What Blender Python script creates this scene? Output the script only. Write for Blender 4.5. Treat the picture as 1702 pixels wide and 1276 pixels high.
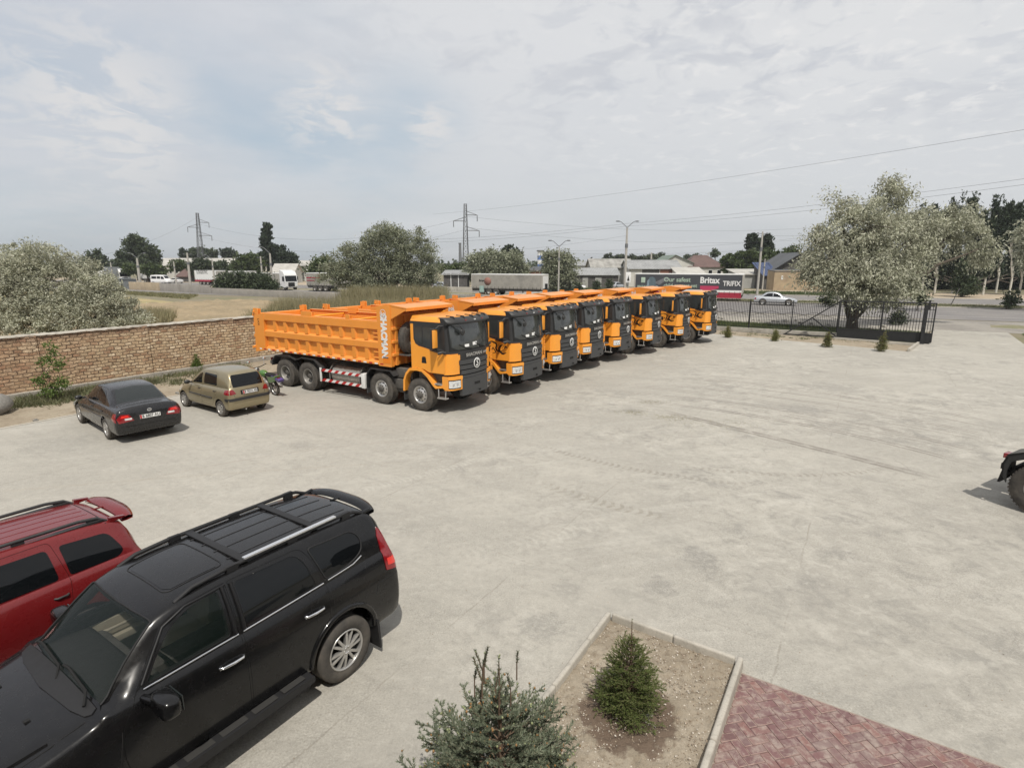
import bpy, bmesh, math, random
from math import radians as R, sin, cos, pi, atan2, hypot, sqrt
from mathutils import Vector, Matrix
from mathutils.bvhtree import BVHTree
random.seed(7)
sc = bpy.context.scene
for o in list(bpy.data.objects): bpy.data.objects.remove(o)
COL = sc.collection

# ---------------------------------------------------------------- camera
F_PX, PITCH, CAM_H = 926.4, .21115, 4.85
cd = bpy.data.cameras.new('camera'); cam = bpy.data.objects.new('camera', cd); COL.objects.link(cam)
cam.location = (0, 0, CAM_H); cam.rotation_euler = (pi/2-PITCH, 0, 0)
cd.sensor_fit = 'HORIZONTAL'; cd.sensor_width = 36; cd.lens = 36*F_PX/1702
cd.clip_start = .1; cd.clip_end = 6000
sc.camera = cam
# ---------------------------------------------------------------- view
sc.view_settings.view_transform = 'Standard'; sc.view_settings.look = 'None'
sc.view_settings.exposure = .07; sc.view_settings.gamma = 1; sc.view_settings.use_curve_mapping = False
try:
    sc.cycles.max_bounces = 6; sc.cycles.transparent_max_bounces = 8; sc.cycles.caustics_reflective = False
    sc.cycles.caustics_refractive = False; sc.cycles.use_denoising = True
except Exception: pass
# ---------------------------------------------------------------- sun
SUN_EL, SUN_AZ = R(58), atan2(-1, .17)          # direction towards the sun, from behind the camera
sd = bpy.data.lights.new('sun', 'SUN'); sun = bpy.data.objects.new('sun', sd); COL.objects.link(sun)
sd.energy = 3.5; sd.angle = R(.6); sd.color = (1, .945, .86)
sv = Vector((cos(SUN_AZ)*cos(SUN_EL), sin(SUN_AZ)*cos(SUN_EL), sin(SUN_EL)))
sun.rotation_euler = sv.to_track_quat('Z', 'Y').to_euler(); sun.location = (0, -20, 40)

# ---------------------------------------------------------------- node helpers
class NT:
    def __init__(s, tree): s.t = tree; s.n = tree.nodes; s.l = tree.links
    def new(s, typ, **kw):
        nd = s.n.new(typ)
        for k, v in kw.items(): setattr(nd, k, v)
        return nd
    def put(s, sock, v):
        if hasattr(v, 'is_output') or isinstance(v, bpy.types.NodeSocket): s.l.new(v, sock)
        elif v is not None: sock.default_value = v
    def m(s, op, a, b=None, c=None, clamp=False):
        nd = s.n.new('ShaderNodeMath'); nd.operation = op; nd.use_clamp = clamp
        s.put(nd.inputs[0], a)
        if b is not None: s.put(nd.inputs[1], b)
        if c is not None: s.put(nd.inputs[2], c)
        return nd.outputs[0]
    def vm(s, op, a, b=None, sc_=None):
        nd = s.n.new('ShaderNodeVectorMath'); nd.operation = op; s.put(nd.inputs[0], a)
        if b is not None: s.put(nd.inputs[1], b)
        if sc_ is not None: s.put(nd.inputs['Scale'], sc_)
        return nd.outputs['Value'] if op in ('DISTANCE', 'LENGTH', 'DOT_PRODUCT') else nd.outputs[0]
    def noise(s, vec, scale=5, detail=4, rough=.55, dist=0, out='Fac'):
        nd = s.n.new('ShaderNodeTexNoise'); s.put(nd.inputs['Vector'], vec)
        nd.inputs['Scale'].default_value = scale; nd.inputs['Detail'].default_value = detail
        nd.inputs['Roughness'].default_value = rough; nd.inputs['Distortion'].default_value = dist
        return nd.outputs[out]
    def voro(s, vec, scale=5, feature='F1', out='Distance', rand=1):
        nd = s.n.new('ShaderNodeTexVoronoi'); nd.feature = feature; s.put(nd.inputs['Vector'], vec)
        nd.inputs['Scale'].default_value = scale; nd.inputs['Randomness'].default_value = rand
        return nd.outputs[out]
    def mix(s, f, a, b, mode='MIX'):
        nd = s.n.new('ShaderNodeMix'); nd.data_type = 'RGBA'; nd.blend_type = mode
        s.put(nd.inputs[0], f); s.put(nd.inputs[6], c4(a)); s.put(nd.inputs[7], c4(b)); return nd.outputs[2]
    def ramp(s, v, *stops):
        nd = s.n.new('ShaderNodeValToRGB'); s.put(nd.inputs[0], v); e = nd.color_ramp.elements
        while len(e) < len(stops): e.new(.5)
        for k, (p, c) in enumerate(stops): e[k].position = p; e[k].color = c4(c) if not isinstance(c, (int, float)) else (c, c, c, 1)
        return nd.outputs[0]
    def mr(s, v, a, b, c=0, d=1, smooth=False):
        nd = s.n.new('ShaderNodeMapRange'); nd.clamp = True
        if smooth: nd.interpolation_type = 'SMOOTHSTEP'
        s.put(nd.inputs[0], v)
        for k, q in enumerate((a, b, c, d)): nd.inputs[k+1].default_value = q
        return nd.outputs[0]
    def sep(s, v):
        nd = s.n.new('ShaderNodeSeparateXYZ'); s.put(nd.inputs[0], v); return nd.outputs
    def comb(s, x, y, z):
        nd = s.n.new('ShaderNodeCombineXYZ')
        for k, q in enumerate((x, y, z)): s.put(nd.inputs[k], q)
        return nd.outputs[0]
def c4(c):
    if isinstance(c, (tuple, list)) and len(c) == 3: return (c[0], c[1], c[2], 1)
    return c
# ---------------------------------------------------------------- world
world = bpy.data.worlds.new("World"); sc.world = world; world.use_nodes = True
w = NT(world.node_tree); w.n.clear()
sky = w.new('ShaderNodeTexSky', sky_type='NISHITA', sun_disc=False)
sky.sun_elevation = SUN_EL; sky.sun_rotation = atan2(sv.x, sv.y); sky.altitude = 750; sky.air_density = 1.2; sky.dust_density = 3.5
tc = w.new('ShaderNodeTexCoord').outputs['Generated']
dx, dy, dz = w.sep(tc)
den = w.m('ADD', w.m('MAXIMUM', dz, 0), .16)
pl = w.comb(w.m('DIVIDE', dx, den), w.m('DIVIDE', dy, den), 0)
warp = w.vm('ADD', pl, w.vm('SCALE', w.noise(pl, 1.1, 4, .6, out='Color'), sc_=.55))
big = w.noise(warp, .75, 5, .55)
soft = w.noise(w.vm('MULTIPLY', warp, (1, 1.9, 1)), .55, 3, .5)
fine = w.noise(warp, 4.2, 5, .62, .5)
vfine = w.noise(pl, 9.0, 4, .6, .3)
elev = w.m('MAXIMUM', dz, 0)
side = w.mr(dx, -.55, .55)                        # brighter veil over the east
base = w.mix(w.mr(elev, 0, .34), (5.35, 5.6, 5.85), (6.6, 6.7, 6.9))
base = w.mix(w.m('MULTIPLY', w.mr(elev, .02, .3), side), base, (7.3, 7.3, 7.3))
base = w.mix(w.mr(soft, .42, .66, 0, .7, True), base, (6.5, 6.62, 6.8))
lilac = w.m('MULTIPLY', w.mr(dx, -.15, -.75), w.mr(elev, .0, .25))
base = w.mix(w.m('MULTIPLY', lilac, .5), base, (5.0, 5.15, 5.9))
def gap(d, r):                                      # hole in the veil round a direction
    v = Vector(d).normalized()
    return w.mr(w.vm('DISTANCE', tc, tuple(v)), r*.15, r, 1, 0, True)
def dir_of(px, py):
    a = (638-py)/F_PX; return ((px-851)/F_PX, cos(PITCH)+a*sin(PITCH), -sin(PITCH)+a*cos(PITCH))
g1 = w.m('MAXIMUM', gap(dir_of(440, 270), .36), w.m('MAXIMUM', gap(dir_of(660, 205), .16), w.m('MULTIPLY', gap(dir_of(180, 290), .40), .8)))
hole = w.m('MULTIPLY', g1, w.mr(big, .30, .62, 1, .1, True))
lit = w.m('MULTIPLY', w.m('MAXIMUM', w.m('MAXIMUM', gap(dir_of(165, 175), .17), gap(dir_of(545, 180), .11)), gap(dir_of(715, 210), .06)), w.mr(fine, .42, .60, 0, 1, True))
mott = w.m('MULTIPLY', w.mr(w.noise(warp, 3.0, 6, .6, .8), .50, .66, 0, 1, True), w.m('MULTIPLY', w.mr(elev, .10, .27), w.mr(dx, -.45, .15, .25, 1)))
base = w.mix(w.m('MULTIPLY', mott, .6), base, (5.25, 5.4, 5.8))
mott2 = w.m('MULTIPLY', w.mr(vfine, .52, .68, 0, 1, True), w.m('MULTIPLY', w.mr(elev, .07, .22), w.mr(dx, -.1, .35)))
base = w.mix(w.m('MULTIPLY', mott2, .75), base, (7.9, 7.8, 7.7))
mott3 = w.m('MULTIPLY', w.mr(w.noise(pl, 6.5, 5, .6, .5), .52, .64, 0, 1, True), w.m('MULTIPLY', w.mr(elev, .13, .3), w.mr(dx, -.5, .3, .1, 1)))
base = w.mix(w.m('MULTIPLY', mott3, .5), base, (5.3, 5.5, 5.95))
skyc = w.mix(.82, sky.outputs[0], (3.7, 4.9, 5.9))
cl = w.mix(w.m('MULTIPLY', hole, .66), base, skyc)
cl = w.mix(w.m('MULTIPLY', lit, .85), cl, (7.1, 6.95, 6.85))
cl = w.mix(.93, sky.outputs[0], cl)
bg = w.new('ShaderNodeBackground'); bg.inputs[1].default_value = .104
w.l.new(cl, bg.inputs[0])
wo = w.new('ShaderNodeOutputWorld'); w.l.new(bg.outputs[0], wo.inputs[0])

# ---------------------------------------------------------------- materials
MATS = {}
def mat(name, col=(.5, .5, .5), rough=.5, metal=0, var=0, vs=3, col2=None, c2lo=.5, c2hi=.65, coat=0, bump=0, bs=60, spec=.5, alpha=1, emit=None, trans=0, obj=False, ior=1.45, dust=0):
    if name in MATS: return MATS[name]
    m_ = bpy.data.materials.new(name); m_.use_nodes = True; MATS[name] = m_
    t = NT(m_.node_tree); p = t.n['Principled BSDF']
    g = t.new('ShaderNodeTexCoord').outputs['Object'] if obj else t.new('ShaderNodeNewGeometry').outputs['Position']
    c = c4(col)
    if col2: c = t.mix(t.mr(t.noise(g, vs, 6, .6), c2lo, c2hi), c, col2)
    if var:
        f = t.mr(t.noise(g, vs*2.3, 5, .6), .3, .7, 1-var, 1+var)
        nd = t.new('ShaderNodeHueSaturation'); t.put(nd.inputs['Color'], c); t.put(nd.inputs['Value'], f); c = nd.outputs[0]
    if dust:
        nz = t.sep(t.new('ShaderNodeNewGeometry').outputs['Normal'])[2]
        f = t.m('MULTIPLY', t.mr(nz, -.2, 1, .25, 1), t.mr(t.noise(g, 6, 5, .6), .3, .7, dust*.5, dust*1.5))
        c = t.mix(f, c, (.33, .30, .26))
    t.put(p.inputs['Base Color'], c)
    p.inputs['Roughness'].default_value = rough; p.inputs['Metallic'].default_value = metal
    p.inputs['Coat Weight'].default_value = coat; p.inputs['Coat Roughness'].default_value = .06
    p.inputs['Specular IOR Level'].default_value = spec; p.inputs['IOR'].default_value = ior
    p.inputs['Transmission Weight'].default_value = trans
    if rough > .15 and not trans:
        t.put(p.inputs['Roughness'], t.mr(t.noise(g, vs*4, 4, .6), .2, .8, max(.02, rough-.08), min(1, rough+.08)))
    if bump:
        b = t.new('ShaderNodeBump'); b.inputs['Strength'].default_value = bump; b.inputs['Distance'].default_value = .02
        t.put(b.inputs['Height'], t.noise(g, bs, 5, .65)); t.l.new(b.outputs[0], p.inputs['Normal'])
    if emit: p.inputs['Emission Color'].default_value = c4(emit); p.inputs['Emission Strength'].default_value = 1
    if alpha < 1:
        tr = t.new('ShaderNodeBsdfTransparent'); mx = t.new('ShaderNodeMixShader'); mx.inputs[0].default_value = alpha
        t.l.new(tr.outputs[0], mx.inputs[1]); t.l.new(p.outputs[0], mx.inputs[2])
        t.l.new(mx.outputs[0], t.n['Material Output'].inputs[0])
    return m_
def leaf_mat(name, ca, cb, cc, transl=.25, rough=.55):
    m_ = bpy.data.materials.new(name); m_.use_nodes = True; MATS[name] = m_
    t = NT(m_.node_tree); p = t.n['Principled BSDF']
    ge = t.new('ShaderNodeNewGeometry')
    rnd = ge.outputs['Random Per Island']
    c = t.ramp(rnd, (0, ca), (.5, cb), (1, cc))
    cl_ = t.mr(t.noise(ge.outputs['Position'], .9, 3, .5), .35, .65, .78, 1.2)
    nd = t.new('ShaderNodeHueSaturation'); t.put(nd.inputs['Color'], c); t.put(nd.inputs['Value'], cl_)
    t.put(p.inputs['Base Color'], nd.outputs[0]); p.inputs['Roughness'].default_value = rough; p.inputs['Specular IOR Level'].default_value = .3
    tb = t.new('ShaderNodeBsdfTranslucent'); t.put(tb.inputs[0], nd.outputs[0])
    mx = t.new('ShaderNodeMixShader'); mx.inputs[0].default_value = transl
    t.l.new(p.outputs[0], mx.inputs[1]); t.l.new(tb.outputs[0], mx.inputs[2]); t.l.new(mx.outputs[0], t.n['Material Output'].inputs[0])
    return m_

# ---------------------------------------------------------------- mesh builder
class MB:
    def __init__(s): s.v = []; s.f = []; s.mi = []; s.cur = 0; s.sm = []; s.smooth = False
    def add(s, vs, fs, smooth=None):
        b = len(s.v); s.v += [tuple(v) for v in vs]
        for f in fs: s.f.append(tuple(i+b for i in f)); s.mi.append(s.cur); s.sm.append(s.smooth if smooth is None else smooth)
        return s
    def m(s, i): s.cur = i; return s
    def box(s, x0, x1, y0, y1, z0, z1, M=None):
        vs = [Vector((x, y, z)) for z in (z0, z1) for y in (y0, y1) for x in (x0, x1)]
        if M: vs = [M @ v for v in vs]
        return s.add(vs, [(0, 2, 3, 1), (4, 5, 7, 6), (0, 1, 5, 4), (2, 6, 7, 3), (0, 4, 6, 2), (1, 3, 7, 5)])
    def prism(s, pts, a, b, axis='y', M=None, smooth=False):
        """2D outline swept from a to b. axis y: pts are (x,z); x: (y,z); z: (x,y)"""
        n = len(pts)
        def mk(p, t): return {'y': (p[0], t, p[1]), 'x': (t, p[0], p[1]), 'z': (p[0], p[1], t)}[axis]
        vs = [Vector(mk(p, a)) for p in pts]+[Vector(mk(p, b)) for p in pts]
        if M: vs = [M @ v for v in vs]
        fs = [tuple(range(n)), tuple(range(2*n-1, n-1, -1))]
        s.add(vs, fs, False)
        return s.add(vs, [(i, (i+1) % n, n+(i+1) % n, n+i)[::-1] for i in range(n)], smooth)
    def tube(s, path, r, n=8, cap=True, smooth=True):
        P = [Vector(p) for p in path]; rs = r if isinstance(r, (list, tuple)) else [r]*len(P); vs = []
        up = None
        for i, p in enumerate(P):
            d = (P[min(i+1, len(P)-1)]-P[max(i-1, 0)]).normalized()
            if up is None: up = d.orthogonal().normalized()
            up = (up-d*up.dot(d)); up = up.normalized() if up.length > 1e-6 else d.orthogonal().normalized()
            q = d.cross(up)
            for k in range(n):
                a = 2*pi*k/n; vs.append(p+(up*cos(a)+q*sin(a))*rs[i])
        fs = [(i*n+k, i*n+(k+1) % n, (i+1)*n+(k+1) % n, (i+1)*n+k) for i in range(len(P)-1) for k in range(n)]
        s.add(vs, fs, smooth)
        if cap: s.add(vs, [tuple(range(n))[::-1], tuple((len(P)-1)*n+k for k in range(n))], False)
        return s
    def bar(s, a, b, wd, h=None, up=(0, 0, 1)):
        a = Vector(a); b = Vector(b); d = (b-a).normalized(); u = Vector(up)
        sd_ = d.cross(u); sd_ = sd_.normalized() if sd_.length > 1e-5 else d.orthogonal().normalized(); u = sd_.cross(d); h = wd if h is None else h
        vs = [p+sd_*x*wd/2+u*y*h/2 for p in (a, b) for x, y in ((-1, -1), (1, -1), (1, 1), (-1, 1))]
        return s.add(vs, [(0, 3, 2, 1), (4, 5, 6, 7)]+[(i, (i+1) % 4, 4+(i+1) % 4, 4+i) for i in range(4)], False)
    def lathe(s, prof, n=32, M=None, close=False, smooth=True):
        """profile (r, t) turned round the local y axis; t runs along y"""
        vs = [Vector((r*cos(2*pi*k/n), t, r*sin(2*pi*k/n))) for r, t in prof for k in range(n)]
        if M: vs = [M @ v for v in vs]
        m_ = len(prof); rng = m_ if close else m_-1
        return s.add(vs, [(i*n+k, i*n+(k+1) % n, ((i+1) % m_)*n+(k+1) % n, ((i+1) % m_)*n+k) for i in range(rng) for k in range(n)], smooth)
    def sphere(s, c, r, nu=12, nv=8, sc_=(1, 1, 1), M=None):
        vs = []
        for j in range(nv+1):
            for i in range(nu):
                a = 2*pi*i/nu; b = pi*j/nv
                v = Vector((cos(a)*sin(b)*r*sc_[0], sin(a)*sin(b)*r*sc_[1], cos(b)*r*sc_[2])); v = (M @ v if M else v)+Vector(c); vs.append(v)
        return s.add(vs, [(j*nu+i, (j+1)*nu+i, (j+1)*nu+(i+1) % nu, j*nu+(i+1) % nu) for j in range(nv) for i in range(nu)], True)
    def grid(s, P, nu, nv, smooth=True, flip=False):
        fs = [(j*nu+i, j*nu+i+1, (j+1)*nu+i+1, (j+1)*nu+i) for j in range(nv-1) for i in range(nu-1)]
        if flip: fs = [f[::-1] for f in fs]
        return s.add(P, fs, smooth)
    def mesh(s, name, mats):
        me = bpy.data.meshes.new(name); me.from_pydata(s.v, [], s.f)
        for m_ in mats: me.materials.append(m_)
        me.polygons.foreach_set('material_index', s.mi); me.polygons.foreach_set('use_smooth', s.sm)
        me.update(); return me
    def build(s, name, mats, parent=None, bevel=0, loc=None, rotz=0, segs=2, fix=False, weld=False):
        mats = mats if isinstance(mats, (list, tuple)) else [mats]
        me = s.mesh(name, mats)
        if bevel or fix or weld:
            bm = bmesh.new(); bm.from_mesh(me)
            if weld: bmesh.ops.remove_doubles(bm, verts=bm.verts, dist=1e-4)
            if fix: bmesh.ops.recalc_face_normals(bm, faces=bm.faces)
            if bevel:
                es = [e for e in bm.edges if len(e.link_faces) == 2 and e.calc_face_angle(0) > .6]
                bmesh.ops.bevel(bm, geom=es, offset=bevel, segments=segs, profile=.6, affect='EDGES', clamp_overlap=True)
                for f in bm.faces: f.smooth = True
            bm.to_mesh(me); bm.free()
            if bevel: me.set_sharp_from_angle(angle=R(50 if segs > 1 else 28))
        return link(name, me, parent, loc, rotz)
def link(name, data, parent=None, loc=None, rotz=0):
    o = bpy.data.objects.new(name, data); COL.objects.link(o)
    if parent: o.parent = parent
    if loc: o.location = loc
    if rotz: o.rotation_euler = (0, 0, rotz)
    return o
def thing(name, label, cat, loc=(0, 0, 0), rotz=0, group=None):
    o = link(name, None, None, loc, rotz); o.empty_display_size = .2
    return tag(o, label, cat, group)
def tag(o, label, cat, group=None):
    o['label'] = label; o['category'] = cat
    if group: o['group'] = group
    return o
def kind(o, k): o['kind'] = k; return o
def copy_tree(o, parent=None):
    c = o.copy(); COL.objects.link(c)
    if parent: c.parent = parent
    for ch in list(o.children): copy_tree(ch, c)
    return c
def dup(o, loc, rotz=0, label=None, group=None, scale=None):
    c = copy_tree(o); c.location = loc; c.rotation_euler = (0, 0, rotz)
    if label: c['label'] = label
    if group: c['group'] = group
    if scale: c.scale = scale if isinstance(scale, tuple) else (scale,)*3
    return c
def text_mesh(mb, s, size, M, depth=.01, bold=0, align='CENTER', shear=0, sx=1):
    cu = bpy.data.curves.new('t', 'FONT'); cu.body = s; cu.size = size; cu.extrude = depth/2; cu.offset = bold
    cu.align_x = align; cu.align_y = 'CENTER'; cu.shear = shear; cu.resolution_u = 3
    ob = bpy.data.objects.new('t', cu); COL.objects.link(ob)
    bpy.context.view_layer.update()
    me = ob.to_mesh()
    vs = [M @ Vector((v.co.x*sx, v.co.y, v.co.z)) for v in me.vertices]; fs = [tuple(p.vertices) for p in me.polygons]
    mb.add(vs, fs, False); ob.to_mesh_clear(); bpy.data.objects.remove(ob); bpy.data.curves.remove(cu)
def frame(origin, ux, uy):
    ux = Vector(ux).normalized(); uy = Vector(uy).normalized(); uz = ux.cross(uy)
    M = Matrix((ux, uy, uz)).transposed().to_4x4(); M.translation = Vector(origin); return M
def boolean(a, b, op='DIFFERENCE', self_=False):
    md = a.modifiers.new('b', 'BOOLEAN'); md.operation = op; md.object = b; md.solver = 'EXACT'
    try: md.material_mode = 'TRANSFER'
    except Exception: pass
    bpy.context.view_layer.update()
    dg = bpy.context.evaluated_depsgraph_get()
    me = bpy.data.meshes.new_from_object(a.evaluated_get(dg)); a.modifiers.remove(md)
    old = a.data; a.data = me
    if old.users == 0: bpy.data.meshes.remove(old)
def kill(o):
    me = o.data; bpy.data.objects.remove(o)
    if me and me.users == 0: bpy.data.meshes.remove(me)
def sharp(o, a=35):
    for p in o.data.polygons: p.use_smooth = True
    o.data.set_sharp_from_angle(angle=R(a))
def rounded(pts, r, n=4):
    """round the corners of a closed 2D outline; r a number or a list"""
    out = []; N = len(pts)
    for i in range(N):
        p = Vector(pts[i]); a = Vector(pts[i-1]); b = Vector(pts[(i+1) % N]); rr = r[i] if isinstance(r, (list, tuple)) else r
        if rr <= 0: out.append((p.x, p.y)); continue
        da = (a-p); db = (b-p); ra = min(rr, da.length*.45); rb = min(rr, db.length*.45)
        p0 = p+da.normalized()*ra; p1 = p+db.normalized()*rb
        for k in range(n+1):
            t = k/n; q = p0*(1-t)**2+p*2*t*(1-t)+p1*t*t; out.append((q.x, q.y))
    return out
def inset(pts, d):
    """move a closed 2D outline inwards by d"""
    A = sum(pts[i-1][0]*pts[i][1]-pts[i][0]*pts[i-1][1] for i in range(len(pts))); sg = 1 if A > 0 else -1; out = []
    for i in range(len(pts)):
        a = Vector(pts[i-1]); p = Vector(pts[i]); b = Vector(pts[(i+1) % len(pts)])
        e1 = (p-a); e2 = (b-p)
        if e1.length < 1e-7 or e2.length < 1e-7: out.append(pts[i]); continue
        e1.normalize(); e2.normalize(); n1 = Vector((-e1.y, e1.x)); n2 = Vector((-e2.y, e2.x)); nn = n1+n2
        if nn.length < 1e-6: out.append(pts[i]); continue
        nn = nn.normalized()/max(.4, nn.normalized().dot(n1)); q = p+nn*d*sg; out.append((q.x, q.y))
    return out
# ---------------------------------------------------------------- the place's own axes
YAW = -.56344
LX = Vector((cos(YAW), sin(YAW))); WX = Vector((-sin(YAW), cos(YAW)))       # yard: l along the trucks, w along their row
def yd(l, w_): v = LX*l+WX*w_; return (v.x, v.y)
RYAW = R(-25.3)
UX = Vector((cos(RYAW), sin(RYAW))); VX = Vector((-sin(RYAW), cos(RYAW)))   # road: u along it, v across it
def rd(u, v): q = UX*u+VX*v; return (q.x, q.y)
def uv_at(px, v):
    """u where the sight line of an image column crosses the line v=const"""
    k = (px-851)/F_PX/(cos(PITCH)+.2143*sin(PITCH)); # x = k*y on the horizon
    # x=UX.x*u+VX.x*v ; y=UX.y*u+VX.y*v
    return v*(k*VX.y-VX.x)/(UX.x-k*UX.y)
def sheet(name, pts, z, m_, kd='structure', sub=0):
    mb = MB(); mb.add([(p[0], p[1], z) for p in pts], [tuple(range(len(pts)))], False)
    o = mb.build(name, m_)
    if o.data.polygons[0].normal.z < 0: o.data.flip_normals()
    return kind(o, kd) if kd else o
# ================================================================ GROUND
def yard_material():
    m_ = bpy.data.materials.new('yard_concrete'); m_.use_nodes = True; MATS['yard'] = m_
    t = NT(m_.node_tree); p = t.n['Principled BSDF']
    P = t.new('ShaderNodeNewGeometry').outputs['Position']; x, y, z = t.sep(P)
    l = t.m('ADD', t.m('MULTIPLY', x, LX.x), t.m('MULTIPLY', y, LX.y)); v = t.m('ADD', t.m('MULTIPLY', x, WX.x), t.m('MULTIPLY', y, WX.y))
    wp = t.vm('ADD', P, t.vm('SCALE', t.noise(P, .8, 4, .6, out='Color'), sc_=.5))
    c = t.mix(t.mr(t.noise(wp, .22, 5, .6), .3, .7, 0, 1, True), (.352, .333, .293), (.425, .403, .353))
    c = t.mix(t.mr(t.noise(t.vm('MULTIPLY', wp, (1, 1, 1)), 1.3, 6, .65), .35, .75, 0, .55), c, (.325, .31, .275))
    # long faint sweeps left by tyres and brooms, along two headings
    st = t.comb(t.m('MULTIPLY', l, .22), t.m('MULTIPLY', v, 2.6), 0)
    c = t.mix(t.mr(t.noise(st, 1.3, 5, .65, .4), .50, .72, 0, .5), c, (.30, .285, .252))
    a2 = t.comb(t.m('MULTIPLY', t.m('ADD', x, t.m('MULTIPLY', y, .35)), .25), t.m('MULTIPLY', t.m('SUBTRACT', y, t.m('MULTIPLY', x, .3)), 2.4), 3)
    c = t.mix(t.mr(t.noise(a2, 1.0, 5, .6, .5), .52, .74, 0, .45), c, (.485, .465, .415))
    # wheel tracks: narrow arcs
    nz = t.noise(P, 2.2, 5, .7)
    def arc(pts, wd, dark, dash=0, amt=.5):
        nonlocal c
        (x1, y1), (x2, y2), (x3, y3) = pts
        d = 2*(x1*(y2-y3)+x2*(y3-y1)+x3*(y1-y2)); s1 = x1*x1+y1*y1; s2 = x2*x2+y2*y2; s3 = x3*x3+y3*y3
        cx = (s1*(y2-y3)+s2*(y3-y1)+s3*(y1-y2))/d; cy = (s1*(x3-x2)+s2*(x1-x3)+s3*(x2-x1))/d; r = hypot(x1-cx, y1-cy)
        e = t.m('ABSOLUTE', t.m('SUBTRACT', t.vm('DISTANCE', t.comb(x, y, 0), (cx, cy, 0)), r))
        f = t.mr(e, wd*.45, wd, 1, 0, True)
        mx = ((x1+x3)/2, (y1+y3)/2, 0); hl = hypot(x1-x3, y1-y3)/2
        f = t.m('MULTIPLY', f, t.mr(t.vm('DISTANCE', t.comb(x, y, 0), mx), hl*.75, hl*1.1, 1, 0, True))
        if dash:
            an = t.m('ARCTAN2', t.m('SUBTRACT', y, cy), t.m('SUBTRACT', x, cx))
            sgn = t.m('MULTIPLY', t.m('SUBTRACT', t.vm('DISTANCE', t.comb(x, y, 0), (cx, cy, 0)), r), 14)
            f = t.m('MULTIPLY', f, t.mr(t.m('SINE', t.m('ADD', t.m('MULTIPLY', an, r*2*pi/dash), t.m('ABSOLUTE', sgn))), -.1, .5, .15, 1))
        f = t.m('MULTIPLY', f, t.mr(nz, .36, .52, .2*amt, amt))
        c = t.mix(f, c, dark)
    dk = (.20, .18, .157)
    for off in (0, .14): arc([(5.09+off, 18.12+off), (7.74+off, 14.77+off), (9.74+off, 12.16+off)], .10, dk, amt=.85)
    for off in (0, .14, 1.0, 1.12): arc([(4.74+off, 19.5+off), (8.9+off, 16.6+off), (11.28+off, 13.09+off)], .07, dk, amt=.85 if off < .5 else .7)
    for off in (2.1, 2.25, 2.9, 3.4, 3.55): arc([(4.74+off*.8, 20.2+off), (8.9+off, 17+off), (11.8+off, 13.09+off)], .06, dk, amt=.75)
    for off in (.35, .55, 1.5, 1.75, 4.4, 4.6, 5.3): arc([(3.0+off, 21.4+off*.6), (8.4+off, 17.6+off*.7), (11.9+off, 13.6+off*.8)], .05, dk, amt=.6)
    arc([(.81, 14.53), (2.6, 13.0), (5.46, 11.82)], .16, (.27, .25, .215), .16, .85)
    arc([(4.11, 13.09), (7.0, 12.40), (9.25, 12.9)], .15, (.27, .25, .215), .17, .8)
    arc([(.67, 11.9), (1.8, 10.89), (3.07, 10.1)], .22, (.27, .25, .21), .2, .8)
    arc([(-4.5, 10.6), (-2.2, 12.3), (-.4, 13.9)], .2, (.47, .45, .40), .13, .6)
    arc([(-.9, 8.6), (.6, 9.3), (1.9, 10.0)], .3, (.46, .44, .39), .16, .45)
    arc([(-9.0, 11.6), (-6.0, 13.9), (-1.5, 15.2)], .07, (.33, .30, .26), 0, .5)
    arc([(-12.0, 11.2), (-7.2, 12.4), (-2.5, 13.3)], .09, (.35, .32, .27), 0, .45)
    arc([(-8.0, 14.7), (-4.65, 15.5), (.16, 16.6)], .05, (.35, .32, .27), 0, .45)
    # patches where the dust is worn off
    n2 = t.noise(P, 3.2, 7, .72, .3)
    for (sx, sy), r, a in [((3.18, 8.59), .42, .85), ((5.58, 8.68), .32, .7), ((2.29, 7.74), .3, .7), ((4.69, 7.82), .34, .6), ((9.95, 18.49), 1.0, .7), ((13.03, 21.85), 1.3, .55), ((.89, 7.7), .35, .5),
                          ((.4, 6.79), .42, .6), ((-5.79, 14.6), .42, .5), ((8.6, 6.4), .9, .35), ((6.6, 6.3), .6, .35), ((-.3, 6.9), .3, .3), ((1.5, 9.6), .5, .25), ((11.8, 9.3), 1.2, .3), ((-12.4, 14.6), 1.2, .4), ((15.5, 16.0), 1.6, .3)]:
        f = t.m('SUBTRACT', t.mr(t.vm('DISTANCE', P, (sx, sy, 0)), 0, r*1.5, 1, 0), t.mr(n2, .3, .7, .0, .75))
        c = t.mix(t.m('MULTIPLY', t.mr(f, .03, .30, 0, min(1, a*.95)), t.mr(t.noise(P, 11, 5, .75), .38, .56, .35, 1)), c, (.235, .225, .205))
    # expansion joints of the slabs
    jn = t.noise(P, 1.1, 4, .6)
    jl = t.m('ADD', l, t.m('MULTIPLY', t.m('SUBTRACT', jn, .5), .12))
    jf = t.m('ABSOLUTE', t.m('SUBTRACT', t.m('FRACT', t.m('DIVIDE', t.m('ADD', jl, .45), 3.9)), .5))
    f = t.m('MULTIPLY', t.mr(jf, .4955, .4985, 0, 1), t.mr(t.noise(P, .5, 4, .6), .42, .6, .0, .8))
    c = t.mix(f, c, (.27, .25, .215))
    jw = t.m('ABSOLUTE', t.m('SUBTRACT', t.m('FRACT', t.m('DIVIDE', t.m('ADD', v, t.m('MULTIPLY', t.m('SUBTRACT', jn, .5), .15)), 7.3)), .5))
    f = t.m('MULTIPLY', t.mr(jw, .4975, .4992, 0, 1), t.mr(t.noise(P, .45, 4, .6), .47, .62, .0, .6))
    c = t.mix(f, c, (.29, .27, .235))
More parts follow.
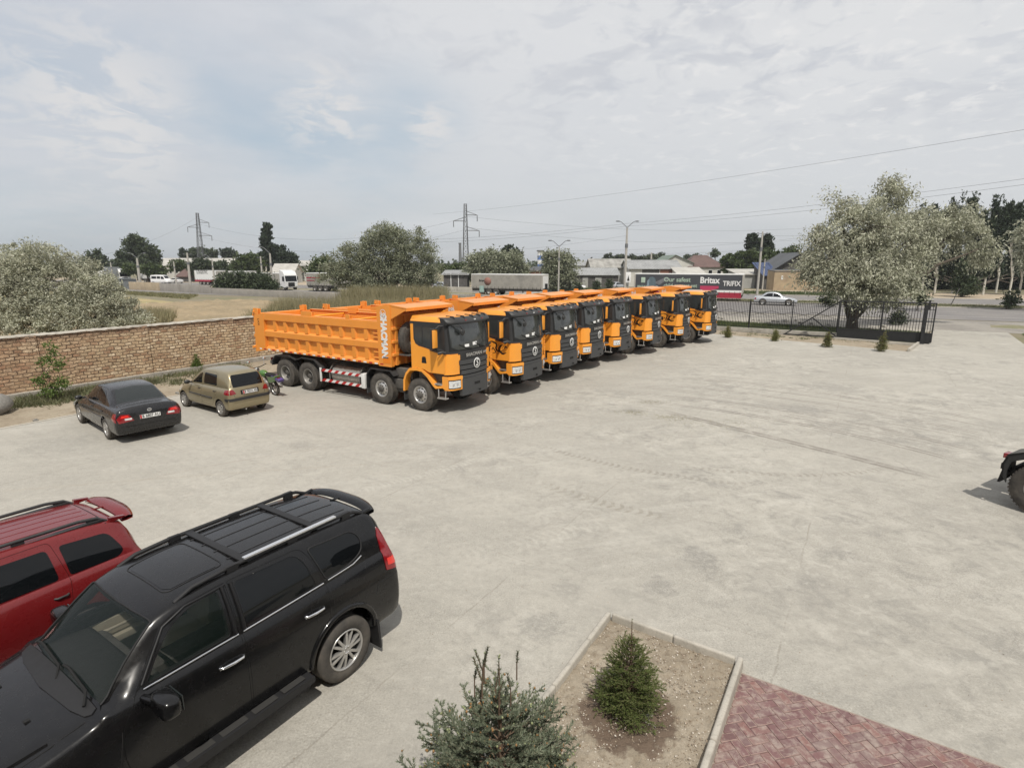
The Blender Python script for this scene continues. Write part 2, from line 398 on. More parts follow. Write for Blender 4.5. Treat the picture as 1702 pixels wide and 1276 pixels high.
    # crazing and cracks
    ck = t.voro(t.vm('ADD', P, t.vm('SCALE', t.noise(P, 2, 5, .7, out='Color'), sc_=.6)), .33, 'DISTANCE_TO_EDGE')
    f = t.m('MULTIPLY', t.mr(ck, .003, .009, 1, 0), t.mr(t.noise(P, .35, 3, .5), .56, .64, 0, .5))
    c = t.mix(f, c, (.24, .225, .2))
    # ragged flaking where the skin breaks up, mostly near the building and to the east
    fl = t.noise(t.vm('ADD', P, t.vm('SCALE', t.noise(P, 5, 4, .7, out='Color'), sc_=.25)), 1.7, 8, .78, .6)
    fm = t.m('MAXIMUM', t.mr(t.noise(P, .28, 3, .5), .38, .60, 0, 1, True), t.m('MULTIPLY', t.mr(x, .5, 5, 0, .8), t.mr(y, 16, 9, 0, 1)))
    c = t.mix(t.m('MULTIPLY', t.mr(fl, .52, .60, 0, .68), t.m('MULTIPLY', fm, t.mr(x, -6, 4, .35, 1))), c, (.245, .235, .212))
    c = t.mix(t.m('MULTIPLY', t.mr(fl, .47, .42, 0, .5), t.m('MULTIPLY', fm, t.mr(x, -6, 4, .4, 1))), c, (.50, .478, .425))
    s3 = t.noise(P, 7.5, 7, .8, .2)
    c = t.mix(t.mr(s3, .52, .66, 0, .5), c, (.25, .238, .212)); c = t.mix(t.mr(s3, .46, .34, 0, .38), c, (.52, .50, .445))
    # exposed grit: dark and light specks, stronger where the skin is worn
    worn = t.mr(t.noise(wp, .5, 5, .65), .40, .62, .25, 1, True)
    near = t.mr(y, 4, 16, 1, .35)
    s1 = t.noise(P, 42, 3, .75); s2 = t.noise(P, 16, 5, .75)
    c = t.mix(t.m('MULTIPLY', t.mr(s1, .53, .66), t.m('MULTIPLY', worn, .72)), c, (.24, .225, .19))
    c = t.mix(t.m('MULTIPLY', t.mr(s2, .55, .72), t.m('MULTIPLY', worn, .35)), c, (.30, .28, .24))
    c = t.mix(t.m('MULTIPLY', t.mr(s1, .46, .34), t.m('MULTIPLY', worn, .4)), c, (.60, .575, .51))
    t.put(p.inputs['Base Color'], c); p.inputs['Roughness'].default_value = .88; p.inputs['Specular IOR Level'].default_value = .25
    b = t.new('ShaderNodeBump'); b.inputs['Strength'].default_value = .8; b.inputs['Distance'].default_value = .014
    h = t.m('ADD', t.m('MULTIPLY', s1, t.m('MULTIPLY', worn, .6)), t.m('ADD', t.m('MULTIPLY', s2, .8), t.m('MULTIPLY', t.noise(wp, 3, 5, .6), 1.6)))
    t.put(b.inputs['Height'], h); t.l.new(b.outputs[0], p.inputs['Normal'])
    return m_
def dirt_material(name, a, b_, c_, s=1.0, bump=.8, speck=None, bd=.05):
    m_ = bpy.data.materials.new(name); m_.use_nodes = True; MATS[name] = m_
    t = NT(m_.node_tree); p = t.n['Principled BSDF']; P = t.new('ShaderNodeNewGeometry').outputs['Position']
    n1 = t.noise(P, .35*s, 5, .6); n2 = t.noise(P, 2.3*s, 6, .68, .4); n3 = t.noise(P, 14*s, 5, .7)
    c = t.mix(t.mr(n1, .38, .62, 0, 1, True), a, b_); c = t.mix(t.mr(n2, .5, .68, 0, .75), c, c_)
    c = t.mix(t.mr(n3, .5, .72, 0, .4), c, tuple(q*.6 for q in a)); c = t.mix(t.mr(n3, .45, .3, 0, .3), c, tuple(min(1, q*1.4) for q in a))
    if speck: c = t.mix(t.mr(t.voro(P, 60*s), .12, .2, .7, 0), c, speck)
    t.put(p.inputs['Base Color'], c); p.inputs['Roughness'].default_value = .95; p.inputs['Specular IOR Level'].default_value = .15
    b = t.new('ShaderNodeBump'); b.inputs['Strength'].default_value = bump; b.inputs['Distance'].default_value = bd
    t.put(b.inputs['Height'], t.m('ADD', n2, t.m('MULTIPLY', n3, .5))); t.l.new(b.outputs[0], p.inputs['Normal'])
    return m_
yard_material()
dirt_material('earth', (.24, .205, .15), (.19, .18, .11), (.14, .15, .075), .6)
dirt_material('strip_soil', (.30, .25, .185), (.36, .31, .235), (.22, .18, .13), 1.6)
dirt_material('field_soil', (.32, .25, .16), (.26, .21, .135), (.39, .31, .20), .7, 1.0)
dirt_material('field_straw', (.38, .305, .17), (.26, .24, .12), (.46, .375, .21), .8, .8)
dirt_material('asphalt', (.205, .195, .19), (.235, .222, .21), (.17, .162, .155), .7, .3, bd=.01)
dirt_material('apron', (.30, .28, .25), (.235, .22, .20), (.36, .335, .29), .8, .5)
dirt_material('gravel_lot', (.40, .37, .32), (.32, .30, .26), (.46, .43, .37), 1.2, .8)
dirt_material('verge', (.30, .26, .19), (.20, .195, .12), (.15, .165, .08), 1.0)
dirt_material('pale_verge', (.42, .345, .255), (.36, .30, .22), (.46, .39, .30), .8)
dirt_material('turf', (.105, .125, .05), (.14, .15, .065), (.085, .105, .04), 1.6)
dirt_material('planter_soil', (.37, .32, .25), (.29, .245, .185), (.19, .15, .105), 5, 1.0, (.50, .46, .38), .02)
dirt_material('kerb_concrete', (.40, .375, .325), (.46, .43, .375), (.31, .29, .25), 3, .35, bd=.006)
m_ = mat('road_paint', (.62, .60, .56), .8, var=.15, vs=2)
B = [(-2500, -300), (2500, -300), (2500, 3500), (-2500, 3500)]
sheet('ground', B, -.032, MATS['earth'])
sheet('yard', [yd(*q) for q in [(-21.7, -14), (45, -14), (45, 34), (16, 40), (8.5, 45.2), (8.9, 53.3), (4.6, 52.9), (3.0, 44.0), (2.35, 38.64), (-8.42, 41.14), (-21.7, 44.2)]], 0, MATS['yard'])
# the soil along the brick wall and the planting strip before the fence
def bumpy(name, quad, nu, nv, z0, amp, m_, sc_=1.0, edge=.12, seed=0, kd='structure', fn=None):
    """a quad of uneven ground; its rim stays at z0"""
    rng = random.Random(seed); ph = [(rng.uniform(.6, 3.2), rng.uniform(0, 6.3), rng.uniform(0, 6.3), rng.uniform(0, 6.3)) for _ in range(9)]
    a, b, c, d = [Vector(q) for q in quad]; P = []
    for j in range(nv):
        for i in range(nu):
            u = i/(nu-1); v = j/(nv-1); q = (a*(1-u)+b*u)*(1-v)+(d*(1-u)+c*u)*v
            h = sum(sin(q.x*f*sc_*cos(t)+q.y*f*sc_*sin(t)+p_) for f, t, p_, _ in ph)/9
            h += .6*sum(sin(q.x*f*4.1*sc_*cos(t+1)+q.y*f*4.3*sc_*sin(t+1)+p_) for f, t, p_, _ in ph)/9
            h += rng.uniform(-.25, .25)
            e = min(u, 1-u, v, 1-v)/edge; e = max(0, min(1, e))
            zz = z0+amp*(.6+h)*e+(fn(q) if fn else 0)*e
            P.append((q.x, q.y, zz))
    mb = MB(); mb.grid(P, nu, nv); return kind(mb.build(name, m_), kd)
bumpy('wall_side_soil', [yd(-26.1, -14), yd(-21.7, -14), yd(-21.7, 44.2), yd(-26.1, 44.2)], 24, 260, -.02, .07, MATS['strip_soil'], 1.2, .08, 1)
bumpy('planting_strip_soil', [yd(-21.7, 44.2), yd(-8.42, 41.14), yd(-8.42, 43.6), yd(-21.7, 46.6)], 60, 16, -.015, .06, MATS['strip_soil'], 1.2, .12, 2)
bumpy('planting_strip_soil', [yd(-8.42, 41.14), yd(2.25, 38.66), yd(2.9, 42.6), yd(-8.42, 43.6)], 60, 18, -.015, .06, MATS['strip_soil'], 1.2, .1, 3)
# edging where soil meets concrete
mb = MB(); mb.bar(yd(-21.68, -14)+(.0,), yd(-21.68, 44.1)+(.0,), .1, .05); kind(mb.build('soil_edging', MATS['kerb_concrete'], bevel=.01), 'structure')
mb = MB(); mb.bar(yd(2.3, 38.55)+(.03,), yd(2.95, 42.3)+(.03,), .12, .3); mb.bar(yd(-1.6, 42.4)+(.05,), yd(2.9, 41.6)+(.05,), .14, .2)
kind(mb.build('strip_kerb', MATS['kerb_concrete'], bevel=.012), 'structure')
# outside the fence: grass, stony lot, apron, the two carriageways
sheet('grass_strip_base', [yd(-60, 44.1), yd(2.9, 44.1), yd(3.9, 50.6), yd(-60, 51.5)], -.012, MATS['turf'])
sheet('gravel_lot', [yd(-60, 51.5), yd(3.9, 50.6), yd(4.6, 52.9), yd(9.0, 53.3), yd(60, 56), rd(60, 62), rd(-55, 62)], -.020, MATS['apron'])
sheet('stony_ground', [yd(-45, 51.4), yd(3.9, 50.6), yd(4.4, 52.8), yd(-3, 56), yd(-20, 56.6), yd(-45, 55)], -.009, MATS['gravel_lot'])
sheet('grass_corner', [yd(9.2, 45.2), yd(16, 40.2), yd(45, 34), yd(60, 46), yd(9.6, 53.2)], -.010, MATS['turf'])
sheet('road_near', [rd(-420, 62.5), rd(230, 62.5), rd(230, 80), rd(-420, 80)], -.014, MATS['asphalt'])
sheet('median', [rd(-420, 80), rd(230, 80), rd(230, 86), rd(-420, 86)], -.006, MATS['verge'])
sheet('road_far', [rd(-420, 86), rd(230, 86), rd(230, 100.2), rd(-420, 100.2)], -.014, MATS['asphalt'])
sheet('far_verge', [rd(-420, 100.4), rd(230, 100.4), rd(230, 121), rd(-420, 121)], -.008, MATS['pale_verge'])
sheet('far_verge_grass', [rd(-60, 101.2), rd(14, 101.2), rd(14, 116), rd(-60, 118)], -.002, MATS['verge'])
mb = MB()
for v in (80.0, 86.0, 100.3): mb.bar(rd(-300, v)+(.03,), rd(220, v)+(.03,), .16, .16)
kind(mb.build('road_kerb', MATS['kerb_concrete'], bevel=.012), 'structure')
mb = MB()
for v, n in ((66.4, 0), (99.6, 0), (86.7, 0), (79.3, 0)):
    a = rd(-300, v); b = rd(220, v); c_ = rd(220, v+.12); d = rd(-300, v+.12); mb.add([q+(-.004,) for q in (a, b, c_, d)], [(0, 1, 2, 3)])
for k in range(-40, 30):
    for v in (72.8, 93): a = rd(k*7, v); b = rd(k*7+3, v); c_ = rd(k*7+3, v+.12); d = rd(k*7, v+.12); mb.add([q+(-.004,) for q in (a, b, c_, d)], [(0, 1, 2, 3)])
kind(mb.build('road_markings', MATS['road_paint']), 'structure')
# the field beyond the brick wall
bumpy('ploughed_field', [yd(-29.5, 2), yd(-29.5, 46), yd(-75, 47), yd(-80, 20)], 90, 90, -.02, .28, MATS['field_soil'], .8, .06, 5)
sheet('field_straw', [yd(-27.5, -10), yd(-27.5, 47), (-30, 62), (-56, 84), (-84, 104), (-110, 100), (-90, 40)], -.024, MATS['field_straw'])

# ---------------------------------------------------------------- planter with its kerbs, and the block paving
PL = (-2.56, -.83, 1.2, 6.58)
mb = MB(); n = 0
def dist_sp(q): return hypot(q.x-1.29, q.y-5.24)
bumpy('planter_soil', [yd(PL[0], PL[2]), yd(PL[1], PL[2]), yd(PL[1], PL[3]), yd(PL[0], PL[3])], 90, 240, .012, .035, MATS['planter_soil'], 6, .02, 9,
      fn=lambda q: -.035*max(0, 1-dist_sp(q)/.42))
# dark watered earth round the young spruce
t_ = NT(MATS['planter_soil'].node_tree); p_ = t_.n['Principled BSDF']; src = p_.inputs['Base Color'].links[0].from_socket
P_ = t_.new('ShaderNodeNewGeometry').outputs['Position']
ff = t_.m('SUBTRACT', t_.mr(t_.vm('DISTANCE', P_, (1.27, 5.2, 0)), .25, .68, 1, 0), t_.mr(t_.noise(P_, 7, 5, .6), .3, .7, 0, .45))
t_.put(p_.inputs['Base Color'], t_.mix(t_.mr(ff, .05, .22, 0, .85), src, (.135, .095, .07)))
kerbs = [((PL[0], PL[2]), (PL[0], PL[3]), (2, 3.1, 4.0, 4.95, 5.9)), ((PL[1], PL[2]), (PL[1], PL[3]+.02), (2.1, 3.1, 4.1, 5.15)), ((PL[0]+.05, PL[3]), (PL[1]-.05, PL[3]-.03), (-1.65,))]
for k, (a, b, cuts) in enumerate(kerbs):
    ax = 1 if k < 2 else 0; vals = [a[ax]]+list(cuts)+[b[ax]]
    for i in range(len(vals)-1):
        f0 = (vals[i]-a[ax])/(b[ax]-a[ax]); f1 = (vals[i+1]-a[ax])/(b[ax]-a[ax])
        p0 = [a[j]+(b[j]-a[j])*f0 for j in (0, 1)]; p1 = [a[j]+(b[j]-a[j])*f1 for j in (0, 1)]
        q0 = Vector(yd(*p0)+(0,)); q1 = Vector(yd(*p1)+(0,)); d = (q1-q0).normalized(); q0 += d*.004; q1 -= d*.004; nn = Vector((-d.y, d.x, 0))
        mb.add([q+nn*s*h_[0]+Vector((0, 0, h_[1])) for q in (q0, q1) for s, h_ in ((-1, (.045, -.05)), (1, (.045, -.05)), (1, (.034, .125)), (-1, (.034, .13)))],
               [(3, 2, 1, 0), (4, 5, 6, 7), (0, 1, 5, 4), (1, 2, 6, 5), (2, 3, 7, 6), (3, 0, 4, 7)])
kind(mb.build('planter_kerb', MATS['kerb_concrete'], bevel=.026, segs=3, fix=True), 'structure')
def brick_mat():
    m_ = bpy.data.materials.new('paver'); m_.use_nodes = True; MATS['paver'] = m_
    t = NT(m_.node_tree); p = t.n['Principled BSDF']; ge = t.new('ShaderNodeNewGeometry'); P = ge.outputs['Position']
    c = t.ramp(ge.outputs['Random Per Island'], (0, (.15, .085, .083)), (.35, (.19, .102, .10)), (.7, (.165, .098, .097)), (.9, (.225, .115, .10)), (1, (.22, .13, .12)))
    c = t.mix(t.mr(t.noise(P, 9, 6, .7), .47, .62, 0, .7), c, (.37, .30, .26)); c = t.mix(t.mr(t.noise(P, 90, 4, .7), .52, .7, 0, .5), c, (.10, .06, .055))
    c = t.mix(t.mr(t.noise(P, 2, 4, .7), .5, .7, 0, .35), c, (.40, .35, .30))
    t.put(p.inputs['Base Color'], c); p.inputs['Roughness'].default_value = .85
    b = t.new('ShaderNodeBump'); b.inputs['Strength'].default_value = .5; b.inputs['Distance'].default_value = .006
    t.put(b.inputs['Height'], t.noise(P, 70, 5, .7)); t.l.new(b.outputs[0], p.inputs['Normal']); return m_
brick_mat()
def clip(poly, n, d):
    """keep n.p <= d"""
    out = []
    for i in range(len(poly)):
        a = poly[i-1]; b = poly[i]; fa = n[0]*a[0]+n[1]*a[1]-d; fb = n[0]*b[0]+n[1]*b[1]-d
        if (fa <= 0) != (fb <= 0): t = fa/(fa-fb); out.append((a[0]+(b[0]-a[0])*t, a[1]+(b[1]-a[1])*t))
        if fb <= 0: out.append(b)
    return out
mb = MB(); s_ = .1; g_ = .0022; c45 = cos(pi/4)
WEDGE = 6.44
for a in range(-60, 90):
    for b in range(-60, 90):
        # herringbone: brick origins in units of one header
        for kind_ in (0, 1):
            k = (a+b) % 4 if False else None
        r = (a-b) % 4
        if r == 0: rect = (a, b, a+2, b+1)
        elif r == 3: rect = (a, b-0, a+1, b+2)
        else: continue
        x0, y0, x1, y1 = [q*s_ for q in rect]
        poly = [(x0+g_, y0+g_), (x1-g_, y0+g_), (x1-g_, y1-g_), (x0+g_, y1-g_)]
        poly = [(c45*p[0]-c45*p[1]+1.5, c45*p[0]+c45*p[1]+2.3) for p in poly]      # (l, w)
        poly = clip(poly, (-1, 0), -(PL[1]+.05)); 
        if len(poly) > 2: poly = clip(poly, (0, 1), WEDGE)
        if len(poly) > 2: poly = clip(poly, (1, 0), 6)
        if len(poly) > 2: poly = clip(poly, (0, -1), -.6)
        if len(poly) < 3: continue
        ar = abs(sum(poly[i-1][0]*poly[i][1]-poly[i][0]*poly[i-1][1] for i in range(len(poly))))/2
        if ar < .0004: continue
        zt = .016+random.uniform(-.002, .002); tl = random.uniform(-.012, .012); t2 = random.uniform(-.012, .012)
        top = inset(poly, .0095); cx = sum(p[0] for p in poly)/len(poly); cy = sum(p[1] for p in poly)/len(poly); N = len(poly)
        vs = [yd(*p)+(-.01,) for p in poly]+[yd(*p)+(zt-.0025+(p[0]-cx)*tl,) for p in poly]+[yd(*p)+(zt+(p[0]-cx)*tl+(p[1]-cy)*t2,) for p in top]
        fs = [tuple(range(2*N, 3*N))]
        for q in (0, N): fs += [(q+i, q+(i+1) % N, q+N+(i+1) % N, q+N+i) for i in range(N)]
        mb.m(0).add(vs, fs[:1+N], False); mb.m(1 if random.random() < .6 else 0).add(vs, fs[1+N:], False)
pv = mb.build('block_paving', [MATS['paver'], mat('paver_edge', (.28, .195, .17), .9, var=.25, vs=12, col2=(.22, .13, .12))]); kind(pv, 'structure')
sheet('paving_bed', [yd(PL[1]+.04, .6), yd(6, .6), yd(6, WEDGE+.03), yd(PL[1]+.04, WEDGE+.03)], .0045, mat('paving_sand', (.30, .25, .21), .95, var=.2, vs=8))
# grit and pebbles lying in the planter
mb = MB()
for _ in range(5200):
    l = random.uniform(PL[0]+.06, PL[1]-.06); w_ = random.uniform(3.6, PL[3]-.06); r = random.choice((.003, .004, .005, .006, .009, .012))*random.uniform(.8, 1.5)
    x, y = yd(l, w_); z = .03+random.uniform(0, .012); M = Matrix.Rotation(random.uniform(0, 6), 4, 'Z') @ Matrix.Rotation(random.uniform(0, 1), 4, 'X')
    vs = [M @ Vector(v)+Vector((x, y, z)) for v in ((r, 0, 0), (-r, 0, 0), (0, r*.8, 0), (0, -r*.8, 0), (0, 0, r*.7), (0, 0, -r*.7))]
    mb.m(0 if random.random() < .35 else 1).add(vs, [(0, 2, 4), (2, 1, 4), (1, 3, 4), (3, 0, 4), (2, 0, 5), (1, 2, 5), (3, 1, 5), (0, 3, 5)], False)
kind(mb.build('planter_pebbles', [mat('pebble_pale', (.55, .5, .43), .9, var=.3, vs=40), mat('pebble_brown', (.30, .24, .18), .9, var=.3, vs=40)]), 'stuff')
tag(bpy.data.objects['planter_pebbles'], 'pale grit and pebbles scattered over the planter soil', 'pebbles')
# ================================================================ VEHICLE PARTS
def tyre_mat():
    m_ = bpy.data.materials.new('tyre'); m_.use_nodes = True; MATS['tyre'] = m_
    t = NT(m_.node_tree); p = t.n['Principled BSDF']; P = t.new('ShaderNodeTexCoord').outputs['Object']
    c = t.mix(t.mr(t.noise(P, 5, 5, .65), .35, .65), (.055, .051, .047), (.105, .094, .08)); t.put(p.inputs['Base Color'], c)
    p.inputs['Roughness'].default_value = .85; p.inputs['Specular IOR Level'].default_value = .3
    b = t.new('ShaderNodeBump'); b.inputs['Strength'].default_value = .3; b.inputs['Distance'].default_value = .01
    t.put(b.inputs['Height'], t.noise(P, 60, 4, .6)); t.l.new(b.outputs[0], p.inputs['Normal']); return m_
tyre_mat()
mat('truck_orange', (.78, .285, .036), .45, coat=.2, var=.05, vs=.8, dust=.10)
mat('cab_orange', (.87, .345, .035), .36, coat=.4, var=.03, vs=.6, dust=.06)
mat('black_plastic', (.020, .021, .023), .5, dust=.07)
mat('grey_plastic', (.045, .047, .050), .6, dust=.09)
mat('frame_steel', (.06, .057, .052), .7, var=.3, vs=5, dust=.25)
mat('dark', (.012, .012, .012), .9)
mat('truck_rim', (.30, .29, .27), .5, .5, var=.15, vs=6, dust=.2)
mat('silver_rim', (.50, .49, .47), .38, .7, var=.1, vs=8)
mat('chrome', (.82, .82, .83), .12, 1)
mat('white_paint', (.72, .72, .70), .45, var=.05)
mat('red_paint', (.42, .02, .02), .45)
mat('amber', (.75, .22, .02), .3)
mat('lens', (.62, .63, .62), .15, coat=1, var=.3, vs=14)
mat('lamp_red', (.22, .006, .010), .15, coat=1, var=.2, vs=20)
mat('lamp_bright', (.75, .03, .02), .15, coat=1)
mat('truck_glass', (.026, .032, .034), .08, spec=.8, coat=.5, dust=.13)
mat('dark_glass', (.005, .006, .007), .03, spec=.42)
mat('grey_glass', (.022, .026, .026), .05, spec=.6)
mat('clear_glass', (.012, .020, .018), .02, alpha=.42, spec=.5)
mat('steel_tank', (.40, .39, .36), .42, .6, var=.15, vs=5, dust=.2)
mat('paper', (.8, .8, .78), .8)
mat('yellow_bar', (.80, .38, .03), .45)
mat('decal', (.03, .017, .01), .5)
def M2(x, y, z, s=1): return Matrix.Translation((x, y, z)) @ Matrix.Scale(s, 4, (0, 1, 0))
def make_wheel(parent, x, y, r, wd, side, style, tyre_m='tyre', rim_r=None, dual=False):
    """side -1: outer face towards -y. returns tyre object with rim child"""
    rr = rim_r or r*.52; M = M2(0, 0, 0, -1 if side < 0 else 1)      # local +y = outwards
    mb = MB(); h = wd/2
    def tyre(off):
        prof = [(rr*.98, off-h*.82), (rr+.02, off-h*.92), (rr+(r-rr)*.45, off-h*1.0), (r*.955, off-h*.93), (r*.988, off-h*.80), (r, off-h*.6), (r, off-h*.12), (r-.012, off-h*.1), (r-.012, off-h*.03), (r, off-h*.01),
                (r, off+h*.3), (r-.012, off+h*.32), (r-.012, off+h*.38), (r, off+h*.4), (r, off+h*.6), (r*.988, off+h*.80), (r*.955, off+h*.93), (rr+(r-rr)*.45, off+h*1.0), (rr+.02, off+h*.92), (rr*.98, off+h*.82)]
        mb.lathe(prof, 44, M)
        nb = 44 if r > .5 else 0
        for k in range(nb):                                # shoulder blocks
            a = 2*pi*k/nb; q = M @ Matrix.Rotation(a, 4, 'Y')
            for sg in (-1, 1): mb.box(r*.965, r*1.012, off+sg*h*.78-h*.17, off+sg*h*.78+h*.17, -r*.045, r*.03, q)
    tyre(0)
    if dual: tyre(-wd*1.15)
    t = mb.build('wheel', MATS[tyre_m], parent, loc=(x, y, r))
    mb = MB()
    if style == 'front':                                     # disc pressed outwards with hand holes
        mb.lathe([(rr, h*.80), (rr*1.05, h*.90), (rr*1.02, h*.95), (rr*.93, h*.85), (rr*.88, h*.55), (rr*.74, h*.62), (rr*.58, h*.95), (rr*.46, h*1.02), (rr*.40, h*1.0)], 40, M)
        for k in range(10):
            a = 2*pi*k/10; mb.m(1).sphere(M @ Vector((rr*.72*cos(a), h*.70, rr*.72*sin(a))), rr*.085, 8, 6, (1, .35, 1)); mb.m(0)
        for k in range(10):
            a = 2*pi*(k+.5)/10; mb.m(2).lathe([(.0, .03), (.016, .03), (.018, 0)], 6, M @ Matrix.Translation((rr*.50*cos(a), h*1.0, rr*.50*sin(a)))); mb.m(0)
        mb.m(3).lathe([(rr*.42, h*.98), (rr*.38, h*1.18), (rr*.25, h*1.3), (0, h*1.32)], 20, M); mb.m(0)
        ms = [MATS['silver_rim'], MATS['dark'], MATS['frame_steel'], MATS['frame_steel']]
    elif style == 'rear':
        mb.lathe([(rr, h*.80), (rr*1.05, h*.90), (rr*1.0, h*.95), (rr*.93, h*.7), (rr*.88, -h*.2), (rr*.82, -h*.55), (rr*.55, -h*.62), (rr*.45, -h*.4)], 40, M)
        for k in range(10):
            a = 2*pi*k/10; mb.m(1).sphere(M @ Vector((rr*.68*cos(a), -h*.56, rr*.68*sin(a))), rr*.08, 8, 6, (1, .35, 1)); mb.m(0)
        mb.m(3).lathe([(rr*.46, -h*.5), (rr*.44, h*.1), (rr*.36, h*.45), (rr*.2, h*.52), (0, h*.53)], 20, M); mb.m(0)
        ms = [MATS['truck_rim'], MATS['dark'], MATS['frame_steel'], MATS['frame_steel']]
    else:                                                    # alloy with spokes
        mb.m(1).lathe([(rr*.97, h*.2), (rr*.9, h*.15), (0, h*.12)], 32, M); mb.m(0)
        mb.lathe([(rr*1.0, h*.80), (rr*1.05, h*.9), (rr*1.01, h*.97), (rr*.95, h*.9), (rr*.92, h*.3), (rr*.97, h*.2)], 40, M)
        ns, pair = {'six': (6, 1), 'seven': (7, 0), 'cover': (8, 0)}.get(style, (5, 0))
        for k in range(ns):
            a = 2*pi*k/ns+.2
            for s in ((-1, 1) if pair else (0,)):
                q = M @ Matrix.Rotation(a+s*.2, 4, 'Y'); w1 = rr*(.062 if pair else .13); w0 = rr*(.07 if pair else .17)
                pts = [(rr*.18, -w0), (rr*.96, -w1), (rr*.96, w1), (rr*.18, w0)]
                vs = [q @ Vector((px, yy+(h*.12 if px < rr*.5 else -.0*h), pz)) for yy in (h*.45, h*.82) for px, pz in pts]
                mb.add(vs, [(0, 1, 2, 3), (7, 6, 5, 4), (0, 4, 5, 1), (1, 5, 6, 2), (2, 6, 7, 3), (3, 7, 4, 0)], False)
        mb.lathe([(rr*.27, h*.5), (rr*.26, h*.92), (rr*.17, h*1.0), (rr*.1, h*.9), (0, h*.9)], 20, M)
        for k in range(6): a = 2*pi*k/6; mb.m(2).sphere(M @ Vector((rr*.17*cos(a), h*.97, rr*.17*sin(a))), rr*.04, 6, 5); mb.m(0)
        ms = [MATS['silver_rim'], MATS['dark'], MATS['frame_steel']]
    mb.build('rim', ms, t, bevel=.004 if style == 'six' else 0)
    return t
def emblem(mb, M, r, white=0, black=1, disc=True):
    """round badge with a split swirl; M maps local xy to the surface"""
    n = 36
    def ring(r0, r1, z): 
        vs = [M @ Vector((q*cos(2*pi*k/n), q*sin(2*pi*k/n), z)) for q in (r0, r1) for k in range(n)]
        mb.add(vs, [(k, (k+1) % n, n+(k+1) % n, n+k) for k in range(n)], False)
    if disc: mb.m(black).add([M @ Vector((r*cos(2*pi*k/n), r*sin(2*pi*k/n), .002)) for k in range(n)], [tuple(range(n))])
    mb.m(white); ring(r*.86, r, .005)
    text_mesh(mb, 'S', r*2.05, M @ Matrix.Translation((-r*.02, 0, .006)), .004, r*.035, shear=.25, sx=.86)
# ================================================================ DUMP TRUCK (x forwards, y to its left, origin under the front axle)
FX = 1.43
def cabF(y, z):
    a = abs(y); f = FX-.24*(a/1.22)**2
    if a > 1.0: f -= .14*((a-1.0)/.22)**2
    if z > 2.0: f -= .055*(z-2.0)+.06*max(0, z-2.0)**2
    if z > 2.95: f -= 1.2*(z-2.95)**2
    return f
def front_patch(mb, lo, hi, y0, y1, off, nu=20, nv=6, thick=.03, F=cabF):
    """panel on the curved cab front; lo(y), hi(y) bound it in z"""
    P = []
    for j in range(nv):
        for i in range(nu):
            y = y0+(y1-y0)*i/(nu-1); a, b = lo(y), hi(y); z = a+(b-a)*j/(nv-1); P.append((F(y, z)+off, y, z))
    mb.grid(P, nu, nv); Q = [(p[0]-thick, p[1], p[2]) for p in P]; mb.grid(Q, nu, nv, flip=True)
    rim = list(range(nu))+[j*nu+nu-1 for j in range(1, nv)]+[(nv-1)*nu+i for i in range(nu-2, -1, -1)]+[j*nu for j in range(nv-2, 0, -1)]
    n = len(rim); vs = [P[i] for i in rim]+[Q[i] for i in rim]; mb.add(vs, [((i+1) % n, i, n+i, n+(i+1) % n) for i in range(n)], False)
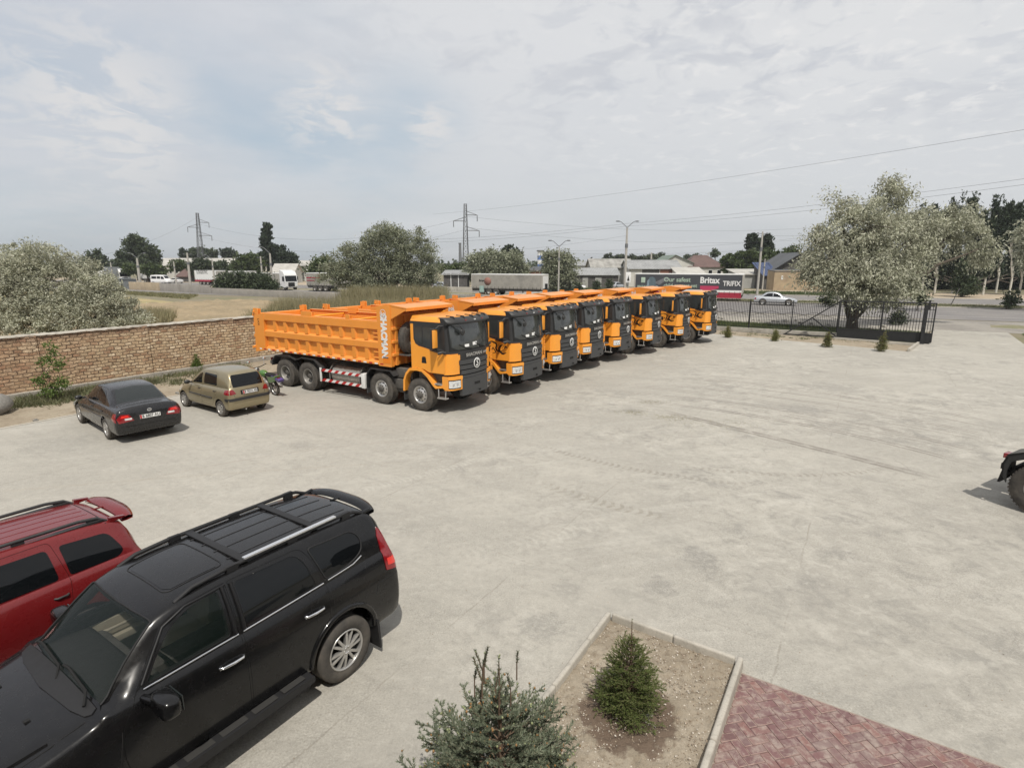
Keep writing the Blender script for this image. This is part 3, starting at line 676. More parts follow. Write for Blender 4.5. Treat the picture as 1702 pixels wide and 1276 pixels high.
def build_truck():
    T = thing('dump_truck', 'orange tipper truck', 'truck', group='orange dump trucks parked in a row')
    OR, CO, BK, ST = MATS['truck_orange'], MATS['cab_orange'], MATS['black_plastic'], MATS['frame_steel']
    # --- chassis
    mb = MB()
    for s in (-1, 1): mb.box(-8.6, 1.0, s*.43-.04, s*.43+.04, .80, 1.1); mb.box(-8.3, -1.9, s*.43-.05, s*.43+.05, 1.12, 1.28)
    for x in (-8.5, -7.2, -6.5, -5.8, -4.2, -2.6, -1.8, -.9, 0, .8): mb.box(x-.06, x+.06, -.42, .42, .84, 1.04)
    for x in (0, -1.8): mb.tube([(x, -.95, .52), (x, .95, .52)], .07); mb.box(x-.5, x+.5, -.55, -.46, .68, .78); mb.box(x-.5, x+.5, .46, .55, .68, .78)
    for x in (-5.8, -7.2): mb.tube([(x, -.8, .56), (x, .8, .56)], .13, 12); mb.sphere((x, 0, .58), .27)
    for s in (-1, 1): mb.box(-7.3, -5.7, s*.55-.05, s*.55+.05, .66, .86)
    mb.tube([(-5.5, 0, .75), (-1.0, 0, .85)], .06); mb.box(-.9, .9, -.4, .4, .62, 1.15); mb.box(-1.35, -.75, -1.05, -.5, .62, .95)
    mb.box(-1.25, -.5, -1.0, -.45, 1.0, 1.32); mb.tube([(-1.1, -.95, 1.3), (-.7, -.98, 1.1), (-.62, -.9, .8)], .04)
    for y in (-.9, -.55): mb.tube([(-1.25, y, .55), (-.8, y, .55)], .1, 12)
    mb.box(-2.3, -1.05, .55, 1.05, .6, 1.05)
    mb.build('chassis', ST, T, bevel=.008)
    # --- wheels
    for s in (-1, 1):
        make_wheel(T, 0, s*1.07, .555, .31, s, 'front'); make_wheel(T, -1.8, s*1.07, .555, .31, s, 'front')
        for x in (-5.8, -7.2): make_wheel(T, x, s*1.06, .555, .29, s, 'rear', dual=True)
    # --- mudguards
    for s in (-1, 1):
        for x, nm in ((-1.8, 'mudguard'),):
            mb = MB(); prof = [(-.72, .62), (-.70, 1.02), (-.50, 1.25), (.46, 1.25), (.66, 1.08)]
            pts = prof+[(a*.96, b-.03) for a, b in prof[::-1]]; mb.prism([(x+a, b) for a, b in pts], s*.88, s*1.24); mb.build(nm, BK, T, fix=True)
        mb = MB(); out = [(-8.02, .82), (-8.0, 1.02), (-7.75, 1.25), (-6.9, 1.30), (-6.5, 1.18), (-6.1, 1.30), (-5.35, 1.28), (-5.0, 1.0), (-4.92, .86)]
        inn = [(-4.98, .86), (-5.05, .98), (-5.38, 1.24), (-6.1, 1.26), (-6.5, 1.14), (-6.9, 1.26), (-7.72, 1.21), (-7.94, 1.0), (-7.96, .82)]
        mb.prism(out+inn, s*.86, s*1.22); mb.build('mudguard', BK, T, fix=True)
        mb = MB(); mb.box(-.74, -.72, s*1.2, s*.9, .28, .68); mb.build('mudflap', MATS['grey_plastic'], T); mb = MB(); mb.box(-2.56, -2.53, s*1.2, s*.9, .3, .64); mb.build('mudflap', MATS['grey_plastic'], T)
    # --- dump body
    mb = MB(); y0 = 1.225
    mb.box(-8.9, -1.3, -y0+.06, y0-.06, 1.42, 1.50)
    for s in (-1, 1):
        a, b = sorted((s*(y0-.10), s*(y0-.16))); mb.box(-8.6, -1.6, a, b, 1.5, 2.8)                      # side wall sheet
        def rail(z0, z1, c0=.0, c1=.0, d=0):
            yo = s*y0; yi = s*(y0-.115); zz = [(yi, z0-c0), (yo, z0), (yo, z1), (yi, z1+c1)]; mb.prism(zz if s > 0 else zz[::-1], -8.28, -1.8, 'x')
        rail(2.64, 2.92, .0, .0); rail(1.98, 2.20, .05, .07); rail(1.41, 1.50, .0, .09)
        for z0, z1 in ((1.50, 1.98), (2.20, 2.64)):
            for k in range(9):
                x = -8.28+(k+1)*6.46/10; yi = s*(y0-.115); yo = s*(y0-.02)
                vs = [(x-.14, yi, z0), (x+.14, yi, z0), (x+.085, yo, z0+.045), (x-.085, yo, z0+.045), (x-.14, yi, z1+.02), (x+.14, yi, z1+.02), (x+.085, yo, z1+.012), (x-.085, yo, z1+.012)]
                mb.add(vs, [(0, 1, 2, 3), (7, 6, 5, 4), (3, 2, 6, 7), (0, 3, 7, 4), (2, 1, 5, 6)], False)
        mb.box(-8.28, -1.8, *sorted((s*(y0-.02), s*(y0-.18))), 2.92, 2.945)
        mb.prism([(-8.98, 1.30), (-8.30, 1.41), (-8.26, 2.92), (-8.86, 2.84)], s*(y0-.17), s*(y0+.012))                     # rear post
        mb.prism([(-1.84, 1.38), (-1.24, 1.38), (-1.20, 3.50), (-1.84, 3.44)], s*(y0-.14), s*(y0+.012))                     # front plate
        for zz in (1.62, 1.82, 2.34, 2.48): mb.box(-2.12, -1.84, *sorted((s*(y0-.02), s*(y0-.1))), zz, zz+.05)
        # hooks on top
        for x, w_ in ((-8.82, .30), (-5.62, .62), (-3.35, .2)) if s < 0 else ((-8.82, .30), (-5.62, .5)):
            mb.prism([(x-w_/2, 2.86), (x+w_/2, 2.86), (x+w_/2, 3.06), (x+w_/2-.04, 3.10), (x-w_/2, 3.10)], s*(y0-.02), s*(y0-.05))
            mb.prism([(x-w_/2, 2.86), (x+w_/2, 2.86), (x+w_/2, 3.08), (x-w_/2, 3.08)], s*(y0-.14), s*(y0-.17))
            mb.tube([(x-.05, s*(y0-.16), 3.03), (x-.05, s*(y0-.03), 3.03)], .03)
    mb.box(-1.32, -1.24, -y0+.14, y0-.14, 1.42, 3.46)                                                                     # head board
    for z in (1.75, 2.2, 2.65, 3.1): mb.box(-1.25, -1.15, -y0+.02, y0-.02, z, z+.1)
    for y in (-1.0, -.5, 0, .5, 1.0): mb.box(-1.24, -1.17, y-.06, y+.06, 1.42, 3.4)
    for s in (-1, 1):
        a = s*(y0-.012); b = s*(y0-.03)
        mb.prism([(-1.22, 3.02), (-.50, 3.36), (-.50, 3.44), (-1.22, 3.49)], a, b)
    mb.prism([(-1.86, 3.42), (-1.2, 3.485), (-.46, 3.405), (-.46, 3.44), (-1.2, 3.52), (-1.86, 3.455)], -y0, y0)
    mb.prism([(-.50, 3.33), (-.46, 3.32), (-.46, 3.42), (-.50, 3.42)], -y0, y0)
    for y in (-.75, -.25, .25, .75): mb.prism([(-1.22, 3.2), (-.52, 3.38), (-.52, 3.41), (-1.22, 3.46)], y-.01, y+.01)
    mb.build('dump_body', OR, T, bevel=.012, segs=1, fix=True)
    mb = MB(); mb.box(-8.99, -8.93, -1.18, 1.18, 1.36, 2.86)
    for z in (1.45, 1.9, 2.35, 2.76): mb.box(-9.07, -8.98, -1.2, 1.2, z, z+.12)
    for y in (-1.1, -.55, 0, .55, 1.1): mb.box(-9.06, -8.98, y-.06, y+.06, 1.4, 2.85)
    for s in (-1, 1): mb.tube([(-9.02, s*1.2, 1.5), (-9.02, s*1.32, 1.5)], .06); mb.tube([(-8.92, s*1.1, 2.95), (-8.92, s*1.25, 2.95)], .04)
    mb.build('tailgate', OR, T, bevel=.01, segs=1)
    for x in (-6.15, -3.7): 
        mb = MB(); mb.tube([(x, -1.12, 2.84), (x, 1.12, 2.84)], .032); mb.build('cross_bar', MATS['yellow_bar'], T)
    mb = MB(); n = 26
    for s in (-1, 1):
        for k in range(n):
            x = -8.7+k*7.2/n; mb.m(k % 2); mb.box(x, x+.15, *sorted((s*(y0+.004), s*(y0+.014))), 1.425, 1.475)
    mb.build('reflective_strip', [MATS['white_paint'], MATS['red_paint']], T)
    for s in (-1, 1):
        mb = MB(); yy = s*(y0+.017); M = frame((-1.535, yy, 2.42), (0, 0, -1), (-s, 0, 0)); text_mesh(mb, 'SHACMAN', .37, M, .006, .022, sx=.86)
        mb.build('lettering', MATS['white_paint'], T)
        mb = MB(); emblem(mb, frame((-1.535, yy-s*.002, 3.22), (0, 0, -1), (-s, 0, 0)), .135, disc=False); mb.build('emblem', [MATS['white_paint'], BK], T)
    mb = MB(); M = frame((-8.62, -(y0+.016), 2.55), (0, 0, -1), (1, 0, 0)); text_mesh(mb, 'LXX', .15, M, .004, 0); mb.build('stencil', MATS['decal'], T)
    mb = MB(); mb.box(-1.62, -1.28, -(y0+.02), -(y0+.013), 1.5, 1.72); mb.build('notice_plate', MATS['amber'], T)
    # --- under-body: tank, side guards
    mb = MB(); mb.tube([(-4.45, -.86, .78), (-2.95, -.86, .78)], .315, 28)
    for x in (-4.3, -3.9, -3.5, -3.1): mb.tube([(x-.03, -.86, .78), (x+.03, -.86, .78)], .325, 28)
    mb.build('fuel_tank', MATS['steel_tank'], T)
    mb = MB()
    for x in (-4.5, -2.9): mb.tube([(x, -.55, 1.2), (x, -1.0, 1.15), (x, -1.2, .95), (x, -1.2, .5)], .03)
    mb.build('tank_bracket', ST, T)
    for s in (-1, 1):
        for z in (.92, .54):
            mb = MB(); n = 12; x0 = -4.96; L = 2.2
            for k in range(n):
                a = x0+.06+k*L/n; b = a+L/n; sk = .06; mb.m(k % 2)
                mb.add([(a-sk, s*1.235, z-.05), (b-sk, s*1.235, z-.05), (b+sk, s*1.235, z+.05), (a+sk, s*1.235, z+.05), (a-sk, s*1.205, z-.05), (b-sk, s*1.205, z-.05), (b+sk, s*1.205, z+.05), (a+sk, s*1.205, z+.05)],
                       [(0, 1, 2, 3), (7, 6, 5, 4), (0, 4, 5, 1), (2, 6, 7, 3)], False)
            mb.build('side_guard', [MATS['red_paint'], MATS['white_paint']], T)
        mb = MB(); mb.box(-5.05, -4.96, *sorted((s*1.23, s*1.19)), .46, 1.0); mb.box(-2.78, -2.6, *sorted((s*1.24, s*.95)), .46, 1.0); mb.build('guard_post', MATS['white_paint'], T, bevel=.01)
    # --- spare wheel behind the cab, standing across
    mb = MB(); M = Matrix.Translation((-.86, -.58, 2.36)) @ Matrix.Rotation(R(90), 4, 'Z')
    r, h, rr = .555, .15, .29
    mb.lathe([(rr, -h*.8), (rr+.12, -h), (r*.955, -h*.93), (r, -h*.6), (r, h*.6), (r*.955, h*.93), (rr+.12, h), (rr, h*.8)], 44, M)
    for k in range(44):
        q = M @ Matrix.Rotation(2*pi*k/44, 4, 'Y')
        for sg in (-1, 1): mb.box(r*.97, r*1.015, sg*h*.6-.035, sg*h*.6+.035, -.02, .02, q)
    t = mb.build('spare_wheel', MATS['tyre'], T); mb = MB(); mb.lathe([(rr, -h*.8), (rr*.9, -h*.2), (rr*.5, h*.1), (0, h*.1)], 28, M); mb.lathe([(rr, h*.8), (rr*.9, h*.3), (rr*.5, h*.3), (0, h*.3)], 28, M); mb.build('rim', MATS['truck_rim'], t)
    mb = MB(); mb.box(-.68, -.62, -.6, -.5, 1.1, 2.8); mb.box(-1.1, -.6, -1.0, -.2, 1.78, 1.82); mb.tube([(-.55, .7, 1.1), (-.55, .7, 2.7), (-.62, .7, 3.0)], .07); mb.build('spare_carrier', ST, T)
    # --- cab shell: stacked outlines
    def plan(z, grow=0, n=22):
        hw = 1.215-.0*z; 
        if z > 3.0: hw -= .9*(z-3.0)**1.6
        ys = [hw*sin(pi/2*(-1+2*i/n)) for i in range(n+1)]
        rx = -.36+(.5*(z-3.0)**1.5 if z > 3 else 0)
        pts = [(rx+.03, -hw), ] + [(cabF(y/hw*1.215, z)-(.0), y) for y in ys] + [(rx+.03, hw), (rx, hw-.04), (rx, -hw+.04)]
        return pts
    def stack(zs, mb, cap=True):
        rings = [plan(z) for z in zs]; n = len(rings[0]); vs = [(p[0], p[1], z) for z, r_ in zip(zs, rings) for p in r_]
        mb.add(vs, [(j*n+i, j*n+(i+1) % n, (j+1)*n+(i+1) % n, (j+1)*n+i) for j in range(len(zs)-1) for i in range(n)], True)
        if cap: mb.add(vs, [tuple((len(zs)-1)*n+i for i in range(n)), tuple(range(n))[::-1]], False)
    mb = MB(); stack([1.36, 1.5, 1.75, 2.0, 2.03, 2.3, 2.6, 2.9, 3.03], mb)
    cab = mb.build('cab', CO, T, fix=True); 
    for x, z in ((0, .56),):
        c_ = MB(); c_.lathe([(.001, -1.4), (.80, -1.4), (.80, 1.4), (.001, 1.4)], 40, Matrix.Translation((x, 0, z+.12))); cut = c_.build('c', BK, fix=True, weld=True); boolean(cab, cut); kill(cut)
    cab.data.materials.clear(); cab.data.materials.append(CO)
    for p in cab.data.polygons: p.material_index = 0
    sharp(cab, 40)
    mb = MB(); stack([3.032, 3.06, 3.10, 3.14, 3.17, 3.19, 3.2], mb); rf = mb.build('roof', CO, T, fix=True); sharp(rf, 50)
    # black mask: sides round the windows, front above the grille
    for s in (-1, 1):
        yo = 1.222; mb = MB()
        o1 = rounded([(-.22, 2.35), (-.12, 2.24), (.22, 2.19), (1.14, 2.02), (1.14, 3.028), (-.34, 3.028), (-.34, 2.93), (-.22, 2.93)], [.02, .08, .05, 0, 0, 0, 0, 0])
        o1 = [(-.20, 2.45), (-.12, 2.29), (.02, 2.22), (.22, 2.19), (1.13, 2.02), (1.10, 3.026), (-.34, 3.026), (-.34, 2.95), (-.20, 2.95)]
        mb.prism(o1, s*1.205, s*yo); mb.build('window_surround', BK, T, bevel=.004, fix=True)
        d = rounded([(.16, 1.40), (1.06, 1.40), (1.08, 2.03), (.20, 2.19), (.16, 2.1)], .03)
        mb = MB(); mb.prism(rounded([(-.06, 1.46), (.20, 1.46), (.40, 1.38), (1.10, 1.38), (1.12, 2.02), (-.02, 2.215)], [.05, .05, .12, .04, .04, .04]), s*1.20, s*1.2245); dr = mb.build('door', CO, T, bevel=.006, fix=True)
        mb = MB(); mb.prism(rounded([(.22, 2.24), (.84, 2.14), (.84, 2.86), (.22, 2.86)], .05), s*1.21, s*1.2275); mb.build('side_window', MATS['truck_glass'], dr)
        mb = MB(); mb.prism(rounded([(-.13, 2.38), (.17, 2.27), (.17, 2.86), (-.13, 2.86)], .05), s*1.21, s*1.2265); mb.build('rear_quarter_window', MATS['truck_glass'], T)
        mb = MB(); mb.prism(rounded([(.12, 1.66), (.34, 1.66), (.30, 1.88), (.16, 1.88)], .03), s*1.21, s*1.2262); mb.box(.15, .32, *sorted((s*1.226, s*1.24)), 1.80, 1.83); mb.build('handle', MATS['dark'], dr)
        mb = MB(); mb.tube([(1.12, s*1.2, 2.06), (1.10, s*1.33, 2.10), (.98, s*1.40, 2.06)], .05, 10); mb.tube([(.5, s*1.24, 2.12), (.9, s*1.245, 2.05)], .015); mb.build('spy_mirror', BK, T)
        # big mirrors: black arm, body-coloured back
        mb = MB(); mb.tube([(1.05, s*1.2, 2.93), (.98, s*1.34, 2.93), (.92, s*1.42, 2.84)], .028, 8); mb.tube([(1.08, s*1.2, 2.12), (.95, s*1.40, 2.2)], .022, 8)
        mb.box(.84, .90, *sorted((s*1.31, s*1.60)), 2.2, 2.86); ar = mb.build('mirror', BK, T, bevel=.015)
        mb = MB(); mb.box(.90, .925, *sorted((s*1.335, s*1.575)), 2.24, 2.82); mb.build('mirror_cover', CO, ar, bevel=.02)
    mb = MB()
    front_patch(mb, lambda y: 2.02 if abs(y) > .80 else 1.2, lambda y: 3.03, -1.213, 1.213, .010, 61, 9)
    mb.build('front_mask', BK, T)
    mb = MB(); front_patch(mb, lambda y: 2.09, lambda y: 2.985, -1.11, 1.11, .0155, 41, 5, .01); mb.build('windscreen_seal', MATS['dark'], T)
    mb = MB(); e = 1.06
    def wl(y): a = abs(y)/e; return 2.13+.10*max(0, a-.75)/.25
    def wh(y): a = abs(y)/e; return 2.965-.05*max(0, a-.8)/.2
    front_patch(mb, wl, wh, -e, e, .020, 41, 9); ws = mb.build('windscreen', MATS['truck_glass'], T)
    mb = MB()
    for y, z, w_, h_ in ((-.02, 2.23, .22, .10), (-.42, 2.20, .20, .09)): front_patch(mb, lambda q: z+.02*(q-y), lambda q: z+h_+.03*(q-y), y-w_/2, y+w_/2, .024, 4, 3, .003)
    mb.build('paper_note', MATS['paper'], T)
    mb = MB()
    for a, b in ((-.15, -.75), (.6, 0)):
        mb.tube([(cabF(a, 2.12)+.05, a, 2.12), (cabF((a+b)/2, 2.2)+.045, (a+b)/2, 2.17), (cabF(b, 2.35)+.035, b, 2.30)], .012, 6)
    mb.build('wiper', MATS['dark'], T)
    # sun visor with its marker lamps and roof brackets
    mb = MB(); nu = 40; P = []
    for j, (dz_, off) in enumerate(((2.965, .10), (2.985, .135), (3.04, .125), (3.12, .05), (3.17, -.02), (3.19, -.18))):
        for i in range(nu):
            y = -1.19+2.38*i/(nu-1); P.append((cabF(y, 2.9)+off, y, dz_))
    mb.grid(P, nu, 6); 
    for s in (-1, 1): mb.prism([(.95, 2.96), (1.16, 2.95), (1.18, 3.04), (1.06, 3.15), (.92, 3.17)], s*1.16, s*1.2)
    mb.build('sun_visor', BK, T, fix=True)
    mb = MB()
    for y in (-.85, -.43, .0, .43, .85): mb.prism([(cabF(y, 2.9)-.33, 3.19), (cabF(y, 2.9)-.30, 3.23), (cabF(y, 2.9)+.0, 3.215), (cabF(y, 2.9)+.05, 3.14)], y-.02, y+.02)
    mb.build('visor_bracket', BK, T, fix=True)
    for y in (-.45, 0, .45):
        mb = MB(); mb.box(cabF(y, 2.9)+.08, cabF(y, 2.9)+.115, y-.045, y+.045, 3.06, 3.095); mb.build('marker_lamp', MATS['lamp_red'] if y else MATS['lens'], T, bevel=.008)
    mb = MB(); mb.sphere((cabF(-.72, 2.8)+.18, -.70, 2.72), .115, 14, 10, (.45, 1, 1)); mb.tube([(cabF(-.9, 2.9)+.1, -.95, 2.93), (cabF(-.8, 2.8)+.2, -.82, 2.92), (cabF(-.72, 2.8)+.2, -.72, 2.80)], .022); mb.build('kerb_mirror', BK, T)
    # grille
    mb = MB(); front_patch(mb, lambda y: 1.16, lambda y: 1.80, -.77, .77, .022, 31, 4, .03); mb.build('grille_backing', MATS['dark'], T)
    mb = MB(); 
    for k, (z0, z1) in enumerate(((1.17, 1.27), (1.31, 1.43), (1.47, 1.60), (1.64, 1.78))):
        e0 = .70+.03*k; front_patch(mb, lambda y: z0, lambda y: z1, -e0, e0, .045+.012*(k == 1), 31, 3, .04)
    mb.build('grille', MATS['grey_plastic'], T)
    mb = MB(); M = frame((FX+.065, 0, 1.62), (0, 1, 0), (0, 0, 1)); emblem(mb, M, .165, 0, 1); mb.lathe([(.14, -.02), (.178, .0), (.165, .014), (.140, .008)], 36, M @ Matrix.Rotation(R(90), 4, 'X'))
    mb.build('badge', [MATS['white_paint'], MATS['dark']], T)
    mb = MB(); text_mesh(mb, 'SHACMAN', .15, frame((cabF(.0, 1.95)+.018, -.08, 1.93), (0, 1, .0), (0, 0, 1)), .008, .004, sx=1.25); mb.build('lettering', MATS['silver_rim'], T); mb = MB(); text_mesh(mb, 'X3000', .10, frame((cabF(.55, 1.95)+.03, .57, 1.92), (-.2, 1, 0), (0, 0, 1)), .008, .002, shear=.3)
    mb.build('lettering', MATS['silver_rim'], T)
    # corner panels with the side crease
    for s in (-1, 1):
        mb = MB(); a, b = sorted((s*.74, s*1.212))
        def lo(y): return 1.34
        def hi(y): return 2.0-.03*(abs(y) < .85)
        front_patch(mb, lo, hi, a, b, .016, 14, 6); mb.build('corner_panel', CO, T)
        mb = MB(); g = 1.0
        front_patch(mb, lambda y: .82+.03*(1.22-abs(y)), lambda y: 1.28, *sorted((s*.70, s*1.212)), .07, 16, 6, .08, lambda y, z: cabF(y, z)); q = mb
        q.prism([(.98, .90), (1.12, .84), (1.20, .84), (1.20, 1.28), (.98, 1.28)], s*1.15, s*1.224)
        bc = q.build('bumper_corner', CO, T, fix=True)
        mb = MB(); front_patch(mb, lambda y: .875, lambda y: 1.17, *sorted((s*.775, s*1.185)), .078, 12, 5, .01); mb.build('headlight_surround', MATS['dark'], T)
        mb = MB(); front_patch(mb, lambda y: .905, lambda y: 1.14, *sorted((s*.80, s*1.165)), .086, 12, 5, .01)
        hl = mb.build('headlight', MATS['lens'], T)
        mb = MB()
        for yy, zz, r_ in ((.91, 1.02, .055), (1.05, 1.02, .055)): mb.sphere((cabF(yy, 1)+.085, s*yy, zz), r_, 12, 8, (.25, 1, 1))
        mb.build('bulb_reflector', MATS['chrome'], hl)
        # wheel-arch fender
        mb = MB(); oa = [(-.74, .62), (-.72, 1.0), (-.60, 1.26), (-.42, 1.44), (-.1, 1.47), (.14, 1.45), (.40, 1.28), (.66, .96), (.74, .93), (.98, .98)]; ia = [(.98, .90), (.70, .85), (.60, .92), (.34, 1.2), (.12, 1.36), (-.1, 1.38), (-.40, 1.35), (-.55, 1.2), (-.64, .98), (-.66, .62)]
        mb.prism(oa+ia, s*.95, s*1.238); mb.build('fender', CO, T, bevel=.012, fix=True)
        mb = MB(); mb.tube([(.74, s*1.16, .92), (.80, s*1.2, .86), (.80, s*1.2, .56)], .02); mb.tube([(1.08, s*1.16, .92), (1.08, s*1.2, .56)], .02); mb.box(.76, 1.12, *sorted((s*1.08, s*1.24)), .53, .57); mb.box(.62, 1.1, *sorted((s*1.0, s*1.21)), .98, 1.02)
        mb.build('step', MATS['silver_rim'], T)
    # ladder rails on the far front corner
    mb = MB()
    for s_ in (0, 1): mb.tube([(1.20+s_*.0, 1.26+s_*.07, 1.15), (1.17, 1.27+s_*.07, 1.98)], .014, 6)
    for k in range(7): mb.tube([(1.19, 1.26, 1.22+k*.12), (1.19, 1.34, 1.22+k*.12)], .012, 6)
    mb.build('ladder', CO, T)
    # centre bumper
    mb = MB(); front_patch(mb, lambda y: .60, lambda y: 1.16, -.72, .72, .075, 31, 7, .12); mb.build('bumper', MATS['grey_plastic'], T)
    mb = MB(); front_patch(mb, lambda y: .90, lambda y: .99, -.16, .16, .079, 6, 3, .01); mb.tube([(FX+.08, .1, .70), (FX+.14, .1, .70)], .03); mb.box(.9, 1.2, -.6, .6, .5, .75); mb.build('tow_hook', MATS['dark'], T)
    mb = MB(); mb.box(-.2, 1.1, -1.0, 1.0, 1.0, 1.36); mb.build('cab_floor', ST, T)
    # rear lamps and bumper bar
    mb = MB(); mb.box(-8.35, -8.25, -1.05, 1.05, .82, .95); mb.build('rear_bar', ST, T)
    for s in (-1, 1): mb = MB(); mb.box(-8.40, -8.35, s*.8-.18, s*.8+.18, .95, 1.06); mb.build('tail_lamp', MATS['lamp_red'], T)
    return T
def swirl(parent, seed):
    """dark brush-stroke decal on both doors"""
    rng = random.Random(seed)
    for s in (-1, 1):
        yy = s*1.2265; mb = MB()
        def stroke(pts, w0):
            n = 14; L = []
            for k in range(n+1):
                t = k/n*(len(pts)-1); i = min(int(t), len(pts)-2); u = t-i
                p0 = pts[max(i-1, 0)]; p1 = pts[i]; p2 = pts[i+1]; p3 = pts[min(i+2, len(pts)-1)]
                q = [.5*((2*p1[j])+(-p0[j]+p2[j])*u+(2*p0[j]-5*p1[j]+4*p2[j]-p3[j])*u*u+(-p0[j]+3*p1[j]-3*p2[j]+p3[j])*u**3) for j in (0, 1)]; L.append(q)
            vs = []
            for k, q in enumerate(L):
                a = L[max(k-1, 0)]; b = L[min(k+1, n)]; d = (b[0]-a[0], b[1]-a[1]); l_ = hypot(*d) or 1; nn = (-d[1]/l_, d[0]/l_); w_ = w0*sin(pi*(.05+.9*k/n))
                vs += [(q[0]+nn[0]*w_, yy, q[1]+nn[1]*w_), (q[0]-nn[0]*w_, yy, q[1]-nn[1]*w_)]
            mb.add(vs, [(2*k, 2*k+1, 2*k+3, 2*k+2) for k in range(n)], False)
        stroke([(.12, 1.98), (.35, 2.05), (.55, 1.95), (.52, 1.78), (.7, 1.68), (.85, 1.78)], .035)
        stroke([(.85, 1.95), (.72, 1.9), (.66, 1.76), (.82, 1.62), (.98, 1.68)], .045)
        stroke([(.2, 1.85), (.4, 1.8), (.5, 1.66), (.36, 1.6)], .02); stroke([(.1, 1.7), (.3, 1.72), (.45, 1.86)], .015); stroke([(.9, 1.8), (.94, 1.9), (1.02, 1.84)], .03); stroke([(.0, 1.9), (.15, 1.86), (.25, 1.95)], .014)
        for _ in range(10): a = rng.uniform(.05, .9); b = rng.uniform(1.6, 1.98); c = rng.uniform(0, 6); stroke([(a, b), (a+.06*cos(c), b+.05*sin(c)), (a+.13*cos(c+.6), b+.1*sin(c+.6))], .010)
        mb.build('door_decal', MATS['decal'], parent)
truck = build_truck()
T0 = Vector((-3.10, 18.28)); 
base_l, base_w = T0.dot(LX)-.0, T0.dot(WX)+1.225
offs = [(0, 0), (.38, 3.25), (.44, 6.30), (.42, 9.25), (.72, 12.2), (1.30, 15.35), (2.05, 18.6), (2.95, 21.6)]
lab = ['orange dump truck beside the gold hatchback, the only one showing its whole long side', 'second orange dump truck of the row, dark swirl on door, beside the fully visible one',
       'third orange dump truck of the row, plain door and white papers behind the windscreen', 'fourth orange dump truck of the row, plain door, standing between third and fifth',
       'fifth orange dump truck of the row, plain door, one white paper behind the windscreen', 'sixth orange dump truck of the row, dark swirl on door, third from the fence',
       'seventh orange dump truck of the row, dark swirl on door, last but one', 'last orange dump truck of the row, next to the black fence, swirl on door']
yj = [0, .004, -.006, .003, -.01, .004, .01, .0]
trucks = []
proto_copy = [dup(truck, (0, 0, 0)) for _ in range(7)]
for k in range(8):
    o = truck if k == 0 else proto_copy[k-1]
    l, w_ = base_l+offs[k][0], base_w+offs[k][1]; q = yd(l, w_); o.location = (q[0], q[1], 0); o.rotation_euler = (0, 0, YAW+yj[k]); o['label'] = lab[k]
    if k in (1, 5, 6, 7): swirl(o, k)
    trucks.append(o)
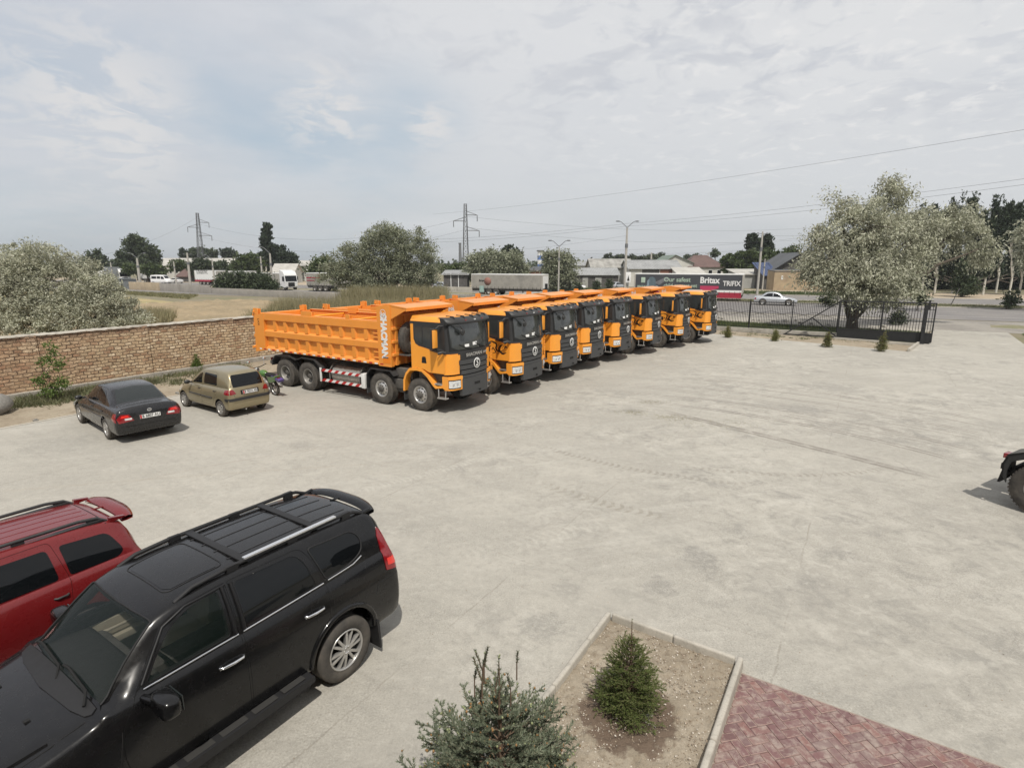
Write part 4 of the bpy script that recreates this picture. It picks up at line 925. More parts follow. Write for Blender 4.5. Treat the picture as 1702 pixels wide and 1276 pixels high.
# ================================================================ CARS
def pchip(xs, ys):
    n = len(xs); h = [xs[i+1]-xs[i] for i in range(n-1)]; d = [(ys[i+1]-ys[i])/h[i] for i in range(n-1)]; m_ = [0]*n
    m_[0] = d[0]; m_[-1] = d[-1]
    for i in range(1, n-1):
        if d[i-1]*d[i] <= 0: m_[i] = 0
        else: w1 = 2*h[i]+h[i-1]; w2 = h[i]+2*h[i-1]; m_[i] = (w1+w2)/(w1/d[i-1]+w2/d[i])
    def f(x):
        if x <= xs[0]: return ys[0]
        if x >= xs[-1]: return ys[-1]
        i = max(k for k in range(n-1) if xs[k] <= x); t = (x-xs[i])/h[i]
        return ys[i]*(1+2*t)*(1-t)**2+m_[i]*h[i]*t*(1-t)**2+ys[i+1]*t*t*(3-2*t)+m_[i+1]*h[i]*t*t*(t-1)
    return f
def loft(st, m_, grow=0, x0=None, x1=None, crown=.025, sub=5, zfloor=None, tuck=.02):
    """closed car-body solid; stations (x, zb, yw, zsh, ysh, ztop, ytop)"""
    xs = [s[0] for s in st]; fs = [pchip(xs, [s[k] for s in st]) for k in range(1, 7)]
    X = []
    for i in range(len(xs)-1):
        n = max(2, min(sub, int((xs[i+1]-xs[i])/.035)+1)) if xs[i+1]-xs[i] < .3 else int((xs[i+1]-xs[i])/.07)
        X += [xs[i]+(xs[i+1]-xs[i])*k/n for k in range(n)]
    X.append(xs[-1])
    if x0 is not None: X = [x0]+[x for x in X if x0+.02 < x < x1-.02]+[x1]
    vs = []
    for x in X:
        zb, yw, zs, ys, zt, yt = [f(x) for f in fs]; g = grow
        if zfloor is not None: zb = zfloor
        yw += g; ys += g; yt += g*.9; zt += g*.8; zs = min(zs, zt-.005)
        hgt = zs-zb
        half = [(0, zb), (yw*.5, zb), (yw*.86, zb), (yw-.05, zb+.015), (yw-tuck, zb+.07), (yw-.004, zb+.28*hgt), (yw+.002, zb+.5*hgt), (yw-.006, zb+.72*hgt), (yw*.35+ys*.65, zb+.90*hgt), (ys, zs-.022), (ys-.018, zs-.004)]
        a = (ys-.03, zs+.004); b = (yt+.012, zt-.075)
        if b[1] < a[1]+.01: b = (max(yt+.012, ys-.09) if zt-zs < .06 else yt, a[1]+(zt-zs)*.35)
        for k in range(0, 6): t = k/5; bul = .022*sin(pi*t)*(1 if zt-zs > .2 else 0); half.append((a[0]+(b[0]-a[0])*t+bul, a[1]+(b[1]-a[1])*t))
        zz = b[1]; half += [(yt-.012, zz+(zt-zz)*.55), (yt-.045, zz+(zt-zz)*.85), (yt-.10, zt+crown*.1), (yt*.62, zt+crown*.55), (yt*.32, zt+crown*.88), (0, zt+crown)]
        vs += [(x, -p[0], p[1]) for p in half[:0:-1]][::1] if False else []
        ring = [(x, p[0], p[1]) for p in half]+[(x, -p[0], p[1]) for p in half[-2:0:-1]]
        vs += ring
    n = len(ring); mb = MB(); J = len(X)
    mb.add(vs, [(j*n+i, j*n+(i+1) % n, (j+1)*n+(i+1) % n, (j+1)*n+i) for j in range(J-1) for i in range(n)], True)
    hn = (n+2)//2
    for j in (0, J-1):                                          # caps in strips across
        for k in range(hn-1):
            a, b, c, d = k, k+1, (n-k-1) % n, (n-k) % n
            f = [j*n+a, j*n+b, j*n+c, j*n+d]; f = [q for i_, q in enumerate(f) if q not in f[:i_]]
            if len(f) > 2: mb.add([], []) ; mb.f.append(tuple(f)); mb.mi.append(0); mb.sm.append(True)
    o = mb.build('body', m_, fix=True); return o
def bvh_of(o):
    bm = bmesh.new(); bm.from_mesh(o.data); t = BVHTree.FromBMesh(bm); bm.free(); return t
def cutter(pts, a, b, axis, m_): mb = MB(); mb.prism(pts, a, b, axis); return mb.build('cut', m_, fix=True)
def piece(src, pts, a, b, axis, name, m_, parent, gap=.004, single=None, smooth=30, lift=0):
    """the part of solid src inside an outline, as an object of its own"""
    o = link(name, src.data.copy(), parent); c = cutter(inset(pts, gap) if gap else pts, a, b, axis, MATS['dark']); boolean(o, c, 'INTERSECT'); kill(c)
    if m_: 
        o.data.materials.clear(); o.data.materials.append(m_)
        for p in o.data.polygons: p.material_index = 0
    if single:                                                  # keep only the outer skin
        bm = bmesh.new(); bm.from_mesh(o.data)
        dead = []
        for f in bm.faces:
            q = single.find_nearest(f.calc_center_median())
            if q[0] is None or q[3] > .003 or abs(q[1].dot(f.normal)) < .7: dead.append(f)
        bmesh.ops.delete(bm, geom=dead, context='FACES')
        if lift:
            for v in bm.verts: v.co -= v.normal*lift
        bm.to_mesh(o.data); bm.free()
    sharp(o, smooth); return o
def cut(o, pts, a, b, axis, m_=None): c = cutter(pts, a, b, axis, m_ or MATS['dark']); boolean(o, c); kill(c)
def trace(mb, bvh, pts, axis, r, side=1, n=6, sink=.3, closed=False, lift=None):
    """thin line laid on a surface; pts in the plane seen along axis"""
    P = [Vector(p) for p in pts]; 
    if closed: P.append(P[0])
    L = []
    for i in range(len(P)-1):
        k = max(1, int((P[i+1]-P[i]).length/.05)); L += [P[i].lerp(P[i+1], j/k) for j in range(k)]
    L.append(P[-1]); out = []
    for q in L:
        o, d = {'y': ((q.x, 3*side, q.y), (0, -side, 0)), 'z': ((q.x, q.y, 5), (0, 0, -1)), 'x': ((side*6+1.3, q.x, q.y), (-side, 0, 0))}[axis]
        h = bvh.ray_cast(Vector(o), Vector(d))
        if h[0] is not None: out.append(h[0]+h[1]*((r*(1-2*sink)) if lift is None else lift))
    if len(out) > 1: mb.tube(out, r, n)
    return out
def decal(bvh, pts, axis, name, m_, parent, side=1, lift=.004, thick=.02, nu=14, nv=8):
    """a lamp or plate following the body: outline box filled by a grid, then trimmed"""
    xs = [p[0] for p in pts]; 
    def span(x):
        z = []
        for i in range(len(pts)):
            a, b = pts[i-1], pts[i]
            if (a[0]-x)*(b[0]-x) <= 0 and abs(a[0]-b[0]) > 1e-9: z.append(a[1]+(b[1]-a[1])*(x-a[0])/(b[0]-a[0]))
        return (min(z), max(z)) if z else None
    mb = MB(); P = []; x0, x1 = min(xs)+1e-4, max(xs)-1e-4
    last = None
    for j in range(nv):
        for i in range(nu):
            x = x0+(x1-x0)*i/(nu-1); s_ = span(x) or (0, 0); z = s_[0]+(s_[1]-s_[0])*j/(nv-1)
            o, d = {'y': ((x, 3*side, z), (0, -side, 0)), 'z': ((x, z, 5), (0, 0, -1)), 'x': ((side*6+1.3, x, z), (-side, 0, 0))}[axis]
            h = bvh.ray_cast(Vector(o), Vector(d)); 
            if h[0] is None: p = last or Vector((x, 0, z))
            else: p = h[0]+Vector(d)*-lift
            last = p; P.append(p)
    mb.grid(P, nu, nv); dv = Vector({'y': (0, -side, 0), 'z': (0, 0, -1), 'x': (-side, 0, 0)}[axis]); Q = [p+dv*thick for p in P]; mb.grid(Q, nu, nv, flip=True)
    rim = list(range(nu))+[j*nu+nu-1 for j in range(1, nv)]+[(nv-1)*nu+i for i in range(nu-2, -1, -1)]+[j*nu for j in range(nv-2, 0, -1)]; n = len(rim)
    mb.add([P[i] for i in rim]+[Q[i] for i in rim], [((i+1) % n, i, n+i, n+(i+1) % n) for i in range(n)], False)
    return mb.build(name, m_, parent, fix=True)
def paint(name, col, metal=.0, rough=.28, dust=.1, flake=0):
    return mat(name, col, rough, metal, coat=.55, dust=dust, vs=2, var=.02)
mat('paint_black', (.0035, .0037, .0045), .25, 0, coat=.35, dust=.012, spec=.35)
paint('paint_red', (.17, .007, .009), .2, .28, .03)
paint('paint_charcoal', (.008, .008, .009), .05, .28, .015)
paint('paint_gold', (.30, .255, .155), .55, .36, .12)
paint('paint_silver', (.50, .52, .54), .6, .3, .06)
paint('paint_white', (.72, .72, .71), 0, .35, .08)
mat('cream', (.46, .42, .32), .7, var=.08, vs=4); mat('interior_dark', (.025, .024, .022), .8, var=.2, vs=6); mat('interior_grey', (.10, .095, .085), .85, var=.2, vs=6)
mat('roof_dusty', (.012, .012, .014), .4, coat=.3, dust=.03)
mat('plate_white', (.75, .75, .73), .4)
mat('silver_trim', (.72, .73, .74), .3, .8)

def car_common(T, body, B, wheels, arch_r, wr, wd, style, wy, cuts=True, flare=0, paintm=None):
    for (x, zc) in wheels:
        for s in (-1, 1):
            c_ = MB(); c_.lathe([(.001, wy-wd*.75), (arch_r, wy-wd*.75), (arch_r, wy+.35), (.001, wy+.35)], 40, Matrix.Translation((x, 0, zc)) @ M2(0, 0, 0, s))
            ct = c_.build('c', MATS['dark'], fix=True, weld=True); boolean(body, ct); kill(ct)
            make_wheel(T, x, s*(wy-wd/2+.0), wr, wd, s, style, rim_r=wr*(.62 if style != 'six' else .61))
def plate(T, M, txt, flag=True, w_=.52, h=.112):
    mb = MB(); mb.m(0).box(-w_/2, w_/2, -h/2, h/2, 0, .012, M); mb.m(1); text_mesh(mb, txt, h*.95, M @ Matrix.Translation((.02, 0, .016)), .004, .001, sx=.92)
    if flag: mb.m(2).box(-w_/2+.008, -w_/2+.052, -h*.42, h*.42, .012, .014, M)
    mb.m(1)
    for a, b, c, d in ((-w_/2, w_/2, -h/2, -h/2+.004), (-w_/2, w_/2, h/2-.004, h/2), (-w_/2, -w_/2+.004, -h/2, h/2), (w_/2-.004, w_/2, -h/2, h/2)): mb.box(a, b, c, d, .012, .0135, M)
    return mb.build('number_plate', [MATS['plate_white'], MATS['dark'], MATS['red_paint']], T)
def dup_side(fn):
    for s in (1, -1): fn(s)
# ---------------------------------------------------------------- big black SUV in the corner
mat('trim_black', (.007, .007, .008), .45); mat('trim_dark', (.016, .016, .017), .6)
def build_suv():
    T = thing('off_road_car', 'big black off-road car with roof rails and one silver rail strip beside the red car', 'car')
    P = MATS['paint_black']
    st = [(-1.0, .56, .66, .76, .60, .80, .50), (-.985, .48, .78, .88, .70, .90, .60), (-.95, .43, .87, .96, .80, .985, .68), (-.915, .41, .90, 1.02, .84, 1.06, .68), (-.895, .40, .918, 1.16, .85, 1.24, .70), (-.86, .39, .925, 1.25, .852, 1.46, .68), (-.81, .38, .93, 1.29, .855, 1.65, .66), (-.71, .38, .933, 1.30, .856, 1.765, .645),
          (-.5, .38, .935, 1.30, .856, 1.80, .64), (0, .38, .94, 1.29, .868, 1.825, .66), (.6, .38, .935, 1.28, .872, 1.83, .665), (1.2, .38, .93, 1.27, .872, 1.82, .66), (1.6, .38, .93, 1.26, .87, 1.785, .645), (1.80, .38, .93, 1.26, .87, 1.735, .63), (1.95, .38, .93, 1.255, .87, 1.635, .645), (2.15, .38, .93, 1.25, .87, 1.46, .68), (2.36, .38, .93, 1.24, .865, 1.278, .72), (2.42, .38, .93, 1.20, .86, 1.238, .74), (2.7, .38, .935, 1.14, .855, 1.20, .70), (3.1, .38, .935, 1.08, .84, 1.155, .66), (3.4, .38, .92, 1.02, .81, 1.09, .62), (3.58, .40, .87, .93, .75, .98, .58), (3.68, .44, .79, .80, .68, .83, .52), (3.74, .52, .64, .68, .56, .70, .45)]
    body = loft(st, P, crown=.03); B = bvh_of(body)
    cav = loft(st, MATS['interior_grey'], grow=-.055, x0=-.66, x1=2.30, zfloor=.48, crown=.02); boolean(body, cav); kill(cav)
    solid = link('tmp', body.data.copy())
    fd = rounded([(1.185, .47), (2.20, .47), (2.30, .80), (2.27, 1.08), (2.10, 1.30), (1.80, 1.66), (1.58, 1.752), (1.185, 1.785)], [.05, .05, .1, .05, .05, .1, .1, .03])
    rdr = rounded([(1.165, .47), (.52, .47), (.44, .60), (.20, .88), (.15, 1.25), (.24, 1.60), (.34, 1.775), (1.165, 1.785)], [.05, .08, .1, .12, .05, .1, .08, .03])
    fw = rounded([(1.27, 1.315), (2.02, 1.30), (1.90, 1.45), (1.74, 1.615), (1.56, 1.708), (1.27, 1.745)], [.03, .03, .05, .1, .08, .04])
    rw = rounded([(1.10, 1.32), (.27, 1.335), (.33, 1.60), (.42, 1.735), (1.10, 1.752)], [.03, .04, .08, .08, .04])
    qw = rounded([(.14, 1.345), (-.20, 1.355), (-.43, 1.43), (-.46, 1.58), (-.36, 1.69), (.26, 1.73)], [.04, .12, .1, .1, .08, .05])
    wsh = rounded([(2.345, -.70), (2.375, 0), (2.345, .70), (1.83, .585), (1.86, 0), (1.83, -.585)], [.06, 0, .06, .06, 0, .06])
    wsh = [(2.335, -.71), (2.365, -.4), (2.375, 0), (2.365, .4), (2.335, .71), (2.10, .635), (1.84, .585), (1.865, .3), (1.872, 0), (1.865, -.3), (1.84, -.585), (2.10, -.635)]
    for s in (1, -1):
        y0, y1 = (.45, 1.1) if s > 0 else (-1.1, -.45)
        for nm, dp, wp, gm in (('front_door', fd, fw, MATS['clear_glass']), ('rear_door', rdr, rw, MATS['dark_glass'])):
            d = piece(solid, dp, y0, y1, 'y', 'door', None, T); 
            piece(solid, wp, y0, y1, 'y', 'side_window', gm, d, gap=.002, single=B, lift=.006)
            cut(d, wp, y0, y1, 'y'); sharp(d, 30); cut(body, dp, y0, y1, 'y')
            hx = 1.33 if nm == 'front_door' else .38
            mb = MB(); L = trace(mb, B, [(hx-.12, 1.095), (hx+.12, 1.10)], 'y', .001, s); mb = MB()
            q = [L[0]+Vector((0, s*.0, 0)), L[0]+Vector((.02, s*.03, 0)), L[len(L)//2]+Vector((0, s*.038, 0)), L[-1]+Vector((-.02, s*.03, 0)), L[-1]]; mb.tube(q, [.012, .014, .016, .014, .012], 8); mb.tube([L[0]+Vector((-.0, s*.004, -.02)), L[-1]+Vector((0, s*.004, -.02))], .006); mb.build('handle', MATS['chrome'], d)
            mb = MB(); trace(mb, B, [(1.20, 1.292), (2.06, 1.277)] if nm == 'front_door' else [(.18, 1.318), (1.15, 1.294)], 'y', .009, s, sink=.25); mb.build('chrome_strip', MATS['chrome'], d)
            if nm == 'front_door':
                mb = MB(); trace(mb, B, [(1.19, 1.765), (1.57, 1.735), (1.78, 1.645), (2.06, 1.31)], 'y', .014, s, sink=.4); mb.build('window_frame', MATS['trim_black'], d)
            mb = MB(); trace(mb, B, [(1.225, 1.31), (1.225, 1.76)] if nm == 'front_door' else [(1.135, 1.31), (1.135, 1.76)], 'y', .022, s, sink=.45); mb.build('window_pillar', MATS['trim_black'], d)
        piece(solid, qw, y0, y1, 'y', 'quarter_window', MATS['dark_glass'], T, gap=.002, single=B, lift=-.001); 
        mb = MB(); trace(mb, B, qw, 'y', .009, s, closed=True); mb.build('window_seal', MATS['trim_dark'], T)
        mb = MB(); trace(mb, B, [(.12, 1.325), (-.26, 1.34), (-.40, 1.38)], 'y', .009, s, sink=.25); mb.build('chrome_strip', MATS['chrome'], T)
        # mirror
        mb = MB(); mb.sphere((0, 0, 0), 1, 24, 16); mb.v = [(2.0+.085*(abs(x)**.62*(1 if x > 0 else -1)), s*1.08+.15*(abs(y)**.6*(1 if y > 0 else -1)), 1.21+.10*(abs(z)**.6*(1 if z > 0 else -1))) for x, y, z in mb.v]; mb.tube([(2.08, s*.86, 1.22), (2.05, s*1.0, 1.23)], .035); mi = mb.build('wing_mirror', P, T)
        mb = MB(); mb.box(1.908, 1.918, *sorted((s*.97, s*1.19)), 1.14, 1.28); mb.build('mirror_glass', MATS['grey_glass'], mi)
        # running board
        mb = MB(); mb.prism(rounded([(.52, .36), (2.28, .36), (2.28, .46), (.52, .44)], .02), s*.86, s*1.03); mb.prism(rounded([(.54, .30), (2.2, .30), (2.2, .36), (.54, .36)], .02), s*.84, s*.98); rb = mb.build('running_board', MATS['trim_dark'], T, bevel=.015, fix=True)
        mb = MB()
        for k in range(5): mb.box(.62+k*.33, .62+k*.33+.26, *sorted((s*.92, s*1.0)), .452, .458)
        mb.build('tread_pad', mat('pad_rubber', (.035, .034, .032), .7), rb)
        # flares
        for x in (0, 2.79):
            mb = MB(); pts = []
            for k in range(19):
                a = R(-12+204*k/18); pts.append((x+.475*cos(a), .44+.475*sin(a)))
            mb2 = MB(); trace(mb2, B, pts, 'y', .035, s, 8, .62); mb2.build('wheel_arch_trim', P, T)
        mb = MB(); mb.prism([(-.52, .10), (-.50, .10), (-.46, .50), (-.50, .50)], s*.70, s*.96); mb.build('mudflap', MATS['trim_dark'], T)
        # tail lamp
        tl = [( -.93, 1.02), (-.72, 1.05), (-.74, 1.35), (-.72, 1.58), (-.80, 1.57), (-.90, 1.25)]
        L_ = decal(B, [(-.905, 1.03), (-.70, 1.08), (-.70, 1.50), (-.75, 1.60), (-.80, 1.52)], 'y', 'tail_lamp', MATS['lamp_red'], T, s, .012, .06, 10, 12)
        decal(B, [(-.895, 1.10), (-.74, 1.13), (-.74, 1.21), (-.88, 1.20)], 'y', 'lamp_reflector', MATS['lamp_bright'], L_, s, .016, .01, 6, 4)
        # roof rails: posts, black rail, silver strip on the visible one
        def rz(x, y): h = B.ray_cast(Vector((x, y, 4)), Vector((0, 0, -1))); return h[0].z
        mb = MB(); yy = s*.565
        pts = [(1.62, s*.57, rz(1.62, .57)-.01), (1.45, yy, 1.835), (1.1, yy, 1.862), (-.35, yy, 1.862), (-.52, yy, 1.84), (-.66, s*.56, rz(-.6, .56)-.01)]
        mb.tube(pts, [.022]*6, 10)
        for x in (1.05, .35, -.4): mb.box(x-.06, x+.06, yy-.022, yy+.022, rz(x, abs(yy))-.02, 1.88)
        rl = mb.build('roof_rail', MATS['trim_dark'], T)
        if s < 0: continue
        mb = MB(); mb.box(-.25, .92, yy-.027, yy+.027, 1.880, 1.902); mb.build('rail_strip', MATS['silver_trim'], rl, bevel=.008)
    # windscreen
    gl = piece(solid, wsh, 1.0, 2.2, 'z', 'windscreen', MATS['clear_glass'], T, gap=.002, single=B, lift=.004); cut(body, wsh, 1.0, 2.2, 'z')
    mb = MB(); trace(mb, B, [(1.835, -.60), (1.86, -.3), (1.868, 0), (1.86, .3), (1.835, .60)], 'z', .008, sink=.3); trace(mb, B, [(2.335, .715), (2.10, .64), (1.84, .59)], 'z', .009, sink=.3); trace(mb, B, [(2.335, -.715), (2.10, -.64), (1.84, -.59)], 'z', .009, sink=.3); mb.build('windscreen_seal', MATS['trim_dark'], T)
    # rear glass and spoiler
    rg = [(-.60, 1.30), (.60, 1.30), (.54, 1.64), (-.54, 1.64)]
    decal(B, rg, 'x', 'rear_window', MATS['dark_glass'], T, -1, .004, .02, 14, 6)
    mb = MB(); P1 = []; nu = 21
    for j, (dx_, dz_) in enumerate(((0, -.012), (-.02, .012), (-.15, .03), (-.21, .012), (-.20, -.02), (-.12, -.022), (-.02, -.03))):
        for i in range(nu):
            y = -.60+1.20*i/(nu-1); k = (abs(y)/.60)**3; P1.append((-.76+dx_*.85*(1-.35*k)+.04*k, y, 1.80+dz_-.05*k))
    mb.grid(P1, nu, 7); 
    for s in (-1, 1): mb.tube([(-.64, s*.56, 1.765), (-.78, s*.57, 1.775)], .028)
    mb.tube([(-.64, 0, 1.815), (-.80, 0, 1.80)], .014); mb.build('rear_spoiler', MATS['paint_black'], T, fix=True)
    # roof: sunroof line, ribs, cross bars
    mb = MB(); trace(mb, B, rounded([(1.05, -.42), (1.62, -.40), (1.62, .40), (1.05, .42)], .08), 'z', .006, closed=True, sink=.35); mb.build('sunroof_seam', MATS['trim_dark'], T)
    sr = decal(B, rounded([(1.07, -.40), (1.60, -.38), (1.60, .38), (1.07, .40)], .07), 'z', 'sunroof', MATS['paint_black'], T, 1, .0035, .01, 12, 10)
    mb = MB()
    for y in (-.36, -.12, .12, .36): trace(mb, B, [(-.55, y), (.98, y)], 'z', .008, sink=.45)
    mb.build('roof_rib', MATS['roof_dusty'], T)
    for x in (.90, .02):
        mb = MB(); mb.bar((x, -.55, 1.862), (x, .55, 1.862), .085, .022); mb.build('roof_bar', MATS['trim_dark'], T, bevel=.008)
    # bonnet shut line, washer jets, cowl, wipers, bumper line
    mb = MB(); trace(mb, B, [(2.46, .74), (3.0, .72), (3.5, .60), (3.62, .3), (3.64, 0), (3.62, -.3), (3.5, -.60), (3.0, -.72), (2.46, -.74)], 'z', .005, sink=.5); 
    trace(mb, B, [(2.28, 1.06), (2.33, .80), (2.25, .50)], 'y', .004, 1, sink=.5); trace(mb, B, [(-.93, .98), (-.55, .97), (-.50, .85)], 'y', .006, 1, sink=.5); trace(mb, B, [(-.93, .98), (-.55, .97), (-.50, .85)], 'y', .006, -1, sink=.5)
    trace(mb, B, [(.10, 1.27), (.13, .93)], 'y', .003, 1, sink=.5); mb.build('shut_line', MATS['dark'], T)
    mb = MB()
    for y in (-.34, .34): h = B.ray_cast(Vector((2.72, y, 4)), Vector((0, 0, -1)))[0]; mb.box(2.70, 2.74, y-.02, y+.02, h.z-.004, h.z+.012)
    mb.build('washer_jet', MATS['dark'], T)
    decal(B, [(2.37, -.72), (2.44, -.74), (2.52, -.4), (2.53, 0), (2.52, .4), (2.44, .74), (2.37, .72)], 'z', 'cowl', MATS['trim_dark'], T, 1, .012, .02, 5, 16)
    for (ya, yb) in ((.62, -.02), (.05, -.60)):
        mb = MB(); mb.tube([(2.42, ya, 1.275), (2.36, ya-.1, 1.33), (2.33, yb+.1, 1.34), (2.335, yb, 1.33)], .012, 6); mb.build('wiper', MATS['dark'], T)
    for s in (-1, 1): decal(B, [(3.35, .80), (3.66, .78), (3.64, .92), (3.50, 1.0), (3.35, 1.02)], 'y', 'headlight', MATS['lens'], T, s, .008, .05, 10, 6)
    decal(B, [(-.38, .68), (.38, .68), (.40, .90), (-.40, .90)], 'x', 'grille', MATS['chrome'], T, 1, .01, .04, 12, 5)
    # inside
    mb = MB(); mb.prism(rounded([(1.78, .75), (2.36, .75), (2.36, 1.17), (2.12, 1.20), (1.88, 1.16), (1.80, 1.02)], .05), -.76, .76); mb.build('dashboard', MATS['interior_dark'], T, bevel=.02, fix=True)
    mb = MB(); mb.prism(rounded([(1.72, .85), (1.80, .85), (1.84, 1.08), (1.76, 1.06)], .02), -.74, .74); mb.box(.7, 1.85, -.13, .13, .5, .92); mb.build('dash_trim', MATS['interior_grey'], T, bevel=.02, fix=True)
    for s in (-1, 1):
        mb = MB(); mb.box(.95, 1.45, s*.40-.25, s*.40+.25, .68, .86); mb.prism(rounded([(.78, .82), (1.0, .82), (.92, 1.46), (.74, 1.42)], .06), s*.40-.24, s*.40+.24); mb.prism(rounded([(.78, 1.45), (.88, 1.46), (.86, 1.64), (.77, 1.62)], .03), s*.40-.13, s*.40+.13); mb.build('seat', MATS['interior_grey'] if s > 0 else MATS['cream'], T, bevel=.05, fix=True)
        mb = MB(); mb.box(1.0, 2.02, *sorted((s*.80, s*.76)), .62, 1.14); mb.box(1.3, 1.8, *sorted((s*.76, s*.66)), .90, .97); mb.tube([(1.4, s*.76, 1.04), (1.5, s*.70, 1.06), (1.75, s*.70, 1.06), (1.82, s*.76, 1.04)], .018); mb.build('door_lining', MATS['cream'], T, bevel=.02)
    mb = MB(); M = Matrix.Translation((1.66, .38, 1.10)) @ Matrix.Rotation(R(-62), 4, 'Y') @ Matrix.Rotation(R(90), 4, 'X')
    mb.lathe([(.185+.014*cos(a), .014*sin(a)) for a in [2*pi*k/8 for k in range(9)]], 32, M); mb.box(-.17, .17, -.012, .012, -.03, .03, M); mb.box(-.05, .05, -.012, .02, -.17, .05, M); mb.build('steering_wheel', MATS['interior_dark'], T)
    mb = MB(); mb.box(-.6, .6, -.7, .7, .62, .85); mb.prism([(-.05, .8), (.15, .8), (.05, 1.5), (-.08, 1.5)], -.65, .65); mb.build('rear_seat', MATS['interior_grey'], T, bevel=.05)
    mb = MB(); mb.box(1.80, 1.83, -.12, .12, 1.60, 1.67); mb.build('inner_mirror', MATS['interior_dark'], T, bevel=.01)
    car_common(T, body, B, [(0, .43), (2.79, .43)], .455, .385, .265, 'six', .945)
    body.parent = T; sharp(body, 30); kill(solid); return T
suv = build_suv(); suv.location = (-2.74, 6.318, 0); suv.rotation_euler = (0, 0, -2.151)

# ---------------------------------------------------------------- generic closed car from a description
def build_car(name, label, pm, st, doors, wins, ws, rwin, wb, wr, arch, wy, style, glass='dark_glass', extra=None, crown=.03, arch_z=None, wd=.19, detail=True, roof_lift=0):
    T = thing(name, label, 'car'); body = loft(st, MATS[pm], crown=crown); B = bvh_of(body); solid = link('tmp', body.data.copy())
    if detail:
        for s in (1, -1):
            y0, y1 = (.35, 1.1) if s > 0 else (-1.1, -.35)
            for dp, wp in doors:
                d = piece(solid, dp, y0, y1, 'y', 'door', None, T)
                if wp: piece(solid, wp, y0, y1, 'y', 'side_window', MATS[glass], d, gap=.002, single=B, lift=-.003)
                cut(body, dp, y0, y1, 'y')
                hx = min(p[0] for p in dp)+.13; hz = doors_h
                mb = MB(); L = trace(mb, B, [(hx-.07, hz), (hx+.07, hz)], 'y', .001, s); mb = MB()
                mb.tube([L[0], L[0]+Vector((.02, s*.025, 0)), L[-1]+Vector((-.02, s*.025, 0)), L[-1]], .013); mb.build('handle', MATS['black_plastic'], d)
            for wp in wins: piece(solid, wp, y0, y1, 'y', 'quarter_window', MATS[glass], T, gap=.002, single=B, lift=-.003)
    else:
        for s in (1, -1):
            for dp, wp in doors:
                if wp: decal(B, wp, 'y', 'side_window', MATS[glass], T, s, .006, .02, 10, 5)
            mb = MB()
            for dp, wp in doors: trace(mb, B, dp, 'y', .008, s, closed=True, sink=.4)
            mb.build('door_seam', MATS['dark'], T)
    if ws: decal(B, ws, 'z', 'windscreen', MATS[glass], T, 1, .004, .02, 12, 14)
    if rwin: decal(B, rwin[0], rwin[1], 'rear_window', MATS[rwin[2] if len(rwin) > 2 else glass], T, -1, .004, .02, 16, 12)
    for s in (1, -1):
        mx = max(max(p[0] for p in w_) for d_, w_ in doors if w_)
        mb = MB(); z_ = mirror_z; mb.sphere((mx-.02, s*(wy+.10), z_), .10, 14, 10, (.6, 1, .68)); mb.tube([(mx+.02, s*(wy-.08), z_-.03), (mx, s*(wy+.04), z_-.02)], .025); mb.build('wing_mirror', MATS[mirror_m], T)
    if extra: extra(T, B, body, solid)
    car_common(T, body, B, [(0, arch_z or wr+.03), (wb, arch_z or wr+.03)], arch, wr, wd, style, wy)
    body.parent = T; sharp(body, 30); kill(solid); return T
# --- red estate car beside it
st = [(-.86, .50, .68, .74, .60, .78, .50), (-.84, .42, .80, .88, .72, .90, .58), (-.80, .36, .86, .98, .78, 1.02, .62), (-.76, .34, .875, 1.12, .79, 1.22, .62), (-.70, .33, .885, 1.15, .80, 1.42, .60), (-.62, .33, .89, 1.17, .81, 1.545, .58),
      (-.48, .33, .895, 1.17, .815, 1.60, .585), (0, .33, .90, 1.16, .82, 1.635, .60), (.8, .33, .90, 1.14, .825, 1.65, .61), (1.35, .33, .90, 1.12, .825, 1.62, .60), (1.62, .33, .90, 1.11, .82, 1.55, .60), (1.95, .33, .90, 1.09, .82, 1.33, .66), (2.25, .33, .90, 1.06, .81, 1.10, .70), (2.6, .33, .90, .98, .80, 1.02, .66), (3.1, .35, .88, .90, .77, .95, .60), (3.4, .38, .84, .80, .72, .84, .54), (3.55, .46, .72, .66, .60, .68, .44)]
doors_h, mirror_z, mirror_m = 1.0, 1.14, 'paint_red'
